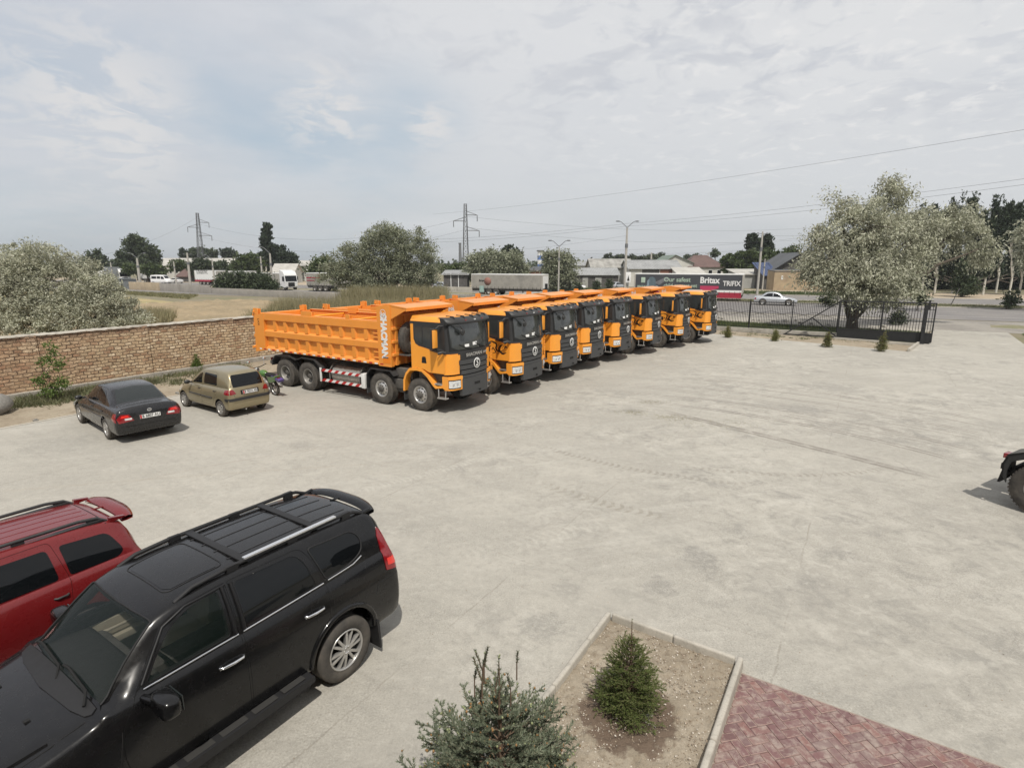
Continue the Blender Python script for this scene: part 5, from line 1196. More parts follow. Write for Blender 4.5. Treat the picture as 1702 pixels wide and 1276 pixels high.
def red_extra(T, B, body, solid):
    for s in (1, -1):
        mb = MB(); yy = s*.50
        def rz(x): return B.ray_cast(Vector((x, yy, 4)), Vector((0, 0, -1)))[0].z
        mb.tube([(-.50, yy, rz(-.5)-.01), (-.40, yy, rz(-.4)+.05), (-.2, yy, rz(-.2)+.062), (1.1, yy, rz(1.1)+.06), (1.25, yy, rz(1.25)+.05), (1.36, yy, rz(1.36)-.01)], .022, 8)
        for x in (-.35, .4, 1.15): mb.box(x-.06, x+.06, yy-.015, yy+.015, rz(x)-.01, rz(x)+.05)
        mb.bar((-.45, yy, rz(0)-.015), (1.3, yy, rz(1.1)-.01), .07, .03); mb.build('roof_rail', MATS['black_plastic'], T)
        decal(B, [(-.80, .86), (-.60, .88), (-.58, 1.08), (-.76, 1.06)], 'y', 'tail_lamp', MATS['lamp_red'], T, s, .01, .05, 8, 6)
        decal(B, [(3.1, .66), (3.5, .62), (3.46, .76), (3.1, .84)], 'y', 'headlight', MATS['lens'], T, s, .008, .05, 8, 5)
    mb = MB(); P1 = []; nu = 21
    for dx_, dz_ in ((0, -.01), (-.02, .02), (-.12, .035), (-.20, .015), (-.19, -.02), (-.1, -.03), (-.0, -.03)):
        for i in range(nu):
            y = -.54+1.08*i/(nu-1); k = (abs(y)/.54)**3; P1.append((-.66+dx_*(1-.3*k), y, 1.60+dz_-.05*k))
    mb.grid(P1, nu, 7)
    for s in (-1, 1): mb.prism([(-.52, 1.56), (-.68, 1.58), (-.70, 1.60), (-.52, 1.63)], s*.50, s*.555)
    mb.tube([(-.52, 0, 1.60), (-.68, 0, 1.60)], .012); mb.build('rear_spoiler', MATS['paint_red'], T, fix=True)
    mb = MB()
    for y in (-.33, -.165, 0, .165, .33): trace(mb, B, [(-.42, y), (1.15, y)], 'z', .005, sink=.5)
    mb.build('roof_rib', MATS['paint_red'], T)
    mb = MB(); trace(mb, B, [(-.47, -.56), (-.47, .56)], 'z', .006, sink=.6); mb.build('tailgate_seam', MATS['dark'], T)
    mb = MB(); mb.tube([(-.76, .1, 1.24), (-.74, -.3, 1.26)], .01); mb.build('wiper', MATS['dark'], T)
fdr = rounded([(1.02, .40), (2.05, .40), (2.1, .90), (1.98, 1.12), (1.62, 1.47), (1.40, 1.56), (1.02, 1.60)], .06); rdr = rounded([(1.0, .40), (.42, .40), (.12, .80), (.06, 1.15), (.15, 1.60), (1.0, 1.60)], .06)
red = build_car('estate_car', 'dark red estate car with black roof rails and rear spoiler, beside the black off-road car', 'paint_red', st,
    [(fdr, rounded([(1.08, 1.15), (1.86, 1.13), (1.58, 1.42), (1.38, 1.50), (1.08, 1.53)], .05)), (rdr, rounded([(.96, 1.16), (.16, 1.17), (.20, 1.53), (.96, 1.54)], .05))],
    [rounded([(.05, 1.175), (-.48, 1.18), (-.56, 1.24), (-.44, 1.49), (.08, 1.53)], [.04, .06, .08, .08, .05])],
    [(2.22, -.66), (2.26, 0), (2.22, .66), (1.64, .54), (1.66, 0), (1.64, -.54)], ([(-.55, 1.18), (.55, 1.18), (.48, 1.52), (-.48, 1.52)], 'x'), 2.62, .35, .40, .90, 'five', extra=red_extra, crown=.02)
red.location = (-5.98, 6.57, 0); red.rotation_euler = (0, 0, -2.13)

# --- charcoal saloon
st = [(-.97, .42, .62, .62, .55, .66, .46), (-.95, .32, .74, .78, .66, .82, .56), (-.91, .27, .80, .90, .72, .95, .60), (-.84, .25, .835, .935, .745, .99, .62), (-.6, .24, .85, .94, .755, 1.0, .64), (-.42, .24, .855, .94, .76, 1.03, .64), (-.25, .24, .857, .94, .762, 1.13, .62), (.0, .24, .86, .94, .765, 1.27, .585), (.2, .24, .86, .935, .768, 1.36, .565), (.5, .24, .86, .93, .77, 1.395, .565), (.9, .24, .86, .92, .77, 1.405, .57),
      (1.3, .24, .86, .91, .77, 1.385, .565), (1.52, .24, .86, .905, .77, 1.33, .565), (1.9, .24, .86, .89, .765, 1.12, .62), (2.2, .24, .86, .875, .76, .93, .66), (2.35, .24, .86, .84, .75, .89, .64), (2.8, .24, .85, .76, .72, .82, .58), (3.2, .26, .82, .68, .68, .74, .50), (3.38, .30, .74, .60, .60, .64, .42), (3.46, .38, .60, .52, .50, .54, .36)]
doors_h, mirror_z, mirror_m = .80, .96, 'paint_charcoal'
def sed_extra(T, B, body, solid):
    for s in (1, -1):
        L = decal(B, [(-.90, .62), (-.66, .70), (-.70, .85), (-.86, .87)], 'y', 'tail_lamp', MATS['lamp_red'], T, s, .01, .05, 10, 7)
        decal(B, [(s*.40, .64), (s*.78, .60), (s*.80, .72), (s*.70, .84), (s*.50, .82)], 'x', 'tail_lamp', MATS['lamp_red'], T, -1, .008, .05, 12, 7)
        decal(B, [(s*.45, .67), (s*.62, .67), (s*.62, .72), (s*.45, .72)], 'x', 'lamp_reflector', MATS['lens'], L, -1, .012, .01, 6, 4)
        decal(B, [(s*.50, .74), (s*.72, .74), (s*.68, .80), (s*.54, .80)], 'x', 'lamp_reflector', MATS['lamp_bright'], L, -1, .012, .01, 6, 4)
        decal(B, [(3.0, .52), (3.36, .50), (3.32, .62), (3.0, .68)], 'y', 'headlight', MATS['lens'], T, s, .008, .05, 8, 5)
    plate(T, frame((-.962, 0, .70), (0, -1, 0), (.10, 0, 1)), 'B 6807 AU')
    mb = MB(); mb.lathe([(.028, 0), (.036, .004), (.044, 0)], 16, Matrix.Translation((-.955, 0, .865)) @ Matrix.Rotation(R(90), 4, 'Z') @ Matrix.Scale(1.3, 4, (1, 0, 0))); mb.bar((-.958, -.018, .85), (-.958, -.012, .88), .006, .006); mb.bar((-.958, .018, .88), (-.958, .012, .85), .006, .006); mb.bar((-.958, -.014, .865), (-.958, .014, .866), .006, .006); mb.build('badge', MATS['chrome'], T)
    mb = MB(); trace(mb, B, [(-.82, -.62), (-.50, -.60), (-.42, 0), (-.50, .60), (-.82, .62)], 'z', .004, sink=.5); trace(mb, B, [(-.42, .60), (-.44, .44), (-.36, .48), (.36, .48), (.44, .44), (.42, .60)], 'x', .004, -1, sink=.5)
    trace(mb, B, [(-.80, .50), (-.42, .50), (.42, .50), (.80, .50)], 'x', .005, -1, sink=.5); mb.build('shut_line', MATS['dark'], T)
    mb = MB(); mb.sphere((-.02, .30, 1.0), .13, 10, 7, (.8, 1, .45)); mb.build('parcel', MATS['paper'], T)
    mb = MB(); trace(mb, B, [(0.02, .62), (2.1, .62)], 'y', .012, 1, sink=.3); trace(mb, B, [(0.02, .62), (2.1, .62)], 'y', .012, -1, sink=.3); mb.build('door_moulding', MATS['paint_charcoal'], T)
fdr = rounded([(.98, .30), (1.95, .30), (2.02, .80), (1.92, .98), (1.50, 1.30), (1.28, 1.37), (.98, 1.375)], .05); rdr = rounded([(.96, .30), (.46, .30), (.30, .55), (.08, .80), (.08, 1.1), (.28, 1.33), (.50, 1.37), (.96, 1.375)], .05)
sedan = build_car('saloon_car', 'dusty charcoal saloon with red tail lamps and a white plate, parked by the brick wall', 'paint_charcoal', st,
    [(fdr, rounded([(1.02, .97), (1.88, .94), (1.50, 1.24), (1.28, 1.31), (1.02, 1.32)], .04)), (rdr, rounded([(.92, .97), (.14, .985), (.30, 1.22), (.46, 1.31), (.92, 1.32)], .04))], [],
    [(2.16, -.62), (2.20, 0), (2.16, .62), (1.56, .50), (1.58, 0), (1.56, -.50)], ([(-.40, -.60), (-.43, 0), (-.40, .60), (.16, .47), (.20, 0), (.16, -.47)], 'z', 'grey_glass'), 2.61, .305, .345, .855, 'seven', extra=sed_extra, glass='dark_glass')
sedan.location = (-10.947, 15.796, 0); sedan.rotation_euler = (0, 0, 2.4542)

# --- small gold hatchback
st = [(-.56, .42, .56, .62, .50, .66, .44), (-.545, .32, .66, .74, .60, .78, .52), (-.52, .27, .70, .86, .645, .92, .55), (-.48, .25, .725, .92, .66, 1.02, .56), (-.42, .24, .735, .935, .665, 1.18, .545), (-.34, .24, .74, .94, .668, 1.32, .53), (-.22, .24, .745, .94, .67, 1.42, .52), (0, .24, .745, .935, .672, 1.45, .53), (.6, .24, .745, .93, .675, 1.47, .54), (1.1, .24, .745, .92, .675, 1.445, .535), (1.32, .24, .745, .915, .672, 1.39, .53), (1.7, .24, .745, .90, .67, 1.17, .57), (2.02, .24, .74, .88, .66, .95, .60), (2.15, .24, .74, .83, .65, .89, .58), (2.5, .25, .73, .74, .62, .79, .50), (2.75, .27, .68, .64, .56, .68, .42), (2.88, .34, .56, .54, .46, .57, .34)]
doors_h, mirror_z, mirror_m = .82, .98, 'black_plastic'
def hat_extra(T, B, body, solid):
    for s in (1, -1):
        decal(B, [(-.52, .76), (-.30, .78), (-.30, .90), (-.48, .93)], 'y', 'tail_lamp', MATS['lamp_red'], T, s, .01, .05, 8, 6)
        decal(B, [(s*.46, .78), (s*.66, .76), (s*.68, .90), (s*.54, .93)], 'x', 'tail_lamp', MATS['lamp_red'], T, -1, .008, .05, 8, 6)
        mb = MB(); trace(mb, B, [(.42, .58), (1.06, .59)], 'y', .02, s, sink=.3); trace(mb, B, [(1.10, .59), (1.86, .60)], 'y', .02, s, sink=.3); mb.build('door_moulding', MATS['black_plastic'], T)
        decal(B, [(2.5, .58), (2.8, .52), (2.76, .64), (2.5, .70)], 'y', 'headlight', MATS['lens'], T, s, .008, .05, 8, 5)
    decal(B, [(-.70, .55), (.70, .55), (.70, .64), (-.70, .64)], 'x', 'bumper_strip', MATS['black_plastic'], T, -1, .02, .05, 20, 4)
    for s in (1, -1): decal(B, [(-.52, .55), (-.36, .57), (-.36, .64), (-.53, .64)], 'y', 'bumper_strip', MATS['black_plastic'], T, s, .02, .05, 6, 4)
    decal(B, [(-.32, .73), (.30, .73), (.30, .87), (-.32, .87)], 'x', 'plate_recess', MATS['dark'], T, -1, .004, .01, 6, 4)
    plate(T, frame((-.575, 0, .80), (0, -1, 0), (.14, 0, 1)), 'B 9024 AB', w_=.50)
    mb = MB(); mb.tube([(-.50, .05, .955), (-.49, -.12, 1.0), (-.47, -.42, 1.03)], .009); mb.build('rear_wiper', MATS['dark'], T)
    mb = MB(); trace(mb, B, [(-.56, .95), (-.52, .70), (-.5, .66), (.5, .66), (.52, .70), (.56, .95)], 'x', .004, -1, sink=.5); mb.build('shut_line', MATS['dark'], T)
    mb = MB(); mb.tube([(-.3, .2, .22), (-.6, .2, .24)], .02); mb.build('exhaust', MATS['chrome'], T)
fdr = rounded([(1.10, .32), (1.88, .32), (1.92, .80), (1.82, .95), (1.34, 1.32), (1.10, 1.39)], .05); rdr = rounded([(1.08, .32), (.46, .32), (.34, .5), (.16, .74), (.14, 1.0), (.20, 1.36), (.40, 1.41), (1.08, 1.40)], .05)
hatch = build_car('hatchback', 'small gold-beige hatchback parked between the charcoal saloon and the dump trucks', 'paint_gold', st,
    [(fdr, rounded([(1.15, .98), (1.76, .95), (1.34, 1.26), (1.15, 1.33)], .04)), (rdr, rounded([(1.02, .985), (.22, .99), (.26, 1.33), (1.02, 1.35)], .04))], [],
    [(1.98, -.56), (2.02, 0), (1.98, .56), (1.36, .46), (1.38, 0), (1.36, -.46)], (rounded([(-.58, .98), (.58, .98), (.50, 1.36), (-.50, 1.36)], .05), 'x'), 2.34, .262, .30, .745, 'cover', extra=hat_extra, wd=.16)
hatch.location = (-9.068, 18.15, 0); hatch.rotation_euler = (0, 0, 2.5453)
# ================================================================ WALLS, FENCES, GATE
def dpt(px, py, Y):
    """world point at depth Y on the sight line of a photo pixel"""
    a = (638-py)/F_PX; d = Vector(((px-851)/F_PX, cos(PITCH)+a*sin(PITCH), -sin(PITCH)+a*cos(PITCH))); return d*(Y/d.y)+Vector((0, 0, CAM_H))
def gx(px, Y, z=0): 
    F = Y*cos(PITCH)+(CAM_H-z)*sin(PITCH); return (px-851)/F_PX*F
def zof(py, Y): return dpt(851, py, Y).z
def brick_wall_mat():
    m_ = bpy.data.materials.new('rough_brick'); m_.use_nodes = True; MATS['rough_brick'] = m_
    t = NT(m_.node_tree); p = t.n['Principled BSDF']; P = t.new('ShaderNodeNewGeometry').outputs['Position']; x, y, z = t.sep(P)
    v = t.m('ADD', t.m('MULTIPLY', x, WX.x), t.m('MULTIPLY', y, WX.y))
    wob = t.noise(P, 1.6, 4, .6, out='Color'); wo = t.sep(wob); w2 = t.sep(t.noise(P, 9, 3, .6, out='Color'))
    uu = t.m('ADD', v, t.m('ADD', t.m('MULTIPLY', t.m('SUBTRACT', wo[0], .5), .12), t.m('MULTIPLY', t.m('SUBTRACT', w2[0], .5), .12)))
    zz = t.m('ADD', z, t.m('ADD', t.m('MULTIPLY', t.m('SUBTRACT', wo[1], .5), .14), t.m('MULTIPLY', t.m('SUBTRACT', w2[1], .5), .065)))
    br = t.new('ShaderNodeTexBrick'); t.put(br.inputs['Vector'], t.comb(uu, zz, 0)); br.offset = .5
    for k, q in (('Scale', 1), ('Brick Width', .27), ('Row Height', .128), ('Mortar Size', .017), ('Mortar Smooth', .35), ('Bias', 0)): br.inputs[k].default_value = q
    br.inputs['Color1'].default_value = (0, 0, 0, 1); br.inputs['Color2'].default_value = (1, 1, 1, 1); br.inputs['Mortar'].default_value = (.5, .5, .5, 1)
    c = t.ramp(br.outputs['Color'], (0, (.41, .26, .165)), (.25, (.54, .395, .25)), (.5, (.62, .485, .315)), (.75, (.57, .43, .28)), (1, (.74, .61, .43)))
    red = t.m('MULTIPLY', t.mr(v, 5, 10.5, 1, .12), t.mr(t.noise(P, .9, 4, .6), .35, .6, .3, 1)); c = t.mix(t.m('MULTIPLY', red, .75), c, (.42, .225, .14), 'MIX')
    c = t.mix(t.mr(t.noise(P, 6, 5, .7), .55, .72, 0, .5), c, (.68, .58, .42)); c = t.mix(t.mr(t.noise(P, 4.5, 5, .7), .54, .72, 0, .4), c, (.30, .17, .11))
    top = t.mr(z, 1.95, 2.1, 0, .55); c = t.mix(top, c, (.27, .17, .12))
    c = t.mix(t.m('MULTIPLY', br.outputs['Fac'], t.mr(t.noise(P, 3, 4, .6), .3, .6, .45, 1)), c, (.17, .115, .08)); c = t.mix(t.mr(z, .3, .0, 0, .5), c, (.22, .19, .15))
    t.put(p.inputs['Base Color'], c); p.inputs['Roughness'].default_value = .95; p.inputs['Specular IOR Level'].default_value = .1
    b = t.new('ShaderNodeBump'); b.inputs['Strength'].default_value = 1; b.inputs['Distance'].default_value = .05
    t.put(b.inputs['Height'], t.m('ADD', t.m('MULTIPLY', br.outputs['Fac'], -1.0), t.m('MULTIPLY', t.noise(P, 14, 5, .7), .9))); t.l.new(b.outputs[0], p.inputs['Normal']); return m_
brick_wall_mat()
wall = thing('brick_wall', 'long rough tan brick wall with a grey mortar coping behind the parked cars', 'wall', yd(-26.2, 0)+(0,))
ra = random.Random(3)
def wp(l, w_, z): q = yd(l, w_); o = wall.location; return (q[0]-o.x, q[1]-o.y, z)
cuts_ = [-15.2+3.87*k for k in range(17)]
for k in range(16):
    a, b = cuts_[k]+.012, cuts_[k+1]-.012; n = 24; mb = MB(); P1 = []
    for j in range(12):
        for i in range(n+1):
            w_ = a+(b-a)*i/n; z = -.1+2.38*j/11; r_ = ra.uniform(-.012, .012) if 0 < j < 11 else 0
            P1.append(wp(-26.1+r_+(.045 if w_ > b-.42 else 0), w_, z+(ra.uniform(-.012, .012) if j == 11 else 0)))
    mb.grid(P1, n+1, 12, smooth=False)
    i0 = 11*(n+1); back = [wp(-26.4, a, 2.28), wp(-26.4, b, 2.28), wp(-26.4, b, -.1), wp(-26.4, a, -.1)]
    q = [P1[0], P1[n], P1[i0+n], P1[i0]]+back; mb.add(q, [(3, 2, 5, 4), (0, 3, 4, 7), (2, 1, 6, 5), (4, 5, 6, 7)], False)
    o = mb.build('wall_panel', MATS['rough_brick'], wall)
mb = MB(); n = 420; P1 = []
for i in range(n):
    w_ = -15.2+62*i/(n-1); h = 2.30+ra.uniform(-.012, .012)
    for l, dz in ((-26.05+ra.uniform(-.015, .015), -.05), (-26.1, .01), (-26.25, .02), (-26.42, 0), (-26.44, -.06)): P1.append(wp(l, w_, h+dz))
mb.grid(P1, 5, n, smooth=False); mb.build('coping', MATS['kerb_concrete'], wall)
mat('concrete_old', (.34, .32, .28), .9, var=.2, vs=1.5, bump=.4, bs=8, col2=(.26, .245, .215))
mb = MB(); mb.bar(wp(-26.0, -14, .05), wp(-26.0, 46, .05), .3, .34); mb.build('footing', MATS['concrete_old'], wall)
mat('fence_black', (.018, .019, .02), .5, var=.2, vs=3)
def obj_at(name, label, cat, l, w_, group=None): return thing(name, label, cat, yd(l, w_)+(0,), YAW, group)
# fence in its own frame: x along l, y across
fc = obj_at('metal_fence', 'black fence of thin upright bars on a low concrete plinth, next to the sliding gate', 'fence', 0, 43.7)
mb = MB(); mb.box(-26.2, -1.2, -.14, .16, -.1, .31); mb.build('plinth', MATS['concrete_old'], fc, bevel=.015)
mb = MB()
x = -26.0
while x < -1.6: mb.box(x-.013, x+.013, -.013, .013, .38, 2.26); x += .11
mb.build('fence_bars', MATS['fence_black'], fc)
for z in (.42, 1.15 if False else .0, 2.2):
    if z: mb = MB(); mb.box(-26.1, -1.5, -.018, .018, z-.02, z+.02); mb.build('rail', MATS['fence_black'], fc)
k = -1.63+2.79*0
for i in range(9):
    x = -1.55-2.79*i if i else -1.55
    mb = MB(); mb.box(x-.035, x+.035, -.035, .035, .3, 2.34); mb.sphere((x, 0, 2.37), .04, 8, 6); mb.build('post', MATS['fence_black'], fc)
for i in range(8):                                             # the crossed wires between posts
    x = -1.55-2.79*i; mb = MB(); mb.tube([(x, .03, 1.2), (x-1.4, .03, 1.62), (x-2.79, .03, 1.2)], .012, 5); mb.tube([(x, .03, 1.58), (x-1.4, .03, 1.2), (x-2.79, .03, 1.58)], .012, 5); mb.build('brace', MATS['fence_black'], fc)
gt = obj_at('sliding_gate', 'black sliding gate with solid lower panel and sloping tail brace beside the drive', 'gate', 0, 43.05)
mb = MB(); mb.box(-1.45, 3.62, -.02, .02, .10, .63); mb.box(-1.45, 3.62, -.035, .035, .05, .12); mb.box(-1.45, 3.62, -.035, .035, .62, .68); mb.build('lower_panel', MATS['fence_black'], gt)
mb = MB()
for a, b in (((-1.45, 0, .1), (-1.45, 0, 2.5)), ((3.62, 0, .1), (3.62, 0, 2.5)), ((-1.48, 0, 2.5), (3.65, 0, 2.5)), ((.9, 0, .6), (.9, 0, 2.5)), ((-4.7, 0, .09), (-1.45, 0, .09)), ((-4.6, 0, .12), (-1.45, 0, 2.5)), ((-3.02, 0, 1.3), (-1.5, 0, .12)), ((-1.45, 0, 2.12), (3.62, 0, 2.12)), ((-1.45, 0, 1.35), (3.62, 0, 1.35))):
    hv = .035 if abs(a[2]-b[2]) < .01 and a[2] in (2.12, 1.35) else .075
    mb.bar(a, b, hv, hv, up=(0, 1, 0))
mb.build('gate_frame', MATS['fence_black'], gt)
mb = MB(); x = -1.3
while x < 3.55: mb.box(x-.015, x+.015, -.015, .015, .66, 2.46); x += .15
mb.build('gate_bars', MATS['fence_black'], gt)
gp = obj_at('gate_post', 'thick black steel guide post that the sliding gate runs against', 'post', 3.15, 42.86)
mb = MB(); mb.box(-.09, .09, -.09, .09, 0, 2.42); mb.box(-.13, .13, -.13, .13, 0, .03); mb.tube([(.12, .0, 2.1), (.12, .0, 2.62)], .05, 10); mb.sphere((.12, 0, 2.66), .07, 10, 8); mb.build('column', MATS['fence_black'], gp)
mb = MB(); mb.box(-.09, .4, .09, .14, 2.3, 2.38); mb.box(.05, .4, .2, .3, .0, .12); mb.build('guide_roller', MATS['fence_black'], gp)
# ---------------------------------------------------------------- roadside walls
mat('tan_wall', (.40, .325, .225), .92, var=.12, vs=.6, col2=(.34, .27, .19)); mat('grey_slab', (.30, .28, .25), .9, var=.15, vs=.4)
def line_wall(name, label, a, b, h, th, m_, panel, gap=.03, cap=None, posts=False):
    a = Vector(a[:2]); b = Vector(b[:2]); L = (b-a).length; ang = atan2(b.y-a.y, b.x-a.x); T = thing(name, label, 'wall', (a.x, a.y, 0), ang); n = max(1, round(L/panel)); pl_ = L/n
    for k in range(n):
        mb = MB(); mb.box(k*pl_+gap/2, (k+1)*pl_-gap/2, -th/2, th/2, -.1, h+(k % 3-1)*.012); mb.build('slab', m_, T, bevel=.02)
        if posts: mb = MB(); mb.box(k*pl_-.12, k*pl_+.12, -th/2-.06, th/2+.06, -.1, h+.1); mb.build('post', m_, T, bevel=.01)
    if cap: mb = MB(); mb.box(0, L, -th/2-.04, th/2+.04, h+.02, h+.1); mb.build('coping', cap, T)
    return T
va = 66.5
p0 = dpt(216, 480, 112); p1 = dpt(268, 482, 106); p2 = dpt(352, 490, 95.5); p3 = dpt(600, 497, 76)
line_wall('boundary_wall', 'tan rendered wall at the far end of the straw field beside the slab wall', (p0.x, p0.y), (p1.x, p1.y), 1.5, .25, MATS['tan_wall'], 3.2)
line_wall('slab_wall', 'low grey concrete slab wall with posts along the road behind the field', (p1.x, p1.y), (p2.x, p2.y), 1.35, .2, MATS['grey_slab'], 3.4, posts=True)
line_wall('road_barrier', 'long low concrete barrier between the reeds and the road', (p2.x, p2.y), (p3.x, p3.y), 1.0, .25, MATS['grey_slab'], 4.2)
q0 = rd(uv_at(712, 87.5), 87.3); q1 = rd(uv_at(786, 87.5), 87.3)
line_wall('concrete_block_row', 'row of pale concrete blocks behind the grey curtain trailer', q0, q1, .9, .5, MATS['kerb_concrete'], 3.2, .1)
sh = thing('metal_shed', 'grey sheet-metal shed with dark posts at the end of the tan wall', 'shed', (dpt(178, 478, 116).x, dpt(178, 478, 116).y, 0), R(-25))
mat('sheet_grey', (.22, .235, .24), .5, .3, var=.15, vs=1)
mb = MB(); mb.box(0, 5.0, 0, 3, 0, 1.9); mb.build('wall', MATS['sheet_grey'], sh)
for x in (0, 1.2, 2.5, 3.8, 5.0): mb = MB(); mb.box(x-.06, x+.06, -.08, 0, 0, 2.1); mb.build('post', MATS['dark'], sh)
mb = MB(); mb.box(-.2, 5.2, -.2, 3.2, 1.96, 2.05); mb.build('roof', MATS['sheet_grey'], sh)

# ================================================================ POLES, PYLONS, WIRES
mat('pole_concrete', (.40, .38, .34), .9, var=.1, vs=1); mat('pole_steel', (.16, .165, .17), .6, .3)
def pole(px, py_top, Y, arms, label, r=.13, tilt=0, base_py=None):
    x = gx(px, Y, 5); h = zof(py_top, Y); T = thing('street_lamp' if arms else 'utility_pole', label, 'street lamp' if arms else 'utility pole', (x, Y, 0), 0, 'street lamps along the road' if arms else 'utility poles along the road')
    T.rotation_euler = (0, tilt, 0); hp = h-(1.0 if arms else 0)
    mb = MB(); mb.tube([(0, 0, 0), (0, 0, hp*.72)], [r*1.15, r], 10); mb.tube([(0, 0, hp*.72), (0, 0, hp)], [r*.95, r*.7], 10); mb.build('pole', MATS['pole_concrete'], T)
    if arms:
        for s in ((-1, 1) if arms == 2 else (-1,)):
            mb = MB(); mb.tube([(0, 0, hp-.8), (0, 0, hp), (s*1.0, 0, h-.1), (s*1.35, 0, h)], .055, 8); mb.build('arm', MATS['pole_steel'], T)
            mb = MB(); mb.sphere((s*1.6, 0, h+.02), .36, 10, 8, (1, .45, .3)); mb.build('lamp_head', MATS['pole_steel'], T)
    else:
        mb = MB(); mb.bar((-.8, 0, hp-.3), (.8, 0, hp-.3), .08)
        for q in (-.7, 0, .7): mb.sphere((q, 0, hp-.18), .08, 6, 5)
        mb.build('crossarm', MATS['pole_steel'], T)
    mb = MB(); mb.tube([(0, 0, hp*.70), (0, 0, hp*.76)], r*1.3, 10); mb.build('collar', MATS['pole_steel'], T); return T
pole(1040, 368, 96, 2, 'double-armed street lamp on a concrete pole just beside the dark lettered trailer', .2)
pole(929, 400, 99, 2, 'double-armed street lamp on a slim pole between the grey trailer and the silvery tree', .13)
pole(1263, 385, 90, 0, 'bare concrete pole standing before the twin poplars, right of the dark trailer', .16)
pole(1271, 430, 108, 0, 'short concrete pole close behind the one by the twin poplars', .12)
pole(228, 421, 118, 2, 'double-armed street lamp leaning over the white vehicles on the far road', .24, R(1))
pole(312, 420, 104, 0, 'bare pole by the lettered white trailer on the far road', .2, R(1))
pole(449, 411, 97, 1, 'single-armed street lamp in front of the white tractor unit trailer', .18, R(1))
pole(434, 426, 130, 0, 'slim pole next to the round green tree', .18); pole(289, 434, 140, 0, 'short slim pole left of the lettered white trailer', .16); pole(353, 424, 135, 1, 'single-armed street lamp before the long white building', .16)
pole(184, 436, 150, 0, 'short pale pole behind the white lorry at the far end of the road', .16); pole(150, 430, 140, 0, 'pale pole beside the silvery bush on the far side of the road', .16); pole(545, 421, 150, 2, 'faint double-armed street lamp left of the big silvery tree', .12)
pole(1082, 420, 190, 0, 'distant pole above the grey shed roofs', .35); pole(1176, 420, 170, 0, 'thin distant pole above the brown hipped roof', .2)
def pylon(px, py_top, Y, label, wid=4.2, lean=0):
    h = zof(py_top, Y); T = thing('power_pylon', label, 'pylon', (gx(px, Y, 15), Y, 0), R(12), 'lattice power pylons'); T.rotation_euler = (0, lean, R(12)); wid *= .4
    def hw(z): return wid/2*(1-z/h)**1.1+.36
    mb = MB(); nz = 16; zs = [h*(1-(1-k/nz)**1.15) for k in range(nz+1)]
    for i in range(nz):
        z0, z1 = zs[i], zs[i+1]; a, b = hw(z0), hw(z1); C0 = [(-a, -a, z0), (a, -a, z0), (a, a, z0), (-a, a, z0)]; C1 = [(-b, -b, z1), (b, -b, z1), (b, b, z1), (-b, b, z1)]
        for q in range(4): mb.bar(C0[q], C1[q], .13); mb.bar(C0[q], C1[(q+1) % 4], .055); mb.bar(C0[(q+1) % 4], C1[q], .055); mb.bar(C1[q], C1[(q+1) % 4], .055)
    mb.build('lattice_mast', MATS['pole_steel'], T)
    for z, s in ((h*.86, 1), (h*.78, -1), (h*.66, 1)):
        mb = MB(); L = 3.6 if z > h*.7 else 4.2; mb.bar((0, 0, z), (s*L, 0, z), .2); mb.bar((0, 0, z+1.2), (s*L, 0, z), .14); mb.bar((0, .5, z), (s*L, 0, z), .14); mb.build('crossarm', MATS['pole_steel'], T)
        mb = MB(); mb.tube([(s*L, 0, z), (s*L, 0, z-1.8)], .12, 6); mb.build('insulator', MATS['pole_steel'], T)
pylon(329, 354, 210, 'lattice pylon on the left, rising behind the long white building', lean=R(1.5)); pylon(773, 339, 175, 'lattice pylon rising between the two silvery trees', 3.2, R(.5))
mat('cable', (.08, .08, .085), .7)
def wire(pa, pb, Ya, Yb, sag, label, r=.02):
    r *= .55
    a = dpt(pa[0], pa[1], Ya); b = dpt(pb[0], pb[1], Yb); pts = [a.lerp(b, k/40)-Vector((0, 0, sag*4*(k/40)*(1-k/40))) for k in range(41)]
    mb = MB(); o0 = pts[0]; mb.tube([p-o0 for p in pts], r, 5); o = mb.build('overhead_cable', MATS['cable'], loc=tuple(o0)); tag(o, label, 'cable', 'overhead cables crossing the sky')
wire((720, 356), (1760, 206), 160, 60, 1.0, 'highest thin cable, climbing from mid sky to the right edge', .028)
wire((1040, 372), (1800, 284), 96, 52, .4, 'upper of two road cables leading from the lamp pole to the right edge', .024); wire((1040, 376), (1800, 294), 96, 52, .5, 'lower of two road cables leading from the lamp pole to the right edge', .024)
wire((640, 400), (1040, 372), 130, 96, .6, 'cable dropping from the lamp pole down towards the big silvery tree', .03); wire((640, 404), (1040, 376), 130, 96, .7, 'second cable dropping from the lamp pole towards the big silvery tree', .03)
wire((776, 360), (1420, 374), 175, 200, 3, 'faint top line running right from the middle pylon', .04); wire((776, 378), (1420, 392), 175, 200, 3.4, 'faint lower line running right from the middle pylon', .04)
wire((329, 372), (773, 362), 210, 175, 6, 'faint line strung between the two pylons', .04); wire((329, 392), (773, 382), 210, 175, 6, 'lowest faint line strung between the two pylons', .04)
wire((929, 417), (1420, 386), 150, 120, 1.0, 'thin line rising right above the grey shed roofs', .025); wire((929, 420), (1420, 402), 150, 120, 1.2, 'thin line just above the brown hipped roof', .025)
wire((-60, 440), (329, 360), 120, 210, 5, 'faint line leading left from the left pylon', .04); wire((780, 420), (1040, 392), 130, 96, .5, 'short thin line meeting the lamp pole halfway up', .02)
wire((1263, 392), (1760, 372), 90, 110, .6, 'line leading right from the bare pole by the poplars', .02)
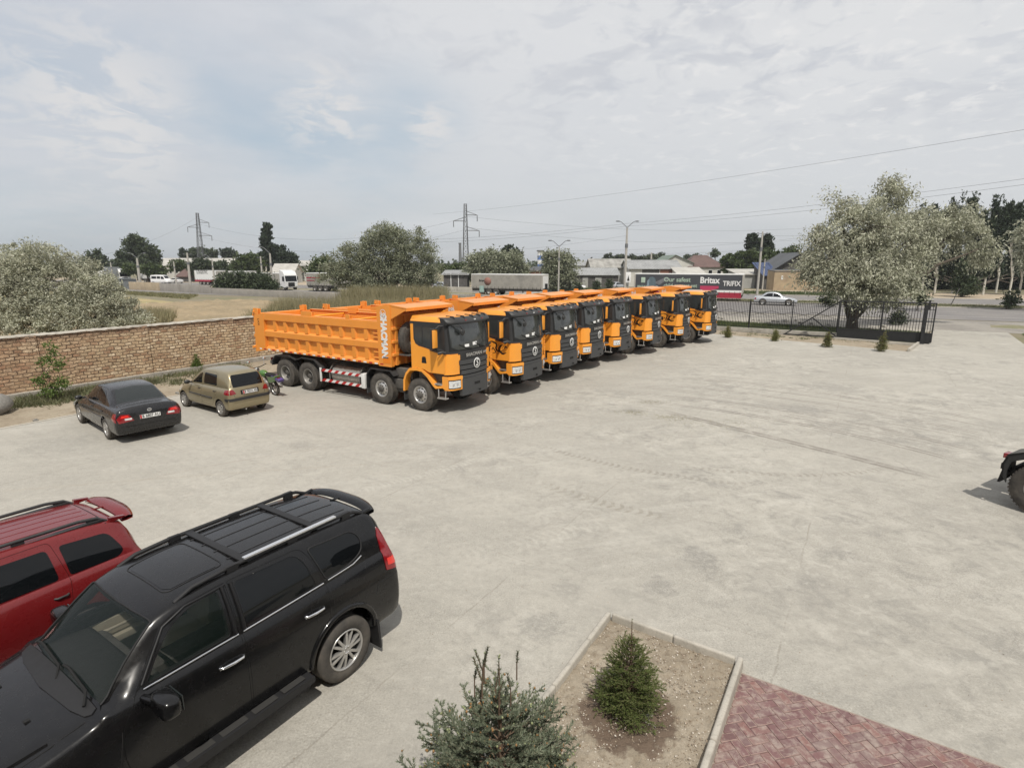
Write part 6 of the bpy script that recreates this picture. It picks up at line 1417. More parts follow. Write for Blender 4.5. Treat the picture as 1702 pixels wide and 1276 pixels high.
sm = thing('chimney', 'thin dark chimney stack far behind the middle pylon', 'chimney', (gx(765, 330, 8), 330, 0)); mb = MB(); mb.tube([(0, 0, 0), (0, 0, zof(404, 330))], [1.1, .7], 12); mb.build('stack', MATS['pole_steel'], sm); mb = MB(); mb.tube([(0, 0, zof(404, 330)-.4), (0, 0, zof(404, 330)+.1)], .9, 12); mb.build('rim', MATS['pole_steel'], sm)
mat('blue_paint', (.10, .18, .42), .6)
tw = thing('water_tower', 'tall blue and white banded tower behind the grey trailer', 'tower', (gx(898, 230, 5), 230, 0)); h = zof(418, 230); n = 6
for k in range(n): mb = MB(); mb.tube([(0, 0, h*k/n), (0, 0, h*(k+1)/n-.02)], 1.15, 20); mb.build('band', MATS['blue_paint'] if k % 2 == 0 else MATS['white_paint'], tw)
mb = MB(); mb.tube([(0, 0, h), (0, 0, h+.5)], [1.5, 1.5], 20); mb.build('cap', MATS['pole_steel'], tw)

# ================================================================ BUILDINGS
def corrugated(name, col, col2=None, s=1):
    m_ = bpy.data.materials.new(name); m_.use_nodes = True; MATS[name] = m_; t = NT(m_.node_tree); p = t.n['Principled BSDF']; P = t.new('ShaderNodeTexCoord').outputs['Object']; x, y, z = t.sep(P)
    wv = t.m('SINE', t.m('MULTIPLY', x, 18*s)); c = t.mix(t.mr(t.noise(P, .5, 5, .65), .4, .65), col, col2 or tuple(q*.75 for q in col)); c = t.mix(t.mr(wv, .2, 1, 0, .22), c, tuple(q*.45 for q in col))
    t.put(p.inputs['Base Color'], c); p.inputs['Roughness'].default_value = .6; b = t.new('ShaderNodeBump'); b.inputs['Distance'].default_value = .05; t.put(b.inputs['Height'], wv); t.l.new(b.outputs[0], p.inputs['Normal']); return m_
corrugated('roof_grey', (.36, .365, .36)); corrugated('roof_pale', (.55, .53, .48)); corrugated('roof_brown', (.17, .105, .09)); corrugated('roof_green', (.20, .25, .20)); corrugated('roof_blue', (.05, .075, .16), s=.7); corrugated('roof_dark', (.10, .105, .11)); corrugated('roof_worn', (.36, .35, .32), (.20, .19, .17), .25)
mat('plaster_white', (.52, .51, .47), .9, var=.1, vs=.3); mat('plaster_grey', (.33, .33, .31), .9, var=.12, vs=.3); mat('plaster_tan', (.37, .29, .19), .92, var=.14, vs=.4, col2=(.29, .22, .15)); mat('board_dark', (.09, .085, .08), .9, var=.3, vs=1); mat('brick_red', (.26, .12, .08), .9, var=.2, vs=1)
def house(name, label, px0, px1, py_eave, py_ridge, Y, depth, roof, rm, wm, rot=0, wins=0, over=.4, door=False, ridge_off=.5, panels=None, gable=None):
    """a building whose front spans px0..px1 at distance Y; roof: gable (ridge along the front), hip, shed, front (gable faces us)"""
    ze, zr = zof(py_eave, Y), zof(py_ridge, Y+depth*.5); x0, x1 = gx(px0, Y, ze), gx(px1, Y, ze); L = x1-x0; T = thing(name, label, 'building', (x0, Y, 0), rot); D = depth
    mb = MB(); mb.box(0, L, 0, D, -.1, ze); mb.build('wall', MATS[wm], T)
    o = over; y0, y1, xa, xb = -o, D+o, -o, L+o; ym = D*ridge_off
    mb = MB(); th = .12
    if roof == 'gable': V = [(xa, y0, ze-.1), (xb, y0, ze-.1), (xb, ym, zr), (xa, ym, zr), (xb, y1, ze-.1), (xa, y1, ze-.1)]; F = [(0, 1, 2, 3), (3, 2, 4, 5)]; G = [[(0.02, 0, ze), (0.02, D, ze), (0.02, ym, zr-.1)], [(L-.02, 0, ze), (L-.02, ym, zr-.1), (L-.02, D, ze)]]
    elif roof == 'hip': k = min(L*.35, D*.5); V = [(xa, y0, ze-.1), (xb, y0, ze-.1), (xb-k, ym, zr), (xa+k, ym, zr), (xb, y1, ze-.1), (xa, y1, ze-.1)]; F = [(0, 1, 2, 3), (3, 2, 4, 5), (1, 4, 2), (0, 3, 5)]; G = []
    elif roof == 'front': xm = L*ridge_off; V = [(xa, y0, ze-.1), (xm, y0, zr), (xb, y0, ze-.1), (xa, y1, ze-.1), (xm, y1, zr), (xb, y1, ze-.1)]; F = [(0, 1, 4, 3), (1, 2, 5, 4)]; G = [[(0, 0.02, ze), (L, 0.02, ze), (xm, 0.02, zr-.1)]]
    else: V = [(xa, y0, ze-.1), (xb, y0, ze-.1), (xb, y1, zr), (xa, y1, zr)]; F = [(0, 1, 2, 3)]; G = [[(0.02, 0, ze), (0.02, D, ze), (0.02, D, zr-.1)], [(L-.02, 0, ze), (L-.02, D, zr-.1), (L-.02, D, ze)]]
    n = len(V); mb.add(V+[(a, b, c-th) for a, b, c in V], F+[tuple(i+n for i in f[::-1]) for f in F], False)
    rim = {'gable': [0, 1, 2, 4, 5, 3], 'hip': [0, 1, 4, 5], 'front': [0, 1, 2, 5, 4, 3], 'shed': [0, 1, 2, 3]}[roof]
    mb.add(V+[(a, b, c-th) for a, b, c in V], [(rim[i], rim[i]+n, rim[(i+1) % len(rim)]+n, rim[(i+1) % len(rim)]) for i in range(len(rim))], False); mb.build('roof', MATS[rm], T)
    for g in G: mb = MB(); mb.add(g+[(a+(.05 if a < .5 and roof != 'front' else -.05 if roof != 'front' else 0), b+(.05 if roof == 'front' else 0), c) for a, b, c in g], [(0, 1, 2), (5, 4, 3)]); mb.build('gable', MATS[gable or wm], T)
    for k in range(wins):
        w0 = L*(k+.5)/wins; ww = min(1.3, L/wins*.5); mb = MB(); mb.box(w0-ww/2, w0+ww/2, -.05, .02, ze*.42, ze*.8); f = mb.build('window', MATS['white_paint'], T); mb = MB(); mb.box(w0-ww/2+.1, w0+ww/2-.1, -.07, -.04, ze*.42+.1, ze*.8-.1); mb.build('pane', MATS['dark_glass'], f)
    for pn in panels or (): a, b, c, d, m_ = pn; mb = MB(); mb.box(L*a, L*b, -.06, .02, ze*c, ze*d); mb.build('door', MATS[m_], T)
    if door: mb = MB(); mb.box(L*.1, L*.1+1.1, -.06, .02, 0, 2.1); mb.build('door', MATS['board_dark'], T)
    return T
house('long_house', 'very long low white building with a pale roof behind the far road', 258, 392, 441, 429, 190, 12, 'gable', 'roof_pale', 'plaster_white', wins=14, rot=R(2))
house('small_house', 'small brown hipped-roof hut beside the white pickup', 293, 319, 459, 447, 160, 5, 'hip', 'roof_brown', 'board_dark')
house('white_house', 'white house with a pale hipped roof behind the white tractor unit', 455, 495, 441, 430, 170, 8, 'hip', 'roof_pale', 'plaster_white', wins=3)
house('annexe', 'pale lean-to roofed annexe in front of the white house', 452, 488, 452, 438, 150, 6, 'gable', 'roof_pale', 'plaster_white')
house('storage_hall', 'distant pale flat-roofed hall right of the dark poplars', 494, 530, 440, 433, 240, 10, 'gable', 'roof_pale', 'plaster_grey')
house('white_garage', 'low white garage peeping out behind the grey trailer roofs', 505, 525, 449, 445, 170, 5, 'shed', 'roof_pale', 'plaster_white')
house('carport', 'grey open carport with pale posts behind the two parked cars', 737, 776, 455, 449, 104, 6, 'shed', 'roof_grey', 'board_dark', panels=[(.3, .33, 0, 1, 'white_paint'), (.62, .65, 0, 1, 'white_paint')])
house('dark_roof_house', 'house with a low dark gable roof behind the carport', 742, 772, 444, 435, 150, 8, 'front', 'roof_dark', 'plaster_grey')
house('brick_kiosk', 'small brick-red kiosk with a white chimney behind the grey trailer', 872, 900, 449, 443, 140, 4, 'shed', 'roof_dark', 'brick_red')
house('industrial_hall', 'distant grey industrial hall with a row of dark openings', 948, 990, 441, 433, 240, 12, 'shed', 'roof_grey', 'plaster_grey', panels=[(.1, .3, .3, .8, 'board_dark'), (.45, .7, .3, .8, 'board_dark')])
house('row_of_garages', 'long low grey-roofed garages behind the white saloon', 958, 1028, 456, 445, 118, 8, 'gable', 'roof_grey', 'board_dark', panels=[(.15, .28, .0, .8, 'plaster_grey'), (.45, .6, 0, .8, 'plaster_grey')])
house('worn_roof_barn', 'barn with a large streaked and weathered grey roof', 984, 1052, 444, 430, 135, 10, 'gable', 'roof_worn', 'plaster_grey')
house('big_shed', 'large shed with a wide light grey roof and dark open front', 1046, 1132, 446, 432, 128, 10, 'gable', 'roof_grey', 'plaster_white', panels=[(.25, .58, .45, .97, 'board_dark'), (.6, .92, .45, .97, 'brick_red')])
house('green_roof_house', 'white-gabled house with a faded green roof behind the large shed', 1102, 1152, 437, 424, 150, 12, 'front', 'roof_green', 'plaster_white', ridge_off=.4)
house('brown_roof_house', 'house with a big brown hipped roof above the dark lettered trailer', 1145, 1203, 443, 424, 150, 11, 'hip', 'roof_brown', 'plaster_white', wins=4)
house('side_building', 'pale wall building with a short sloping roof, between trailer and brown roof', 1128, 1172, 455, 444, 122, 5, 'shed', 'roof_pale', 'plaster_white')
house('pale_roof_store', 'low store with a flat whitish roof right of the dark trailer', 1228, 1270, 455, 447, 118, 6, 'shed', 'roof_pale', 'plaster_grey')
house('blue_roof_shed', 'shed with a bright blue roof beside the tan compound', 1270, 1293, 457, 436, 114, 5, 'shed', 'roof_blue', 'board_dark')
house('steep_roof_house', 'dark steep-roofed timber house behind the tan compound wall', 1286, 1352, 449, 420, 116, 8, 'front', 'roof_dark', 'board_dark', ridge_off=.62, over=.8)
h = house('tan_compound', 'plain tan rendered compound wall building behind the right-hand silvery tree', 1288, 1372, 450, 448, 108, 3, 'shed', 'roof_dark', 'plaster_tan', panels=[(.14, .17, .55, .75, 'white_paint')], over=.05)
bb = thing('road_sign', 'white board sign on a post just right of the tall lamp pole', 'sign', (gx(1044, 94, 2), 94, 0)); mb = MB(); mb.tube([(0, 0, 0), (0, 0, 2.6)], .05, 8); mb.build('post', MATS['pole_steel'], bb); mb = MB(); mb.box(-.42, .42, -.04, .02, 1.9, 3.6); mb.build('board', MATS['white_paint'], bb, bevel=.02)
mb = MB(); mb.prism([(-.2, 2.2), (.2, 2.2), (0, 3.1)], -.05, -.042); mb.build('symbol', MATS['dark'], bb)

# ================================================================ TRAFFIC AND TRAILERS
mat('curtain_grey', (.30, .285, .25), .8, var=.12, vs=.6, col2=(.24, .23, .205)); mat('curtain_dark', (.055, .058, .065), .6, var=.08, vs=.5); mat('curtain_red', (.33, .02, .045), .6); mat('pink_paint', (.45, .04, .10), .5); mat('pale_green', (.40, .50, .40), .6); mat('brown_dot', (.27, .13, .10), .7); mat('mint', (.30, .42, .38), .7)
def trailer(name, label, pos, ang, L, H, cm, top='roof_pale', group=None, red_low=False, straps=True, graphics=None, z0=1.15, wheels=3, W=2.5):
    """box trailer; its origin is at the rear left corner on the ground, x towards its front"""
    T = thing(name, label, 'trailer', (pos[0], pos[1], 0), ang, group)
    mb = MB(); mb.box(.12, L-.12, .02, W-.02, z0, H-.1); mb.build('curtain_side', MATS[cm], T)
    mb = MB(); mb.box(0, L, 0, W, H-.14, H); mb.build('roof', MATS['white_paint'], T, bevel=.03)
    for x in (0, L-.14): mb = MB(); mb.box(x, x+.14, -.01, W+.01, z0-.15, H-.13); mb.build('end_frame', MATS['pole_concrete'], T)
    mb = MB(); mb.box(0, L, .3, W-.3, z0-.4, z0-.05); mb.box(0, L, 0, W, z0-.12, z0+.02); mb.build('chassis', MATS['frame_steel'], T)
    if red_low: mb = MB(); mb.box(.14, L-.14, -.012, W+.012, .38, z0+.12); mb.m(1).box(.14, L-.14, -.014, W+.014, z0+.12, z0+.42); mb.build('lower_panel', [MATS['curtain_red'], MATS['white_paint']], T)
    mb = MB(); n = int(L/.65)
    for k in range(n): x = .3+k*(L-.6)/(n-1); mb.box(x-.02, x+.02, -.02, 0, z0-.2, z0+.28)
    mb.build('curtain_straps', MATS['dark'], T)
    mb = MB(); mb.box(-.05, 0, .1, W-.1, z0-.05, H-.2); d = mb.build('rear_door', MATS['pole_concrete'], T)
    mb = MB()
    for y in (.7, 1.8): mb.tube([(-.07, y, z0), (-.07, y, H-.3)], .02, 6)
    mb.build('lock_rod', MATS['pole_steel'], d)
    for i in range(wheels):
        for y, s in ((.18, -1), (W-.18, 1)):
            mb = MB(); mb.lathe([(.3, -.16), (.5, -.17), (.53, -.12), (.53, .12), (.5, .17), (.3, .16)], 20, M2(0, 0, 0, s)); w_ = mb.build('wheel', MATS['tyre'], T, loc=(1.9+i*1.3, y, .53)); mb = MB(); mb.lathe([(.3, .16), (.28, .05), (0, .05)], 14, M2(0, 0, 0, s)); mb.build('rim', MATS['truck_rim'], w_)
    for s in (.3, W-.3): mb = MB(); mb.box(L*.72, L*.72+.15, s-.06, s+.06, .02, z0-.2); mb.build('landing_leg', MATS['frame_steel'], T)
    if graphics: graphics(T, L, H, z0)
    return T
def far_car(name, label, pos, ang, pm='paint_silver', cat='car', van=False, group=None, sc_=1.0):
    T = thing(name, label, cat, (pos[0], pos[1], 0), ang, group)
    s1 = [(-.95, .32, .70, .62, .6, .70, .5), (-.9, .25, .82, .85, .72, .92, .6), (-.3, .24, .87, .92, .76, 1.0, .62), (.3, .24, .88, .92, .77, 1.36, .57), (1.0, .24, .88, .90, .77, 1.42, .57), (1.5, .24, .88, .88, .77, 1.34, .57), (2.3, .24, .87, .84, .75, .90, .62), (3.1, .26, .84, .70, .68, .76, .55), (3.5, .34, .66, .56, .5, .60, .4)]
    if van: s1 = [(-.9, .4, .8, 1.0, .78, 1.9, .7), (-.8, .32, .92, 1.15, .88, 2.15, .78), (1.5, .32, .95, 1.15, .9, 2.25, .8), (2.9, .32, .95, 1.15, .9, 2.05, .78), (3.5, .32, .94, 1.1, .88, 1.35, .75), (4.0, .34, .9, .95, .8, 1.0, .7), (4.3, .4, .8, .7, .6, .75, .5)]
    b = loft(s1, MATS[pm], sub=3); B = bvh_of(b); b.parent = T; sharp(b, 35); wb = 3.2 if van else 2.65
    if van: wn = [[(2.4, 1.2), (3.4, 1.2), (3.0, 1.85), (2.4, 1.9)], [(1.2, 1.3), (2.2, 1.3), (2.2, 1.9), (1.2, 1.9)], [(-.5, 1.3), (1.0, 1.3), (1.0, 1.9), (-.5, 1.9)]]
    else: wn = [[(1.05, .95), (2.0, .92), (1.5, 1.27), (1.05, 1.32)], [(.0, .96), (.98, .95), (.98, 1.32), (.45, 1.30)]]
    for s in (-1, 1):
        for q in wn: decal(B, q, 'y', 'side_window', MATS['dark_glass'], T, s, .01, .02, 6, 4)
        for x in (0, wb):
            mb = MB(); mb.lathe([(.19, -.1), (.31, -.1), (.33, -.06), (.33, .06), (.31, .1), (.19, .1)], 18, M2(0, 0, 0, s)); w_ = mb.build('wheel', MATS['tyre'], T, loc=(x, s*.84, .33)); mb = MB(); mb.lathe([(.2, .1), (.16, .07), (0, .085)], 12, M2(0, 0, 0, s)); mb.build('rim', MATS['silver_rim'], w_)
            mb = MB(); mb.lathe([(.37, .0), (.40, .01), (.40, .03), (0, .03)], 20, Matrix.Translation((x, s*.865, .35)) @ M2(0, 0, 0, s)); mb.build('wheel_well', MATS['dark'], T)
        decal(B, [(-.9, .6), (-.7, .62), (-.7, .82), (-.88, .82)], 'y', 'tail_lamp', MATS['lamp_red'], T, s, .01, .03, 4, 4)
    if van: decal(B, [(3.0, -.72), (3.5, -.78), (3.5, .78), (3.0, .72)], 'z', 'windscreen', MATS['dark_glass'], T, 1, .01, .02, 6, 8)
    else:
        decal(B, [(1.62, -.5), (2.25, -.6), (2.25, .6), (1.62, .5)], 'z', 'windscreen', MATS['dark_glass'], T, 1, .01, .02, 6, 8); decal(B, [(-.28, -.58), (.22, -.5), (.22, .5), (-.28, .58)], 'z', 'rear_window', MATS['dark_glass'], T, 1, .01, .02, 6, 8)
    T.scale = (sc_,)*3; return T
def tractor(name, label, pos, ang, pm='paint_white'):
    T = thing(name, label, 'truck', (pos[0], pos[1], 0), ang)
    mb = MB(); mb.prism(rounded([(.0, .75), (2.15, .55), (2.22, 1.6), (2.0, 2.9), (1.6, 3.45), (.05, 3.85), (0, 3.7)], .12), -1.23, 1.23); mb.build('cab', MATS[pm], T, bevel=.08, fix=True)
    mb = MB(); mb.prism([(2.235, 1.72), (2.03, 2.72), (2.05, 2.74), (2.26, 1.72)], -1.1, 1.1); mb.build('windscreen', MATS['dark_glass'], T)
    mb = MB(); mb.box(2.19, 2.26, -.62, .62, .75, 1.5); mb.build('grille', MATS['dark'], T, bevel=.02)
    for s in (-1, 1):
        mb = MB(); mb.prism([(1.1, 1.75), (1.95, 1.65), (1.75, 2.6), (1.1, 2.6)], s*1.2, s*1.245); mb.build('side_window', MATS['dark_glass'], T)
        mb = MB(); mb.box(1.95, 2.1, *sorted((s*1.3, s*1.45)), 1.9, 2.6); mb.build('mirror', MATS['dark'], T, bevel=.02); mb = MB(); mb.box(2.16, 2.24, *sorted((s*.75, s*1.1)), .75, .95); mb.build('headlight', MATS['lens'], T, bevel=.02)
        for x, r_ in ((1.35, .5), (-2.3, .52)):
            mb = MB(); mb.lathe([(.28, -.16), (.48, -.17), (r_, -.12), (r_, .12), (.48, .17), (.28, .16)], 24, M2(0, 0, 0, s)); w_ = mb.build('wheel', MATS['tyre'], T, loc=(x, s*1.06, r_)); mb = MB(); mb.lathe([(.29, .16), (.25, .05), (0, .1)], 16, M2(0, 0, 0, s)); mb.build('rim', MATS['truck_rim'], w_)
        mb = MB(); mb.box(-1.5, .1, *sorted((s*.7, s*1.2)), .45, .95); mb.build('fuel_tank', MATS['white_paint'], T, bevel=.08)
    mb = MB(); mb.box(-3.2, 2.0, -.45, .45, .6, .95); mb.box(-2.9, -1.8, -.5, .5, .95, 1.12); mb.build('chassis', MATS['frame_steel'], T); return T
# lettered dark trailer beyond the fence
def tr_graphics(T, L, H, z0):
    def X(f): return L*(1-f)          # f from the left as seen from the yard
    y = -.015
    def txt(s, f, z, size, m_, shear=0, bold=.0, name='lettering', sx=1):
        mb = MB(); M = frame((X(f), y, z), (-1, 0, 0), (0, 0, 1)); text_mesh(mb, s, size, M, .01, bold, 'LEFT', shear, sx); mb.build(name, MATS[m_], T)
    return txt
u0 = uv_at(1054, 84.2); u1 = uv_at(1240, 83.0)
a = Vector(rd(u0, 86.2)); 
def place_trailer(pxl, pxr, v, hgt_py, **kw):
    """curtain side from column pxl to pxr on the line v; returns origin and length"""
    ua, ub = uv_at(pxl, v), uv_at(pxr, v); return ua, ub
ua, ub = place_trailer(1056, 1240, 82.2, 455); L = ub-ua
# trailer body runs along the road; x axis of the trailer points left (towards its front)
def box_trailer_left(name, label, pxl, pxr, v, H, cm, front='left', **kw):
    ua, ub = uv_at(pxl, v), uv_at(pxr, v); L = ub-ua
    # origin at the left end seen from the yard, x to the right along the road; near side is y=0
    o = rd(ua, v); T = trailer(name, label, o, RYAW, L, H, cm, **kw); T['L'] = L; del T['L']; return T, L
Yb = Vector(rd(uv_at(1150, 81), 81)).y
Hb = zof(455, Yb)
br, L = box_trailer_left('curtain_trailer', 'dark grey lettered curtain trailer with a red and white lower panel, parked beyond the fence', 1056, 1238, 81.5, Hb, 'curtain_dark', red_low=True, z0=1.0)
def put_text(T, s, x, z, size, m_, bold=0, sx=1, shear=0):
    mb = MB(); text_mesh(mb, s, size, frame((x, -.02, z), (1, 0, 0), (0, 0, 1)), .012, bold, 'LEFT', shear, sx); return mb.build('lettering', MATS[m_], T)
put_text(br, 'Our safest', L*.285, Hb-.85, .85, 'pale_green', .016); put_text(br, 'child car seat yet', L*.285, Hb-1.65, .72, 'pale_green', .010, .92)
put_text(br, 'Britax', L*.62, Hb-.9, 1.15, 'white_paint', .038, .90); put_text(br, 'TRIFIX', L*.825, Hb-1.3, .92, 'white_paint', .02, .84)
mb = MB(); P1 = []
for i in range(21): x = L*.625+i/20*L*.165; P1.append((x, -.02, Hb-1.62+.0)); P1.append((x, -.02, Hb-2.1-.18*sin(pi*1.3*i/20)))
mb.add(P1, [(2*i, 2*i+1, 2*i+3, 2*i+2) for i in range(20)], False); mb.build('pink_swoosh', MATS['pink_paint'], br)
mb = MB(); mb.box(L*.065, L*.105, -.02, 0, Hb-1.3, Hb-.55); mb.build('badge', MATS['pale_green'], br, bevel=.01)
put_text(br, 'BRITAX', L*.03, Hb-1.85, .42, 'pale_green', .01)
# picture of a child seat on the curtain: flat rounded shapes
mat('seat_print', (.10, .14, .16), .5, var=.2, vs=2); mat('seat_print_pale', (.22, .28, .32), .5, var=.2, vs=2); mat('glow_print', (.16, .165, .175), .6, var=.2, vs=1)
mb = MB(); mb.prism([(L*.19, Hb-1.3), (L*.30, Hb-.5), (L*.33, Hb-.75), (L*.24, Hb-1.6)], -.014, -.006); mb.m(0); mb.build('print_glow', MATS['glow_print'], br)
mb = MB(); mb.prism(rounded([(L*.125, Hb-2.45), (L*.215, Hb-2.45), (L*.205, Hb-.70), (L*.175, Hb-.42), (L*.14, Hb-.55)], .3), -.018, -.006); mb.build('printed_seat', MATS['seat_print'], br)
mb = MB(); mb.prism(rounded([(L*.12, Hb-2.4), (L*.14, Hb-2.4), (L*.145, Hb-.8), (L*.125, Hb-1.0)], .1), -.022, -.016); mb.prism(rounded([(L*.205, Hb-2.4), (L*.235, Hb-2.3), (L*.235, Hb-1.7), (L*.21, Hb-1.6)], .15), -.022, -.016); mb.build('printed_wing', MATS['seat_print_pale'], br)
# the plain grey one
Yg = Vector(rd(uv_at(840, 81), 81)).y
gr, L2 = box_trailer_left('curtain_trailer', 'plain pale-grey curtain trailer with a small brown dot and faded mint square', 783, 900, 80.9, zof(457, Yg), 'curtain_grey', z0=1.15, L_=0) if False else box_trailer_left('curtain_trailer', 'plain pale-grey curtain trailer with a small brown dot and faded mint square', 783, 902, 80.9, zof(455.5, Yg), 'curtain_grey', z0=1.1)
Hg = zof(455.5, Yg)
mb = MB(); mb.lathe([(.0, -.03), (.62, -.03), (.62, 0)], 28, Matrix.Translation((L2*.24, 0, Hg-1.15))); mb.build('brown_dot', MATS['brown_dot'], gr)
put_text(gr, 'brown', L2*.115, Hg-1.05, .5, 'dark', .01); mb = MB(); mb.box(L2*.12, L2*.185, -.02, 0, Hg-2.9, Hg-1.9); mb.build('mint_square', MATS['mint'], gr)
mb = MB(); mb.box(L2, L2+.05, .2, 2.3, 1.2, Hg-.3); mb.build('headboard', MATS['white_paint'], gr); mb = MB(); mb.box(L2+.04, L2+.12, .9, 1.9, .9, 1.9); mb.build('ladder_box', MATS['dark'], gr)
# far left: articulated lorries and vans on the road
v1 = 79.0
Yt = Vector(rd(uv_at(445, v1), v1)).y
t1, L3 = box_trailer_left('box_trailer', 'pale grey trailer coupled behind the white tractor unit on the near road', 408, 464, v1, zof(453.5, Yt), 'curtain_grey', z0=1.1)
o = rd(uv_at(473, v1+1.2), v1+1.2); tractor('tractor_unit', 'white tractor unit pulling the pale grey trailer, facing right', (o[0], o[1]), RYAW-R(18))
t2, L4 = box_trailer_left('box_trailer', 'grey curtain trailer with a red stripe, mostly behind the silvery tree', 507, 606, v1-.5, zof(453.5, Vector(rd(uv_at(550, v1), v1)).y), 'curtain_grey', z0=1.1)
mb = MB(); mb.box(0.1, L4*.26, -.02, 0, 2.35, 2.55); mb.box(0.1, L4*.16, -.02, 0, 1.9, 2.05); mb.box(L4*.22, L4*.26, -.02, 0, 2.5, 3.1); mb.build('red_stripe', MATS['curtain_red'], t2)
v2 = 92
def Yv(px, v): return Vector(rd(uv_at(px, v), v)).y
t3, L5 = box_trailer_left('box_trailer', 'white trailer with dark lettering and a red underside on the far road', 321, 358, v2, zof(449.5, Yv(340, v2)), 'white_paint', z0=1.2); put_text(t3, 'LOGISTIC', L5*.12, 3.0, 1.15, 'dark', 0, .8); mb = MB(); mb.box(0, L5, -.03, 0, .8, 1.2); mb.build('red_skirt', MATS['curtain_red'], t3)
t4, L6 = box_trailer_left('box_trailer', 'short white trailer seen between the dark roadside bushes', 376, 410, v2, zof(450.5, Yv(390, v2)), 'white_paint', z0=1.2)
t5, L7 = box_trailer_left('box_trailer', 'white and grey box trailer at the far left end of the road', 160, 198, v2, zof(450, Yv(180, v2)), 'white_paint', z0=1.3); mb = MB(); mb.box(L7*.3, L7*.98, -.03, 0, 1.3, 4.2); mb.build('grey_side', MATS['sheet_grey'], t5)
o = rd(uv_at(203, v2+1.2), v2+1.2); tractor('tractor_unit', 'white tractor unit leading the white and grey trailer at the far left', (o[0], o[1]), RYAW-R(25))
t6, L8 = box_trailer_left('box_truck', 'white box lorry body behind the leaning double street lamp', 230, 252, v2+4, zof(450, Yv(240, v2+4)), 'white_paint', z0=1.1, wheels=2)
o = rd(uv_at(256, v2), v2); far_car('minibus', 'white minibus with dark windows beside the white box lorry', o, RYAW+R(12), 'paint_white', 'minibus', van=True)
o = rd(uv_at(293, v2+6), v2+6); far_car('pickup', 'small white car in front of the brown hut on the far road', o, RYAW+pi, 'paint_white')
o = rd(uv_at(1274, 76), 76.2); far_car('saloon_car', 'silver saloon driving on the near road behind the black fence', o, RYAW-R(2), 'paint_silver', sc_=1.08)
o = rd(uv_at(946, 106), 106); far_car('saloon_car', 'white saloon parked by the silvery tree in front of the garages', o, RYAW+R(6), 'paint_white')
o = rd(uv_at(1020, 110), 110); far_car('saloon_car', 'grey saloon parked in front of the dark garage doors', o, RYAW+R(70), 'paint_silver')
o = rd(uv_at(727, 96), 96); far_car('saloon_car', 'silver saloon parked before the carport', o, RYAW-R(4), 'paint_silver'); o = rd(uv_at(716, 100), 100); far_car('saloon_car', 'dark saloon half hidden behind the silver one by the carport', o, RYAW-R(4), 'paint_charcoal')

# ================================================================ SMALL THINGS IN THE YARD
# black semi-trailer tractor poking in at the right edge
def rear_tractor():
    T = thing('tractor_unit', 'black lorry tail with one big dusty wheel, standing alone on the open concrete', 'truck', (11.36, 10.80, 0), R(121))
    BK, ST = mat('black_gloss', (.012, .014, .015), .4, coat=.3), mat('black_frame', (.02, .02, .02), .6)
    mb = MB()
    for s in (-1, 1): mb.box(-.75, 6.2-8.0 if False else -6, s*.4-.05, s*.4+.05, .85, 1.1) if False else mb.box(-6.0, .55, s*.4-.05, s*.4+.05, .85, 1.1)
    mb.box(-5.6, .7, -.4, .4, .9, 1.0); mb.box(.50, .56, -1.0, 1.0, .62, .82); mb.box(-.5, .5, -.5, .5, 1.12, 1.22); mb.tube([(0, -.9, .52), (0, .9, .52)], .12); mb.build('chassis', ST, T)
    for s in (-1, 1):
        make_wheel(T, 0, s*1.08, .52, .29, s, 'rear', dual=True); make_wheel(T, -3.8, s*1.06, .52, .3, s, 'front')
        mb = MB(); oa = [(.64, .66), (.66, .92), (.60, 1.12), (.42, 1.20), (.26, 1.29), (-.35, 1.30), (-.60, 1.1), (-.66, .8)]; mb.prism(oa+[(a*.95, b-.035) for a, b in oa[::-1]], s*.62, s*1.25); mb.prism(oa+[(a*.86, b-.13) for a, b in oa[::-1]], s*1.215, s*1.25); mb.build('mudguard', BK, T, fix=True)
        mb = MB(); mb.prism([(.60, .74), (.66, .74), (.70, .50), (.66, .50)], s*.68, s*1.22); mb.build('mudflap', MATS['dark'], T, fix=True)
        mb = MB(); mb.box(.60, .68, *sorted((s*1.0, s*1.22)), 1.02, 1.12); mb.build('tail_lamp', MATS['lamp_red'], T, bevel=.01)
        mb = MB(); mb.box(.62, .69, *sorted((s*.9, s*1.2)), .78, .90); mb.build('bracket', ST, T)
    mb = MB(); mb.prism(rounded([(-2.6, .9), (-2.6, 3.5), (-4.2, 3.3), (-4.9, 2.6), (-5.0, .6), (-4.4, .5), (-4.3, .95), (-3.3, .95)], .1), -1.23, 1.23); mb.build('cab', MATS['paint_charcoal'], T, bevel=.06, fix=True)
    for s in (-1, 1): mb = MB(); mb.prism([(-3.5, 1.9), (-4.6, 1.8), (-4.3, 2.7), (-3.5, 2.7)], s*1.22, s*1.24); mb.build('side_window', MATS['dark_glass'], T)
    mb = MB(); mb.prism([(-5.02, 1.75), (-4.88, 2.6), (-4.92, 2.62), (-5.06, 1.75)], -1.1, 1.1); mb.build('windscreen', MATS['dark_glass'], T); return T
rear_tractor()
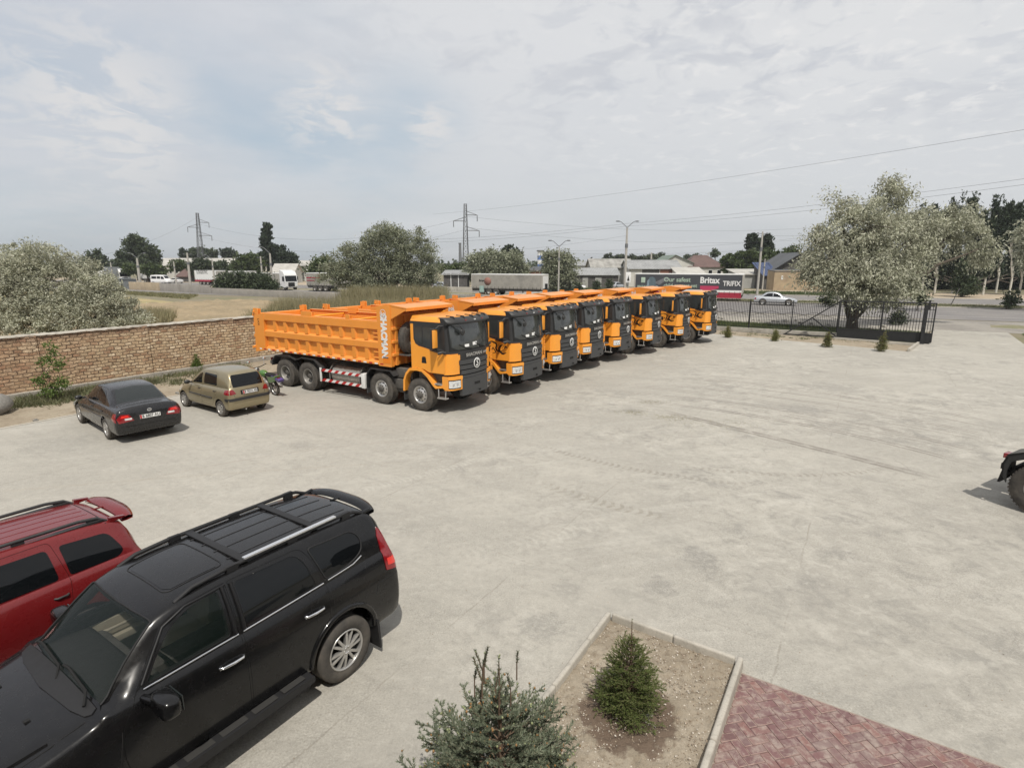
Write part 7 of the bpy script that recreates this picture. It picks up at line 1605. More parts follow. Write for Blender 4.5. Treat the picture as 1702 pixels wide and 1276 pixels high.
# motorcycle beside the hatchback
mat('moto_green', (.07, .17, .035), .35, coat=.5); mat('moto_purple', (.06, .035, .18), .35, coat=.5)
def moto():
    T = thing('motorcycle', 'green and purple motorcycle parked between the gold hatchback and the first dump truck', 'motorcycle', (-8.95, 20.6, 0), R(140))
    T.rotation_euler = (R(-7), 0, R(140))
    for x in (0, 1.28):
        mb = MB(); mb.lathe([(.24, -.05), (.28, -.055), (.305, 0), (.28, .055), (.24, .05)], 28); w_ = mb.build('wheel', MATS['tyre'], T, loc=(x, 0, .30)); mb = MB(); mb.lathe([(.25, -.03), (.22, 0), (.25, .03)], 24); mb.lathe([(.04, -.06), (.05, 0), (.04, .06)], 10)
        for k in range(10): mb.tube([(0, 0, 0), (.23*cos(2*pi*k/10), 0, .23*sin(2*pi*k/10))], .006, 4)
        mb.build('rim', MATS['silver_rim'], w_)
    mb = MB(); mb.tube([(1.28, 0, .3), (1.05, 0, .82), (1.0, 0, .95)], .035); mb.tube([(1.0, 0, .85), (.35, 0, .5), (0, 0, .3)], .035); mb.tube([(.35, 0, .45), (.1, 0, .75), (-.35, 0, .80)], .025); mb.build('frame', MATS['frame_steel'], T)
    mb = MB(); mb.sphere((.55, 0, .40), .17, 12, 8, (1.1, .7, 1)); mb.tube([(.5, -.14, .28), (-.25, -.16, .33)], .045, 10); mb.build('engine', MATS['steel_tank'], T)
    mb = MB(); mb.sphere((.66, 0, .78), .2, 14, 10, (1.25, .7, .7)); mb.build('fuel_tank', MATS['moto_green'], T)
    mb = MB(); mb.sphere((.12, 0, .80), .16, 14, 8, (2.2, .85, .45)); mb.build('saddle', MATS['dark'], T)
    mb = MB(); mb.prism([(-.35, .62), (.15, .5), (.2, .72), (-.42, .82)], -.11, .11); mb.build('side_panel', MATS['moto_green'], T, bevel=.03, fix=True); mb = MB(); mb.prism([(-.62, .60), (-.1, .74), (-.1, .82), (-.66, .70)], -.10, .10); mb.build('tail_cover', MATS['moto_purple'], T, bevel=.02, fix=True); mb = MB(); mb.box(-.50, -.42, -.06, .06, .66, .76); mb.build('tail_lamp', MATS['lamp_red'], T)
    mb = MB(); mb.tube([(1.0, -.34, 1.04), (1.02, -.1, .98), (1.02, .1, .98), (1.0, .34, 1.04)], .016); mb.build('handlebar', MATS['dark'], T)
    for s in (-1, 1): mb = MB(); mb.tube([(1.0, s*.25, 1.02), (1.03, s*.30, 1.2)], .008); mb.sphere((1.03, s*.31, 1.25), .065, 12, 8, (.35, 1, .75)); mb.build('mirror', MATS['chrome'], T)
    mb = MB(); mb.sphere((1.12, 0, .88), .095, 12, 8, (.7, 1, 1)); mb.build('headlight', MATS['lens'], T)
    mb = MB(); pts = [(1.28+.36*cos(R(a)), 0, .30+.36*sin(R(a))) for a in range(20, 150, 10)]; mb.tube(pts, [.04]*len(pts), 6); mb.build('front_mudguard', MATS['moto_green'], T)
moto()
def rock(name, label, pos, s, seed, m_, group=None, cat='boulder'):
    rng = random.Random(seed); bm = bmesh.new(); bmesh.ops.create_icosphere(bm, subdivisions=4, radius=1); ph = [(Vector((rng.gauss(0, 1), rng.gauss(0, 1), rng.gauss(0, 1))), rng.uniform(0, 6), rng.uniform(.04, .12)) for _ in range(14)]
    for v in bm.verts:
        d = sum(a*sin(k.dot(v.co)*2.2+p) for k, p, a in ph); v.co *= 1+d; v.co = Vector((v.co.x*s[0], v.co.y*s[1], v.co.z*s[2])); v.co.z = max(v.co.z, -s[2]*.55)
    for f in bm.faces: f.smooth = True
    me = bpy.data.meshes.new(name); bm.to_mesh(me); bm.free(); me.materials.append(m_); o = link(name, me, None, pos, rng.uniform(0, 6)); return tag(o, label, cat, group)
mat('granite', (.22, .21, .19), .9, var=.2, vs=6, col2=(.19, .185, .17), bump=.8, bs=12)
rock('boulder', 'large rounded grey boulder on the soil by the brick wall', (-17.25, 17.75, .26), (.78, .55, .46), 4, MATS['granite'])
for i, (px, py, s) in enumerate([(60, 700, .07), (150, 676, .05), (296, 655, .08), (106, 655, .09), (132, 690, .05)]):
    a = (638-py)/F_PX; d = Vector(((px-851)/F_PX, cos(PITCH)+a*sin(PITCH), -sin(PITCH)+a*cos(PITCH))); q = d*(-CAM_H/d.z); rock('stone', ['small stone near the concrete edge', 'small stone right behind the charcoal saloon', 'pale stone behind the gold hatchback', 'stone at the foot of the brick wall', 'little stone among the weeds'][i], (q.x, q.y, .03), (s, s*.8, s*.6), 20+i, MATS['granite'], None, 'stone')
for i in range(12):
    pr_ = random.Random(40+i); q = yd(pr_.uniform(-12, 3), pr_.uniform(51.8, 55)); s = pr_.uniform(.12, .3); rock('stone', 'pale rubble stone on the gravel beyond the lawn strip', (q[0], q[1], .05), (s, s*.7, s*.5), 60+i, MATS['concrete_old'], 'rubble stones beyond the fence', 'stone')
bumpy('earth_mound', [yd(8.5, 57.5), yd(22, 56), yd(22, 58.5), yd(8.8, 60)], 40, 10, -.02, .3, MATS['verge'], 1.0, .3, 8)
# stick leaning on the median, manhole-like cover on the verge
mb = MB(); mb.tube([(0, 0, -.1), (.9, .1, 2.1)], .05, 7); tag(mb.build('stake', MATS['frame_steel'], loc=rd(uv_at(1590, 82), 82)+(0,)), 'thin stake leaning on the grass median, right of the gate', 'stake')
# unseen office front, added behind the viewpoint for dark paint and glass to mirror
ob = thing('added_office_front', 'plain two-storey office front, unseen, added behind the viewpoint for the cars to mirror', 'building', (0, -.55, 0)); mat('added_office_wall', (.30, .27, .23), .9, var=.1, vs=.5)
mb = MB(); mb.box(-26, 22, -9, 0, 0, 6.1); mb.build('wall', MATS['added_office_wall'], ob); mb = MB(); mb.box(-26.3, 22.3, -9.3, .25, 6.1, 6.3); mb.build('cornice', MATS['concrete_old'], ob)
for k in range(14):
    for z in (1.0, 4.0):
        x = -24.5+k*3.4
        if abs(x) < 1.2 and z > 3: continue
        mb = MB(); mb.box(x-.75, x+.75, -.02, .05, z, z+1.6); f_ = mb.build('window', MATS['white_paint'], ob); mb = MB(); mb.box(x-.67, x+.67, .04, .06, z+.08, z+1.52); mb.build('pane', MATS['dark_glass'], f_)
# ================================================================ VEGETATION
import numpy as np
leaf_mat('leaf_silver', (.26, .27, .185), (.37, .375, .275), (.50, .495, .395), .2)
leaf_mat('leaf_silver_dark', (.16, .18, .11), (.235, .25, .17), (.32, .33, .24), .2)
leaf_mat('leaf_dark', (.036, .052, .026), (.054, .074, .036), (.080, .10, .050), .2)
leaf_mat('leaf_mid', (.050, .075, .026), (.075, .105, .038), (.11, .135, .055), .28)
leaf_mat('leaf_bright', (.08, .13, .03), (.12, .18, .045), (.18, .23, .07), .35)
leaf_mat('leaf_poplar', (.020, .032, .018), (.032, .048, .026), (.052, .072, .040), .15)
leaf_mat('reed', (.23, .20, .11), (.32, .28, .17), (.18, .175, .08), .2)
leaf_mat('reed_green', (.15, .15, .065), (.20, .19, .09), (.26, .23, .13), .2)
leaf_mat('grass_blade', (.055, .085, .022), (.085, .115, .032), (.13, .14, .05), .25)
leaf_mat('weed', (.10, .12, .05), (.15, .155, .08), (.22, .205, .12), .25)
leaf_mat('needle_blue', (.085, .11, .07), (.145, .17, .115), (.225, .24, .165), .12)
leaf_mat('needle_green', (.075, .11, .03), (.13, .17, .05), (.21, .24, .09), .2)
leaf_mat('thuja', (.10, .115, .035), (.14, .145, .05), (.20, .18, .08), .15)
mat('bark', (.085, .068, .052), .95, var=.3, vs=6, bump=.8, bs=14); mat('bark_pale', (.52, .50, .44), .9, var=.2, vs=3); mat('bark_twig', (.16, .11, .075), .9); mat('bud', (.30, .17, .07), .7, var=.2, vs=30); mat('bud_green', (.30, .33, .17), .7, var=.2, vs=30)
def leaves_mesh(name, C, D, U, L, W, m_, parent=None, loc=None, kd=None, tri=False):
    """diamond leaves: centres C, axes D and U, sizes L and W (numpy)"""
    n = len(C); L = np.asarray(L).reshape(-1, 1)*np.ones((n, 1)); W = np.asarray(W).reshape(-1, 1)*np.ones((n, 1))
    if tri: V = np.stack([C-U*W/2, C+U*W/2, C+D*L], 1); k = 3
    else: V = np.stack([C-D*L/2, C+U*W/2-D*L*.05, C+D*L/2, C-U*W/2-D*L*.05], 1); k = 4
    me = bpy.data.meshes.new(name); me.vertices.add(n*k); me.vertices.foreach_set('co', V.reshape(-1).astype(np.float32))
    me.loops.add(n*k); me.loops.foreach_set('vertex_index', np.arange(n*k, dtype=np.int32)); me.polygons.add(n)
    me.polygons.foreach_set('loop_start', np.arange(0, n*k, k, dtype=np.int32)); me.polygons.foreach_set('loop_total', np.full(n, k, dtype=np.int32))
    me.update(calc_edges=True); me.materials.append(m_); o = link(name, me, parent, loc)
    if kd: kind(o, kd)
    return o
def unit(v): return v/np.maximum(np.linalg.norm(v, axis=1, keepdims=True), 1e-9)
def crown(rng, blobs, n, clump, spread, droop=.0, up=.0, shell=.55):
    """leaf centres and directions: tufts scattered over lumpy blobs. blobs: (cx,cy,cz,rx,ry,rz)"""
    B = np.array(blobs, float); vol = (B[:, 3]*B[:, 4]*B[:, 5])**(2/3); nb = rng.choice(len(B), clump, p=vol/vol.sum()); d = unit(rng.normal(size=(clump, 3)))
    rad = shell+(1.06-shell)*rng.random((clump, 1))**.6; lump = 1+.14*np.sin(d[:, :1]*7+B[nb, :1])+.12*np.sin(d[:, 1:2]*9+B[nb, 1:2]*2)+.10*np.sin(d[:, 2:3]*8+B[nb, 2:3])
    cc = B[nb, :3]+d*B[nb, 3:]*rad*lump
    k = rng.integers(0, clump, n); g = rng.normal(size=(n, 3)); out = d[k]; 
    sz = spread*(.55+.9*rng.random((clump, 1)))[k]
    C = cc[k]+g*sz*np.array([1, 1, .62])+out*np.abs(rng.normal(size=(n, 1)))*sz*.6
    C[:, 2] -= droop*np.abs(g[:, 0])*sz[:, 0]
    D = unit(out*.8+rng.normal(size=(n, 3))*.75+np.array([0, 0, up-droop*.9])); U = unit(np.cross(D, rng.normal(size=(n, 3))))
    return C, D, U, cc
def limbs(mb, rng, base, tips, r0, r1=.02, steps=6, wob=.25, n=7):
    for t in tips:
        P = []; a = Vector(base); b = Vector(t); 
        for i in range(steps+1):
            f = i/steps; q = a.lerp(b, f); q.z += (1-f)*f*.0; q += Vector((rng.uniform(-1, 1), rng.uniform(-1, 1), rng.uniform(-1, 1)))*wob*(b-a).length*.14*sin(pi*f); P.append(q)
        mb.tube(P, [r0*(1-i/steps)**.8+r1 for i in range(steps+1)], n)
def tree(name, label, pos, blobs, n, clump, leaf, lm, trunk=None, tr=.2, bark='bark', seed=1, group=None, droop=0, up=0, spread=.3, shell=.55, cat='tree', limbs_n=14, fork=None, zmin=.05, core=None):
    rng = np.random.default_rng(seed); pr = random.Random(seed); T = thing(name, label, cat, (pos[0], pos[1], 0), 0, group)
    C, D, U, cc = crown(rng, blobs, n, clump, spread, droop, up, shell); ok = C[:, 2] > zmin; C, D, U = C[ok], D[ok], U[ok]
    L = leaf[0]*(.6+.8*rng.random(len(C))); W = leaf[1]*(.7+.6*rng.random(len(C))); leaves_mesh('crown', C, D, U, L, W, MATS[lm], T)
    mb = MB(); th = trunk or 1.0; tips = [blobs[i % len(blobs)][:3] for i in range(len(blobs))]
    base = fork or [(0, 0, -.1), (0, 0, th)]
    mb.tube(base, [tr*1.3]+[tr]*(len(base)-1), 10); top = base[-1]
    limbs(mb, pr, top, tips[:limbs_n], tr*.6, .02)
    sub = cc[rng.choice(len(cc), min(len(cc), limbs_n*3), replace=False)]
    for q in sub:
        b = min(blobs, key=lambda b_: (b_[0]-q[0])**2+(b_[1]-q[1])**2+(b_[2]-q[2])**2); limbs(mb, pr, b[:3], [tuple(q)], tr*.16, .008, 4, .3, 4)
    mb.build('trunk', MATS[bark], T); return T
def blobs_px(lst, Y, x0, depth=1.0):
    """blobs listed as (px, py, half-width px, half-height px, depth offset m), for a tree at distance Y"""
    out = []
    for px, py, hw, hh, dy in lst:
        YY = Y+dy; z = zof(py, YY); x = gx(px, YY, z)-x0; s = YY/F_PX*1.0; out.append((x, dy, z, hw*s, hw*s*depth, hh*s*1.02))
    return out
# --- the big silvery tree behind the gate
bx_, by_ = 26.0, 42.6
bl = blobs_px([(1400, 395, 52, 46, 0), (1462, 345, 40, 40, 1), (1440, 375, 55, 45, -1), (1385, 345, 26, 20, 1.5), (1480, 400, 50, 46, 1), (1372, 430, 40, 28, -1), (1420, 450, 62, 38, -2), (1475, 460, 50, 36, -2), (1520, 380, 42, 36, 2), (1560, 362, 40, 30, 2.5), (1600, 378, 40, 34, 3), (1630, 410, 20, 30, 2.5), (1525, 430, 30, 26, 1), (1350, 400, 20, 28, 1), (1400, 480, 36, 16, -2.5), (1490, 488, 32, 20, -3), (1478, 306, 14, 14, 1), (1350, 445, 22, 18, 0), (1440, 420, 50, 40, 1), (1575, 400, 26, 22, 3)], 43, bx_, .8)
T_ = tree('oleaster_tree', 'tall spreading silver-leaved tree with a dark forked trunk, behind the sliding gate', (bx_, by_), [(b[0], b[1], b[2], b[3]*.9, b[4]*.9, b[5]*.88) for b in bl], 62000, 400, (.24, .085), 'leaf_silver', 1.6, .36, 'bark', 11, 'silver-leaved trees', droop=1.05, spread=.36, shell=.35, limbs_n=20, fork=[(.0, 0, -.1), (-.05, 0, .9), (0.1, 0, 1.9), (.2, .1, 2.9)])
mb = MB(); mb.tube([(.25, .1, .9), (.7, .1, 1.5), (1.3, .2, 2.9), (2.6, .5, 4.6)], [.22, .24, .2, .12], 9); mb.tube([(0, 0, 0), (-.4, 0, 1.2), (-.9, -.1, 2.6), (-1.6, -.2, 4.2)], [.2, .2, .18, .1], 9); mb.build('branch', MATS['bark'], T_)
# --- the silvery bush over the left wall
bl = blobs_px([(30, 480, 60, 60, 0), (100, 470, 62, 56, 0), (10, 440, 40, 30, 1), (70, 435, 45, 28, 1), (150, 490, 48, 42, 0), (180, 520, 45, 30, -.5), (130, 530, 60, 30, -1), (60, 530, 60, 34, -1.2), (-30, 500, 60, 60, 0), (-60, 450, 50, 50, 1), (215, 535, 22, 14, -.5), (125, 440, 24, 16, .5), (200, 500, 22, 20, .5)], 30, -24.6, .9)
tree('oleaster_bush', 'broad silvery bush looming over the left stretch of brick wall', (-24.6, 30), bl, 100000, 1000, (.14, .052), 'leaf_silver', .8, .16, 'bark', 12, 'silver-leaved trees', droop=.35, up=.25, spread=.17, shell=.5)
# --- the silvery tree left of centre
bl = blobs_px([(640, 420, 44, 34, 0), (595, 425, 36, 30, 0), (685, 425, 38, 34, 0), (640, 396, 30, 16, 0), (675, 400, 24, 18, 0), (590, 455, 34, 30, 0), (640, 460, 44, 30, -1), (690, 460, 30, 26, 0), (700, 482, 36, 14, -1), (715, 440, 14, 20, 0), (566, 440, 16, 22, 0), (550, 460, 20, 20, 1), (620, 478, 30, 16, -1)], 72, gx(640, 72, 4), .9)
tree('oleaster_tree', 'rounded silvery tree standing among the reeds left of the middle pylon', (gx(640, 72, 4), 72), bl, 56000, 560, (.28, .11), 'leaf_silver_dark', 2.0, .3, 'bark', 13, 'silver-leaved trees', up=.35, spread=.36, shell=.4)
def px_tree(kind_, label, lst, Y, n, clump, leaf, lm, seed, **kw):
    px = sum(q[0] for q in lst)/len(lst); x0 = gx(px, Y, 3); g_ = .78 if Y > 90 and kw.get('group') != 'row of dark poplars' and 'undergrowth' not in label else 1; kw['spread'] = kw.get('spread', .3)*(.55 if Y > 125 and g_ < 1 else 1); lst = [(q[0], q[1], q[2]*g_, q[3]*g_)+tuple(q[4:]) for q in lst]; return tree(kind_, label, (x0, Y), blobs_px([q if len(q) == 5 else q+(0,) for q in lst], Y, x0), n, clump, leaf, lm, seed=seed, **kw)
px_tree('oleaster_tree', 'left of the two grey-green bushes behind the grey curtain trailer', [(800, 438, 24, 20), (790, 450, 20, 14), (815, 430, 14, 12), (810, 452, 20, 12)], 108, 7000, 300, (.55, .24), 'leaf_silver_dark', 21, group='silver-leaved trees', spread=.5, trunk=2)
px_tree('oleaster_tree', 'right of the two grey-green bushes behind the grey curtain trailer', [(842, 438, 24, 20), (855, 432, 14, 14), (862, 450, 16, 14), (835, 452, 20, 12)], 106, 7000, 300, (.55, .24), 'leaf_silver_dark', 22, group='silver-leaved trees', spread=.5, trunk=2)
px_tree('oleaster_tree', 'silvery tree between the grey trailer and the white saloon', [(918, 440, 18, 26), (940, 445, 18, 24), (925, 462, 24, 20), (912, 428, 10, 12), (945, 465, 14, 16), (936, 428, 10, 10)], 104, 9000, 360, (.5, .22), 'leaf_silver_dark', 23, group='silver-leaved trees', spread=.45, trunk=2)
px_tree('broadleaf_tree', 'dark pointed tree rising behind the two grey-green bushes', [(845, 420, 10, 12), (858, 425, 8, 10), (838, 424, 7, 8)], 150, 1800, 120, (.8, .5), 'leaf_poplar', 24, spread=.6, trunk=6, up=.8)
px_tree('broadleaf_tree', 'big dark rounded tree above the white lorries on the far left', [(228, 415, 22, 22), (212, 430, 18, 18), (248, 428, 18, 18), (228, 440, 34, 14), (222, 402, 12, 10)], 175, 8000, 300, (1.0, .6), 'leaf_dark', 25, spread=.9, trunk=4, shell=.3)
px_tree('broadleaf_tree', 'low dark tree at the far left behind the silvery bush', [(158, 430, 16, 12), (175, 440, 16, 10), (150, 440, 16, 10), (190, 444, 14, 9)], 170, 4200, 200, (.9, .5), 'leaf_dark', 26, spread=.8, trunk=4)
px_tree('broadleaf_tree', 'small green bush between the leaning lamp and the long white building', [(215, 448, 12, 8), (250, 448, 14, 8), (268, 450, 8, 9)], 150, 2600, 160, (.7, .4), 'leaf_mid', 27, spread=.6, trunk=2)
px_tree('broadleaf_tree', 'light green bush before the left end of the long white building', [(296, 441, 14, 10), (310, 446, 10, 9)], 165, 2200, 140, (.7, .4), 'leaf_mid', 28, spread=.6, trunk=2)
px_tree('broadleaf_tree', 'dark green tree in front of the middle of the long white building', [(335, 440, 14, 12), (322, 446, 10, 9), (350, 447, 10, 9)], 160, 3000, 180, (.7, .4), 'leaf_dark', 29, spread=.6, trunk=2)
px_tree('broadleaf_tree', 'dark tree before the right end of the long white building', [(368, 444, 13, 10), (378, 450, 12, 8)], 158, 2600, 160, (.7, .4), 'leaf_dark', 30, spread=.6, trunk=2)
px_tree('broadleaf_tree', 'dense round mid-green tree right of the long white building', [(412, 432, 20, 15), (400, 440, 16, 13), (425, 442, 14, 13), (410, 448, 22, 9)], 150, 6000, 260, (.7, .4), 'leaf_mid', 31, spread=.6, trunk=2, shell=.3)
px_tree('broadleaf_tree', 'treetops behind the roof of the long white building, below the left pylon', [(332, 420, 14, 9), (350, 422, 12, 7), (318, 424, 10, 6)], 230, 2600, 140, (1.0, .6), 'leaf_dark', 32, spread=.9, trunk=7)
px_tree('broadleaf_tree', 'pair of dark treetops right of the left pylon', [(376, 420, 8, 9), (386, 422, 6, 7)], 230, 1400, 90, (1.0, .6), 'leaf_poplar', 33, spread=.8, trunk=7)
px_tree('broadleaf_tree', 'narrow dark treetop just left of the left pylon', [(303, 421, 4, 10), (309, 424, 5, 7)], 230, 900, 60, (.9, .5), 'leaf_poplar', 34, spread=.6, trunk=7)
def poplar(label, px, py_top, py_bot, hw, Y, n=2600, seed=1, lm='leaf_poplar', bark='bark_pale', group=None, lean=0, trunk_show=0):
    k = 7; lst = []
    for i in range(k): f = i/(k-1); lst.append((px+lean*(1-f), py_top+hw*.9+(py_bot-py_top-hw*1.4)*f, hw*(.45+.55*sin(pi*min(1, .18+f*.75))), (py_bot-py_top)/k*.85))
    return px_tree('poplar_tree', label, lst, Y, n, 160, (.8*Y/120, .42*Y/120), lm, seed, trunk=trunk_show or 2, spread=.33*Y/120, up=1.0, shell=.2, bark=bark, group=group, tr=.22)
poplar('tall slender poplar at the left end of the dark conifer clump', 442, 371, 440, 9, 165, 3600, 35)
px_tree('broadleaf_tree', 'dark clump of pointed treetops right of the tall slender poplar', [(455, 425, 12, 20), (468, 428, 10, 18), (480, 430, 8, 16), (489, 434, 6, 14), (462, 442, 26, 12), (436, 430, 9, 16)], 168, 6500, 300, (.9, .5), 'leaf_poplar', 36, spread=.7, up=1.0, trunk=4, shell=.3)
poplar('left one of the twin dark poplars above the green trees', 1250, 384, 432, 10, 150, 3000, 37); poplar('right one of the twin dark poplars above the green trees', 1273, 384, 432, 12, 150, 3400, 38)
px_tree('broadleaf_tree', 'broad mass of green treetops right of the brown hipped roof', [(1215, 436, 20, 16), (1245, 432, 24, 20), (1280, 432, 24, 22), (1312, 430, 20, 20), (1225, 448, 26, 12), (1265, 448, 30, 14), (1300, 446, 26, 16), (1335, 440, 20, 20)], 138, 16000, 700, (.75, .42), 'leaf_mid', 39, spread=.6, trunk=3, shell=.3)
px_tree('broadleaf_tree', 'small round treetop right of the brown hipped roof ridge', [(1188, 421, 5, 6)], 190, 400, 40, (.8, .5), 'leaf_dark', 40, spread=.5, trunk=6)
px_tree('broadleaf_tree', 'line of distant treetops behind the grey shed roofs', [(1012, 428, 8, 6), (1030, 430, 14, 5), (1055, 430, 16, 5), (1080, 430, 16, 5), (1100, 429, 12, 5), (1145, 430, 12, 5), (1158, 429, 8, 5)], 260, 5200, 260, (1.1, .7), 'leaf_dark', 41, spread=.8, trunk=5)
px_tree('broadleaf_tree', 'green bushes around the carport and dark-roofed house', [(752, 450, 16, 8), (768, 445, 14, 8), (735, 446, 8, 8), (782, 455, 8, 10)], 135, 3200, 200, (.6, .35), 'leaf_mid', 42, spread=.5, trunk=1.5)
px_tree('broadleaf_tree', 'dark leafy tree immediately left of the big silvery tree', [(538, 438, 12, 10), (528, 444, 9, 8), (548, 450, 12, 12), (520, 452, 8, 8)], 120, 3400, 180, (.6, .35), 'leaf_mid', 43, spread=.5, trunk=2)
for i, (px, py, hw, hh, Y, lb) in enumerate([(375, 470, 14, 16, 96, 'dark roadside bush before the short white trailer, leftmost of four'), (398, 466, 15, 18, 95, 'dark roadside bush with a pointed top, second of four before the white trailer'), (428, 468, 16, 16, 94, 'dark roadside bush third of four, before the pale grey trailer'), (445, 474, 14, 14, 93, 'dark roadside bush at the right end of four, below the single-armed lamp')]):
    px_tree('roadside_bush', lb, [(px, py, hw, hh), (px-6, py+6, hw*.7, hh*.6), (px+7, py+7, hw*.7, hh*.6)], Y, 3000, 200, (.42, .22), 'leaf_dark', 50+i, spread=.34, trunk=1, cat='bush', group='dark roadside bushes')
for i, (px, py, Y, s, lb) in enumerate([(1530, 494, 60, 5, 'small dark shrub on the median close to the gate post'), (1679, 495, 62, 8, 'round dark shrub on the median near the right edge'), (898, 480, 97, 4, 'low shrub beside the silvery tree by the far road'), (991, 474, 100, 6, 'dark shrub before the garages'), (1012, 471, 104, 5, 'dark shrub before the grey saloon'), (960, 478, 99, 6, 'dark shrub in front of the white saloon'), (1375, 494, 66, 9, 'low dark shrub on the median left of the silvery tree trunk')]):
    px_tree('shrub', lb, [(px, py, s, s*1.4), (px+s*.4, py+s*.6, s*.8, s*.8)], Y, 700, 60, (.3, .16), 'leaf_dark', 60+i, spread=.2, trunk=.5, cat='shrub', group='low shrubs by the road', tr=.05)
# the dark row of poplars on the right, with pale trunks
rng_ = random.Random(8)
PT = [(1540, 350), (1562, 345), (1590, 338), (1618, 332), (1640, 352), (1661, 331), (1684, 339), (1700, 345), (1720, 340), (1742, 336), (1523, 380)]
PL_ = ['poplar at the left end of the dark row, mostly behind the silvery tree', 'second poplar of the dark row, seen through the silvery crown', 'third poplar of the dark row, behind the silvery crown', 'poplar with a split pointed top above the tip of the silvery tree', 'lower poplar of the dark row between two taller ones', 'poplar with one long leaning spire in the dark row', 'poplar with several spires near the right edge', 'poplar cut by the right edge', 'poplar just beyond the right edge', 'last poplar of the dark row beyond the edge', 'stunted first poplar of the dark row behind the silvery tree']
for i, (px, pt) in enumerate(PT):
    Y = 92+rng_.uniform(-3, 3)+(i % 3)*2.5; w_ = rng_.uniform(4, 5.6)
    lst = []; k = 8
    for j in range(k): f = j/(k-1); lst.append((px-7*(1-f)+rng_.uniform(-2, 2), pt+8+(440-pt)*f, w_*(.35+.75*sin(pi*min(.8, .12+f*.8))), 12, rng_.uniform(-1, 1)))
    for j in range(9): lst.append((px+rng_.uniform(-12, 9), pt+rng_.uniform(12, 85), 1.9, 22, 0))
    px_tree('poplar_tree', PL_[i], lst, Y, 6200, 420, (.52, .2), 'leaf_poplar', 80+i, trunk=2.6, spread=.22, up=1.1, shell=.2, bark='bark_pale', group='row of dark poplars', tr=.14)
px_tree('broadleaf_tree', 'dense dark undergrowth filling the space behind the poplar trunks', [(1500+q*22, 452, 17, 22, 12) for q in range(12)]+[(1510+q*24, 440, 14, 16, 10) for q in range(10)]+[(1500+q*26, 474, 16, 14, 13) for q in range(10)], 100, 30000, 1300, (.7, .4), 'leaf_poplar', 99, trunk=1, spread=.6, shell=.1)
px_tree('conifer_tree', 'dark green conical tree before the poplar row', [(1603, 446, 6, 9), (1603, 458, 11, 10), (1604, 470, 15, 9), (1604, 480, 17, 7)], 86, 5200, 300, (.4, .2), 'leaf_dark', 100, trunk=1.5, spread=.28, shell=.3)
px_tree('oleaster_tree', 'tip of a pale-leaved branch hanging in at the right edge', [(1712, 400, 20, 26), (1706, 385, 12, 12), (1715, 430, 16, 22), (1740, 400, 30, 40)], 60, 6000, 260, (.32, .13), 'leaf_silver', 101, trunk=3, group='silver-leaved trees', spread=.3, droop=.4)
px_tree('shrub', 'leafy young tree seen through the gate bars', [(1576-4, 0, 1, 1)] if False else [(1493, 532, 8, 14), (1490, 542, 9, 8)], 46, 2200, 120, (.16, .08), 'leaf_dark', 102, trunk=.6, spread=.14, cat='shrub', tr=.04)
# distant belts of woodland closing the horizon
for i, (a, b, Y, h0, lb) in enumerate([(-900, 560, 420, 430, 'far-off belt of trees on the left horizon'), (480, 1250, 380, 434, 'far-off belt of trees on the middle horizon'), (1150, 2600, 330, 428, 'far-off belt of trees on the right horizon')]):
    rng = np.random.default_rng(200+i); n = 9000; X = np.linspace(gx(a, Y, 3), gx(b, Y, 3), 260); top = zof(h0, Y); bl = [(x, rng.uniform(-12, 12), rng.uniform(1.5, top*.62), rng.uniform(3, 7), 5, rng.uniform(2.2, top*.45)) for x in X for _ in range(2)]
    C, D, U, cc = crown(rng, bl, n, 2600, .9, shell=.2); o = leaves_mesh('woodland', C, D, U, 2.2*(.6+.8*rng.random(n)), 1.4*(.6+.8*rng.random(n)), MATS['leaf_dark'], None, (0, Y, 0), 'stuff'); tag(o, lb, 'woodland')

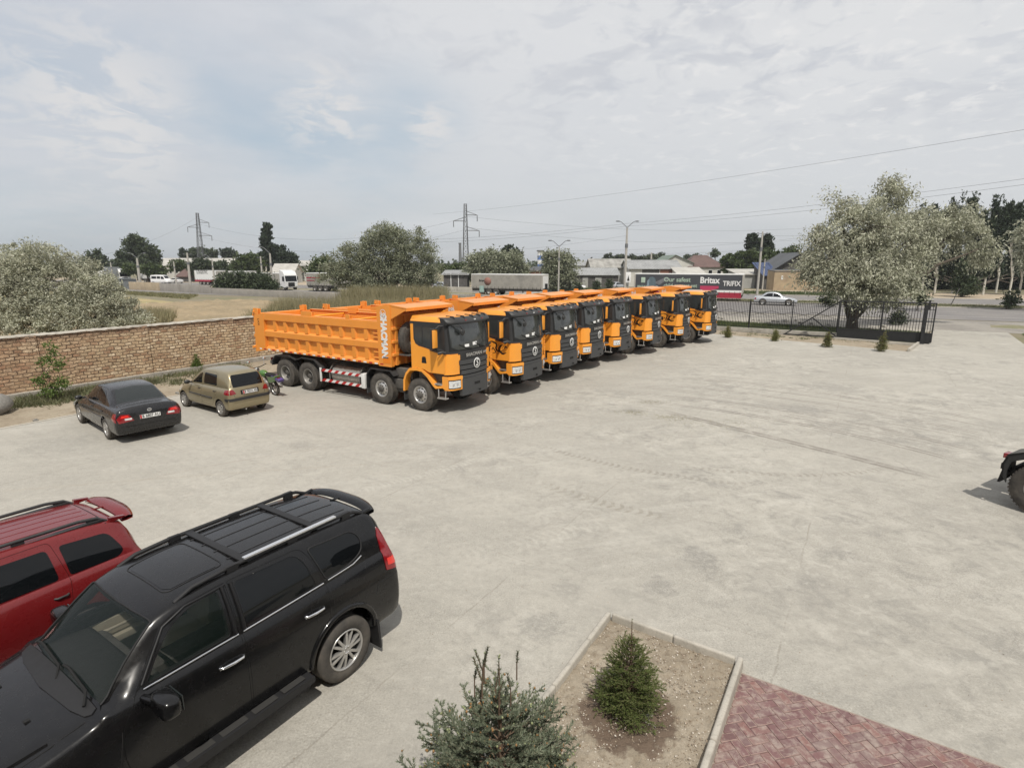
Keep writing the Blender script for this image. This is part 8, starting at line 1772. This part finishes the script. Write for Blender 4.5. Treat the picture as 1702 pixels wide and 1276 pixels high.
# ---------------------------------------------------------------- spruces in the planter
def spruce(label, pos, H, rad, seed, nm, n_whorl, per, needle, tips='bud', leaders=0, density=1.0, droop=.1, zlow=.06, topf=.93):
    rng = random.Random(seed); nr = np.random.default_rng(seed); T = thing('spruce_tree', label, 'spruce', (pos[0], pos[1], .02), 0); shoots = []; tw = MB(); bd = MB()
    tw.tube([(0, 0, -.05), (.01, 0, H*.5), (.0, .0, H*.97)], [.02*H, .012*H, .003], 8)
    def shoot(a, b, wgt=1.0): shoots.append((a, b, wgt))
    for k in range(n_whorl):
        f = k/(n_whorl-1); z = zlow+(H*topf-zlow)*f; R_ = rad*((1-f)**.50*(1.0 if f > .12 else .88)*(1 if f < .8 else .8)); m_ = max(3, int(per*(1-f*.55)))
        for j in range(m_):
            a = 2*pi*(j+rng.random()*.8)/m_+k*2.4; L = R_*rng.uniform(.78, 1.12)+.03; el = .10+.75*f+rng.uniform(-.12, .12)-droop*(1-f)
            base = Vector((0, 0, z)); d = Vector((cos(a)*cos(el), sin(a)*cos(el), sin(el))); tip = base+d*L; tip.z += L*L*.12
            tw.tube([base, base.lerp(tip, .5)-Vector((0, 0, L*.03)), tip], [.006*H*.6, .0035*H*.6, .002], 4)
            shoot(base.lerp(tip, .35), tip)
            nt = max(2, int(L/.052*density)); sd_ = d.cross(Vector((0, 0, 1))).normalized()
            for q in range(nt):
                g = .22+.78*(q+rng.random())/nt; p = base.lerp(tip, g); sl = (.30-.16*g)*L*rng.uniform(.7, 1.2)+.035; s = 1 if q % 2 else -1
                dd = (d*.75+sd_*s*rng.uniform(.45, .95)+Vector((0, 0, rng.uniform(-.15, .4)))).normalized(); e = p+dd*sl; tw.tube([p, e], [.0019, .0012], 3, cap=False); shoot(p, e); 
                if sl > .09 and rng.random() < .85:
                    for s2 in (-1, 1): p2 = p.lerp(e, rng.uniform(.35, .75)); d2 = (dd+dd.cross(Vector((0, 0, 1)))*s2*.8+Vector((0, 0, rng.uniform(-.1, .45)))).normalized(); e2 = p2+d2*sl*.5; shoot(p2, e2)
    for k in range(leaders):
        a = rng.uniform(0, 6.28); L = rng.uniform(.10, .22); b0 = Vector((rng.uniform(-.22, .22), rng.uniform(-.15, .15), H*rng.uniform(.74, .93))); e = b0+Vector((cos(a)*.3, sin(a)*.2, 1)).normalized()*L; tw.tube([b0-Vector((0, 0, .15)), b0, e], [.006, .005, .003], 5); shoot(b0, e, 1.3)
    shoot(Vector((0, 0, H*.80)), Vector((.0, 0, H)), .6)
    A = np.array([s[0][:] for s in shoots]); Bv = np.array([s[1][:] for s in shoots]); Wt = np.array([s[2] for s in shoots]); Ln = np.linalg.norm(Bv-A, axis=1); cnt = np.maximum(12, (Ln/.0021*density*Wt)).astype(int); idx = np.repeat(np.arange(len(shoots)), cnt); n = len(idx)
    t = nr.random(n)[:, None]; C = A[idx]+(Bv-A)[idx]*t; ax = unit((Bv-A)[idx]); rd_ = nr.normal(size=(n, 3)); rd_ -= (rd_*ax).sum(1, keepdims=True)*ax; rd_ = unit(rd_); rd_[:, 2] = np.abs(rd_[:, 2])*.35+rd_[:, 2]*.65
    D = unit(ax*.75+rd_*.85); U = unit(np.cross(D, nr.normal(size=(n, 3)))); leaves_mesh('needles', C, D, U, needle*(.7+.5*nr.random(n)), .0058*needle/.02, MATS[nm], T, tri=True)
    for (a, b, wt) in shoots:
        if rng.random() < (.30 if tips else 0):
            r = rng.uniform(.005, .0095); bd.m(0 if rng.random() < .55 else 1); d = (b-a).normalized()
            for _ in range(rng.choice((1, 1, 3))): bd.sphere(b+Vector((rng.uniform(-1, 1), rng.uniform(-1, 1), rng.uniform(-1, 1)))*r*1.1, r, 5, 4, (1, 1, 1.4))
    tw.build('trunk', MATS['bark_twig'], T)
    if tips: kind(bd.build('buds', [MATS['bud'], MATS['bud_green']], T), 'stuff')
    return T
spruce('blue-green spruce with brown buds and bare leading shoots, cut by the lower edge', (-.10, 3.74), 1.90, .84, 5, 'needle_blue', 16, 12, .028, leaders=11, density=.85, topf=.80)
spruce('small dark green spruce standing in the watered patch of the planter', (1.28, 5.28), 1.15, .365, 6, 'needle_green', 19, 14, .018, tips=None, density=1.05, droop=.22, topf=.76)
# small thujas of the planting strip and by the wall
def thuja(label, pos, h, w_, seed, lm='thuja', group='young thujas in the planting strip'):
    rng = np.random.default_rng(seed); bl = [(0, 0, h*(.15+.75*k/5), w_*(1-.75*(k/5)**1.3), w_*(1-.75*(k/5)**1.3), h*.16) for k in range(6)]
    T = tree('thuja', label, pos, bl, 1800, 160, (.09, .03), lm, trunk=h*.3, tr=.02, bark='bark_twig', seed=seed, group=group, up=1.2, spread=.05, shell=.1, cat='shrub', zmin=.02); return T
def ground(px, py):
    a = (638-py)/F_PX; d = Vector(((px-851)/F_PX, cos(PITCH)+a*sin(PITCH), -sin(PITCH)+a*cos(PITCH))); q = d*(-CAM_H/d.z); return (q.x, q.y)
for i, (px, py, h, w_, lb) in enumerate([(1209, 561, .85, .20, 'young thuja right by the front of the last dump truck'), (1288, 567, .8, .2, 'young thuja before the fence, second from the trucks'), (1374, 577, .95, .22, 'young thuja under the sloping tail of the sliding gate'), (1465, 584, 1.15, .28, 'tallest young thuja, before the solid panel of the sliding gate')]):
    thuja(lb, ground(px, py), h, w_, 120+i)
thuja('small bright thuja against the brick wall behind the gold hatchback', ground(327, 616), .75, .24, 130, 'leaf_bright', None)
# scrawny sapling against the wall
def sapling():
    x, y = ground(90, 668); T = thing('sapling', 'scrawny young leafy tree growing against the brick wall behind the charcoal saloon', 'tree', (x, y, 0)); rng = np.random.default_rng(9); mb = MB(); pr = random.Random(4)
    for e in ((.1, .1, 2.1), (-.25, 0, 1.5), (.35, .1, 1.4), (.0, -.1, 1.0)): limbs(mb, pr, (0, 0, 0), [e], .014, .004, 7, .5, 5)
    mb.build('trunk', MATS['bark'], T); bl = [(.15, .1, 1.95, .16, .14, .2), (.05, .05, 1.55, .24, .2, .16), (.32, .1, 1.35, .2, .2, .14), (-.25, 0, 1.4, .16, .14, .12), (-.42, 0, .85, .16, .14, .14), (.35, 0, .72, .24, .2, .16), (0, -.1, .45, .3, .25, .16), (-.1, 0, 1.0, .1, .1, .1)]
    C, D, U, cc = crown(rng, bl, 1500, 130, .06, .3, 0, .2); leaves_mesh('crown', C, D, U, .085*(.6+.8*rng.random(1500)), .05, MATS['leaf_bright'], T)
sapling()
# weeds, reeds and grass that nobody could count
def blades(name, label, cat, n, sample, h, w_, lm, seed, lean=.3, tri=True):
    rng = np.random.default_rng(seed); C = sample(rng, n); n = len(C); D = unit(np.concatenate([rng.normal(size=(n, 2))*lean, np.ones((n, 1))], 1)); U = unit(np.cross(D, rng.normal(size=(n, 3)))); hh = h*(.45+.85*rng.random(n)) if not callable(h) else h(rng, C)
    o = leaves_mesh(name, C, D, U, hh, w_*(.7+.6*rng.random(n)), MATS[lm], None, None, 'stuff', tri=tri); return tag(o, label, cat)
def patchy(cs, sd_):
    def f(rng, n):
        k = rng.integers(0, len(cs), n); c = np.array([q[:2] for q in cs])[k]; s = np.array([q[2] if len(q) > 2 else sd_ for q in cs])[k][:, None]; p = c+rng.normal(size=(n, 2))*s; return np.concatenate([p, np.full((n, 1), .0)], 1)
    return f
def ywall(ws, dl=0): return [yd(-25.6+d, w_)+(s,) for w_, d, s in ws]
rw_ = random.Random(17)
wd_ = [(rw_.uniform(5.8, 15.5), rw_.uniform(0, 1.2)**1.4, rw_.uniform(.10, .26)) for _ in range(60)]+[(rw_.uniform(6.8, 10.0), rw_.uniform(.2, 1.9), rw_.uniform(.12, .3)) for _ in range(70)]+[(rw_.uniform(11, 15), rw_.uniform(.4, 2.4), rw_.uniform(.1, .22)) for _ in range(26)]
blades('weeds', 'dusty weeds along the foot of the brick wall', 'weeds', 9000, patchy([yd(-25.7+d, w_)+(s,) for w_, d, s in wd_], .2), .26, .035, 'weed', 31, .7)
blades('weeds', 'thin weeds dotted over the planting strip before the fence', 'weeds', 2200, patchy([yd(rw_.uniform(-9, 2), rw_.uniform(41.3, 43.2))+(rw_.uniform(.08, .3),) for _ in range(40)], .2), .12, .02, 'grass_blade', 32, .7)
def quad_s(q, z=0):
    a, b, c, d = [np.array(v) for v in q]
    def f(rng, n): u = rng.random((n, 1)); v = rng.random((n, 1)); p = (a*(1-u)+b*u)*(1-v)+(d*(1-u)+c*u)*v; return np.concatenate([p, np.full((n, 1), z)], 1)
    return f
blades('grass', 'green lawn strip just outside the black fence', 'grass', 34000, quad_s([yd(-14, 44.2), yd(3.0, 44.2), yd(3.8, 50.4), yd(-14, 51.2)], -.01), .16, .03, 'grass_blade', 33, .5)
blades('grass', 'patch of grass at the right end of the drive', 'grass', 7000, quad_s([yd(9.2, 45.4), yd(15, 41), yd(16, 50), yd(9.6, 53)], -.01), .16, .03, 'grass_blade', 34, .5)
blades('grass', 'rough grass along the median of the road', 'grass', 16000, quad_s([rd(-30, 80.3), rd(40, 80.3), rd(40, 85.7), rd(-30, 85.7)], 0), .22, .06, 'weed', 35, .5)
blades('grass', 'rough grass on the verge beyond the far road', 'grass', 20000, quad_s([rd(-60, 101), rd(12, 101), rd(14, 112), rd(-60, 112)], 0), .35, .09, 'leaf_mid', 36, .5)
# reeds: a tall stand right behind the trucks and tufts at the field edge
a0, a1, a2, a3 = ground(395, 520), (dpt(345, 497, 60).x, 62), (dpt(830, 500, 62).x, 66), (dpt(860, 515, 46).x, 50)
P_r = [(-24.5, 46), (-34, 66), (-4, 68), (-9, 47)]
blades('reeds', 'tall straw-coloured reeds beyond the wall behind the trucks', 'reeds', 18000, quad_s([(-21.0, 48), (-24, 58), (-2, 62), (-6, 49)], -.02), 1.6, .065, 'reed', 37, .2)
blades('reeds', 'tallest reeds in front of the rounded silvery tree', 'reeds', 8000, quad_s([(-19, 60), (-19, 67), (-8, 68), (-7, 60)], -.02), 2.3, .08, 'reed', 41, .2)
blades('reeds', 'greener reeds mixed into the stand behind the trucks', 'reeds', 12000, quad_s([(-22.5, 46), (-24, 60), (-1, 64), (-6, 50)], -.02), 1.15, .07, 'reed_green', 38, .3)
blades('reeds', 'dry tufts at the edge of the ploughed field beside the silvery bush', 'reeds', 7000, quad_s([(-25, 37), (-30, 50), (-34, 52), (-27, 36)], 0), 1.1, .06, 'reed', 39, .3)
blades('field_grass', 'green fringe between the field and the slab wall', 'grass', 6000, quad_s([(-78, 106), (-70, 98), (-46, 80), (-50, 90)], 0), .35, .12, 'reed_green', 40, .35)
# dropped leaves and straw on the concrete
rng = np.random.default_rng(77); C = np.concatenate([np.concatenate([np.array([[cx, cy]])+rng.normal(size=(n, 2))*np.array([[sx, sy]]), np.full((n, 1), .006)], 1) for cx, cy, n, sx, sy in [(4.04, 18.1, 260, .28, .2), (5.17, 17.4, 320, .35, .22), (5.05, 19.5, 160, .35, .15), (6.2, 16.6, 260, .9, .35), (7.5, 17.0, 120, 1.2, .5)]])
n = len(C); D = unit(np.concatenate([rng.normal(size=(n, 2)), np.full((n, 1), .1)], 1)); U = unit(np.cross(D, np.array([[0, 0, 1.0]])+rng.normal(size=(n, 3))*.2)); tag(leaves_mesh('fallen_leaves', C, D, U, .055*(.5+rng.random(n)), .014, MATS['reed'], None, None, 'stuff'), 'scattered dry leaves and straw on the open concrete', 'leaves')
rng = np.random.default_rng(78); n = 3500; C = np.concatenate([rng.uniform(-16, 16, (n, 1)), rng.uniform(3.5, 24, (n, 1)), np.full((n, 1), .004)], 1); D = unit(np.concatenate([rng.normal(size=(n, 2)), np.full((n, 1), .3)], 1)); U = unit(np.cross(D, rng.normal(size=(n, 3))))
tag(leaves_mesh('gravel', C, D, U, .016*(.4+rng.random(n)), .012, MATS['pebble_brown'], None, None, 'stuff'), 'loose grit strewn over the yard concrete', 'grit')
# ================================================================ HAZE
hm = bpy.data.materials.new('haze'); hm.use_nodes = True; ht = hm.node_tree; ht.nodes.clear()
pv_ = ht.nodes.new('ShaderNodeVolumePrincipled'); pv_.inputs['Color'].default_value = (.86, .89, .92, 1); pv_.inputs['Density'].default_value = .0003; pv_.inputs['Anisotropy'].default_value = .2
ho = ht.nodes.new('ShaderNodeOutputMaterial'); ht.links.new(pv_.outputs[0], ho.inputs['Volume'])
mb = MB(); mb.box(-2600, 2600, -400, 3600, -1.1, 42); hz_ = mb.build('haze', hm); kind(hz_, 'stuff'); hz_.display_type = 'WIRE'
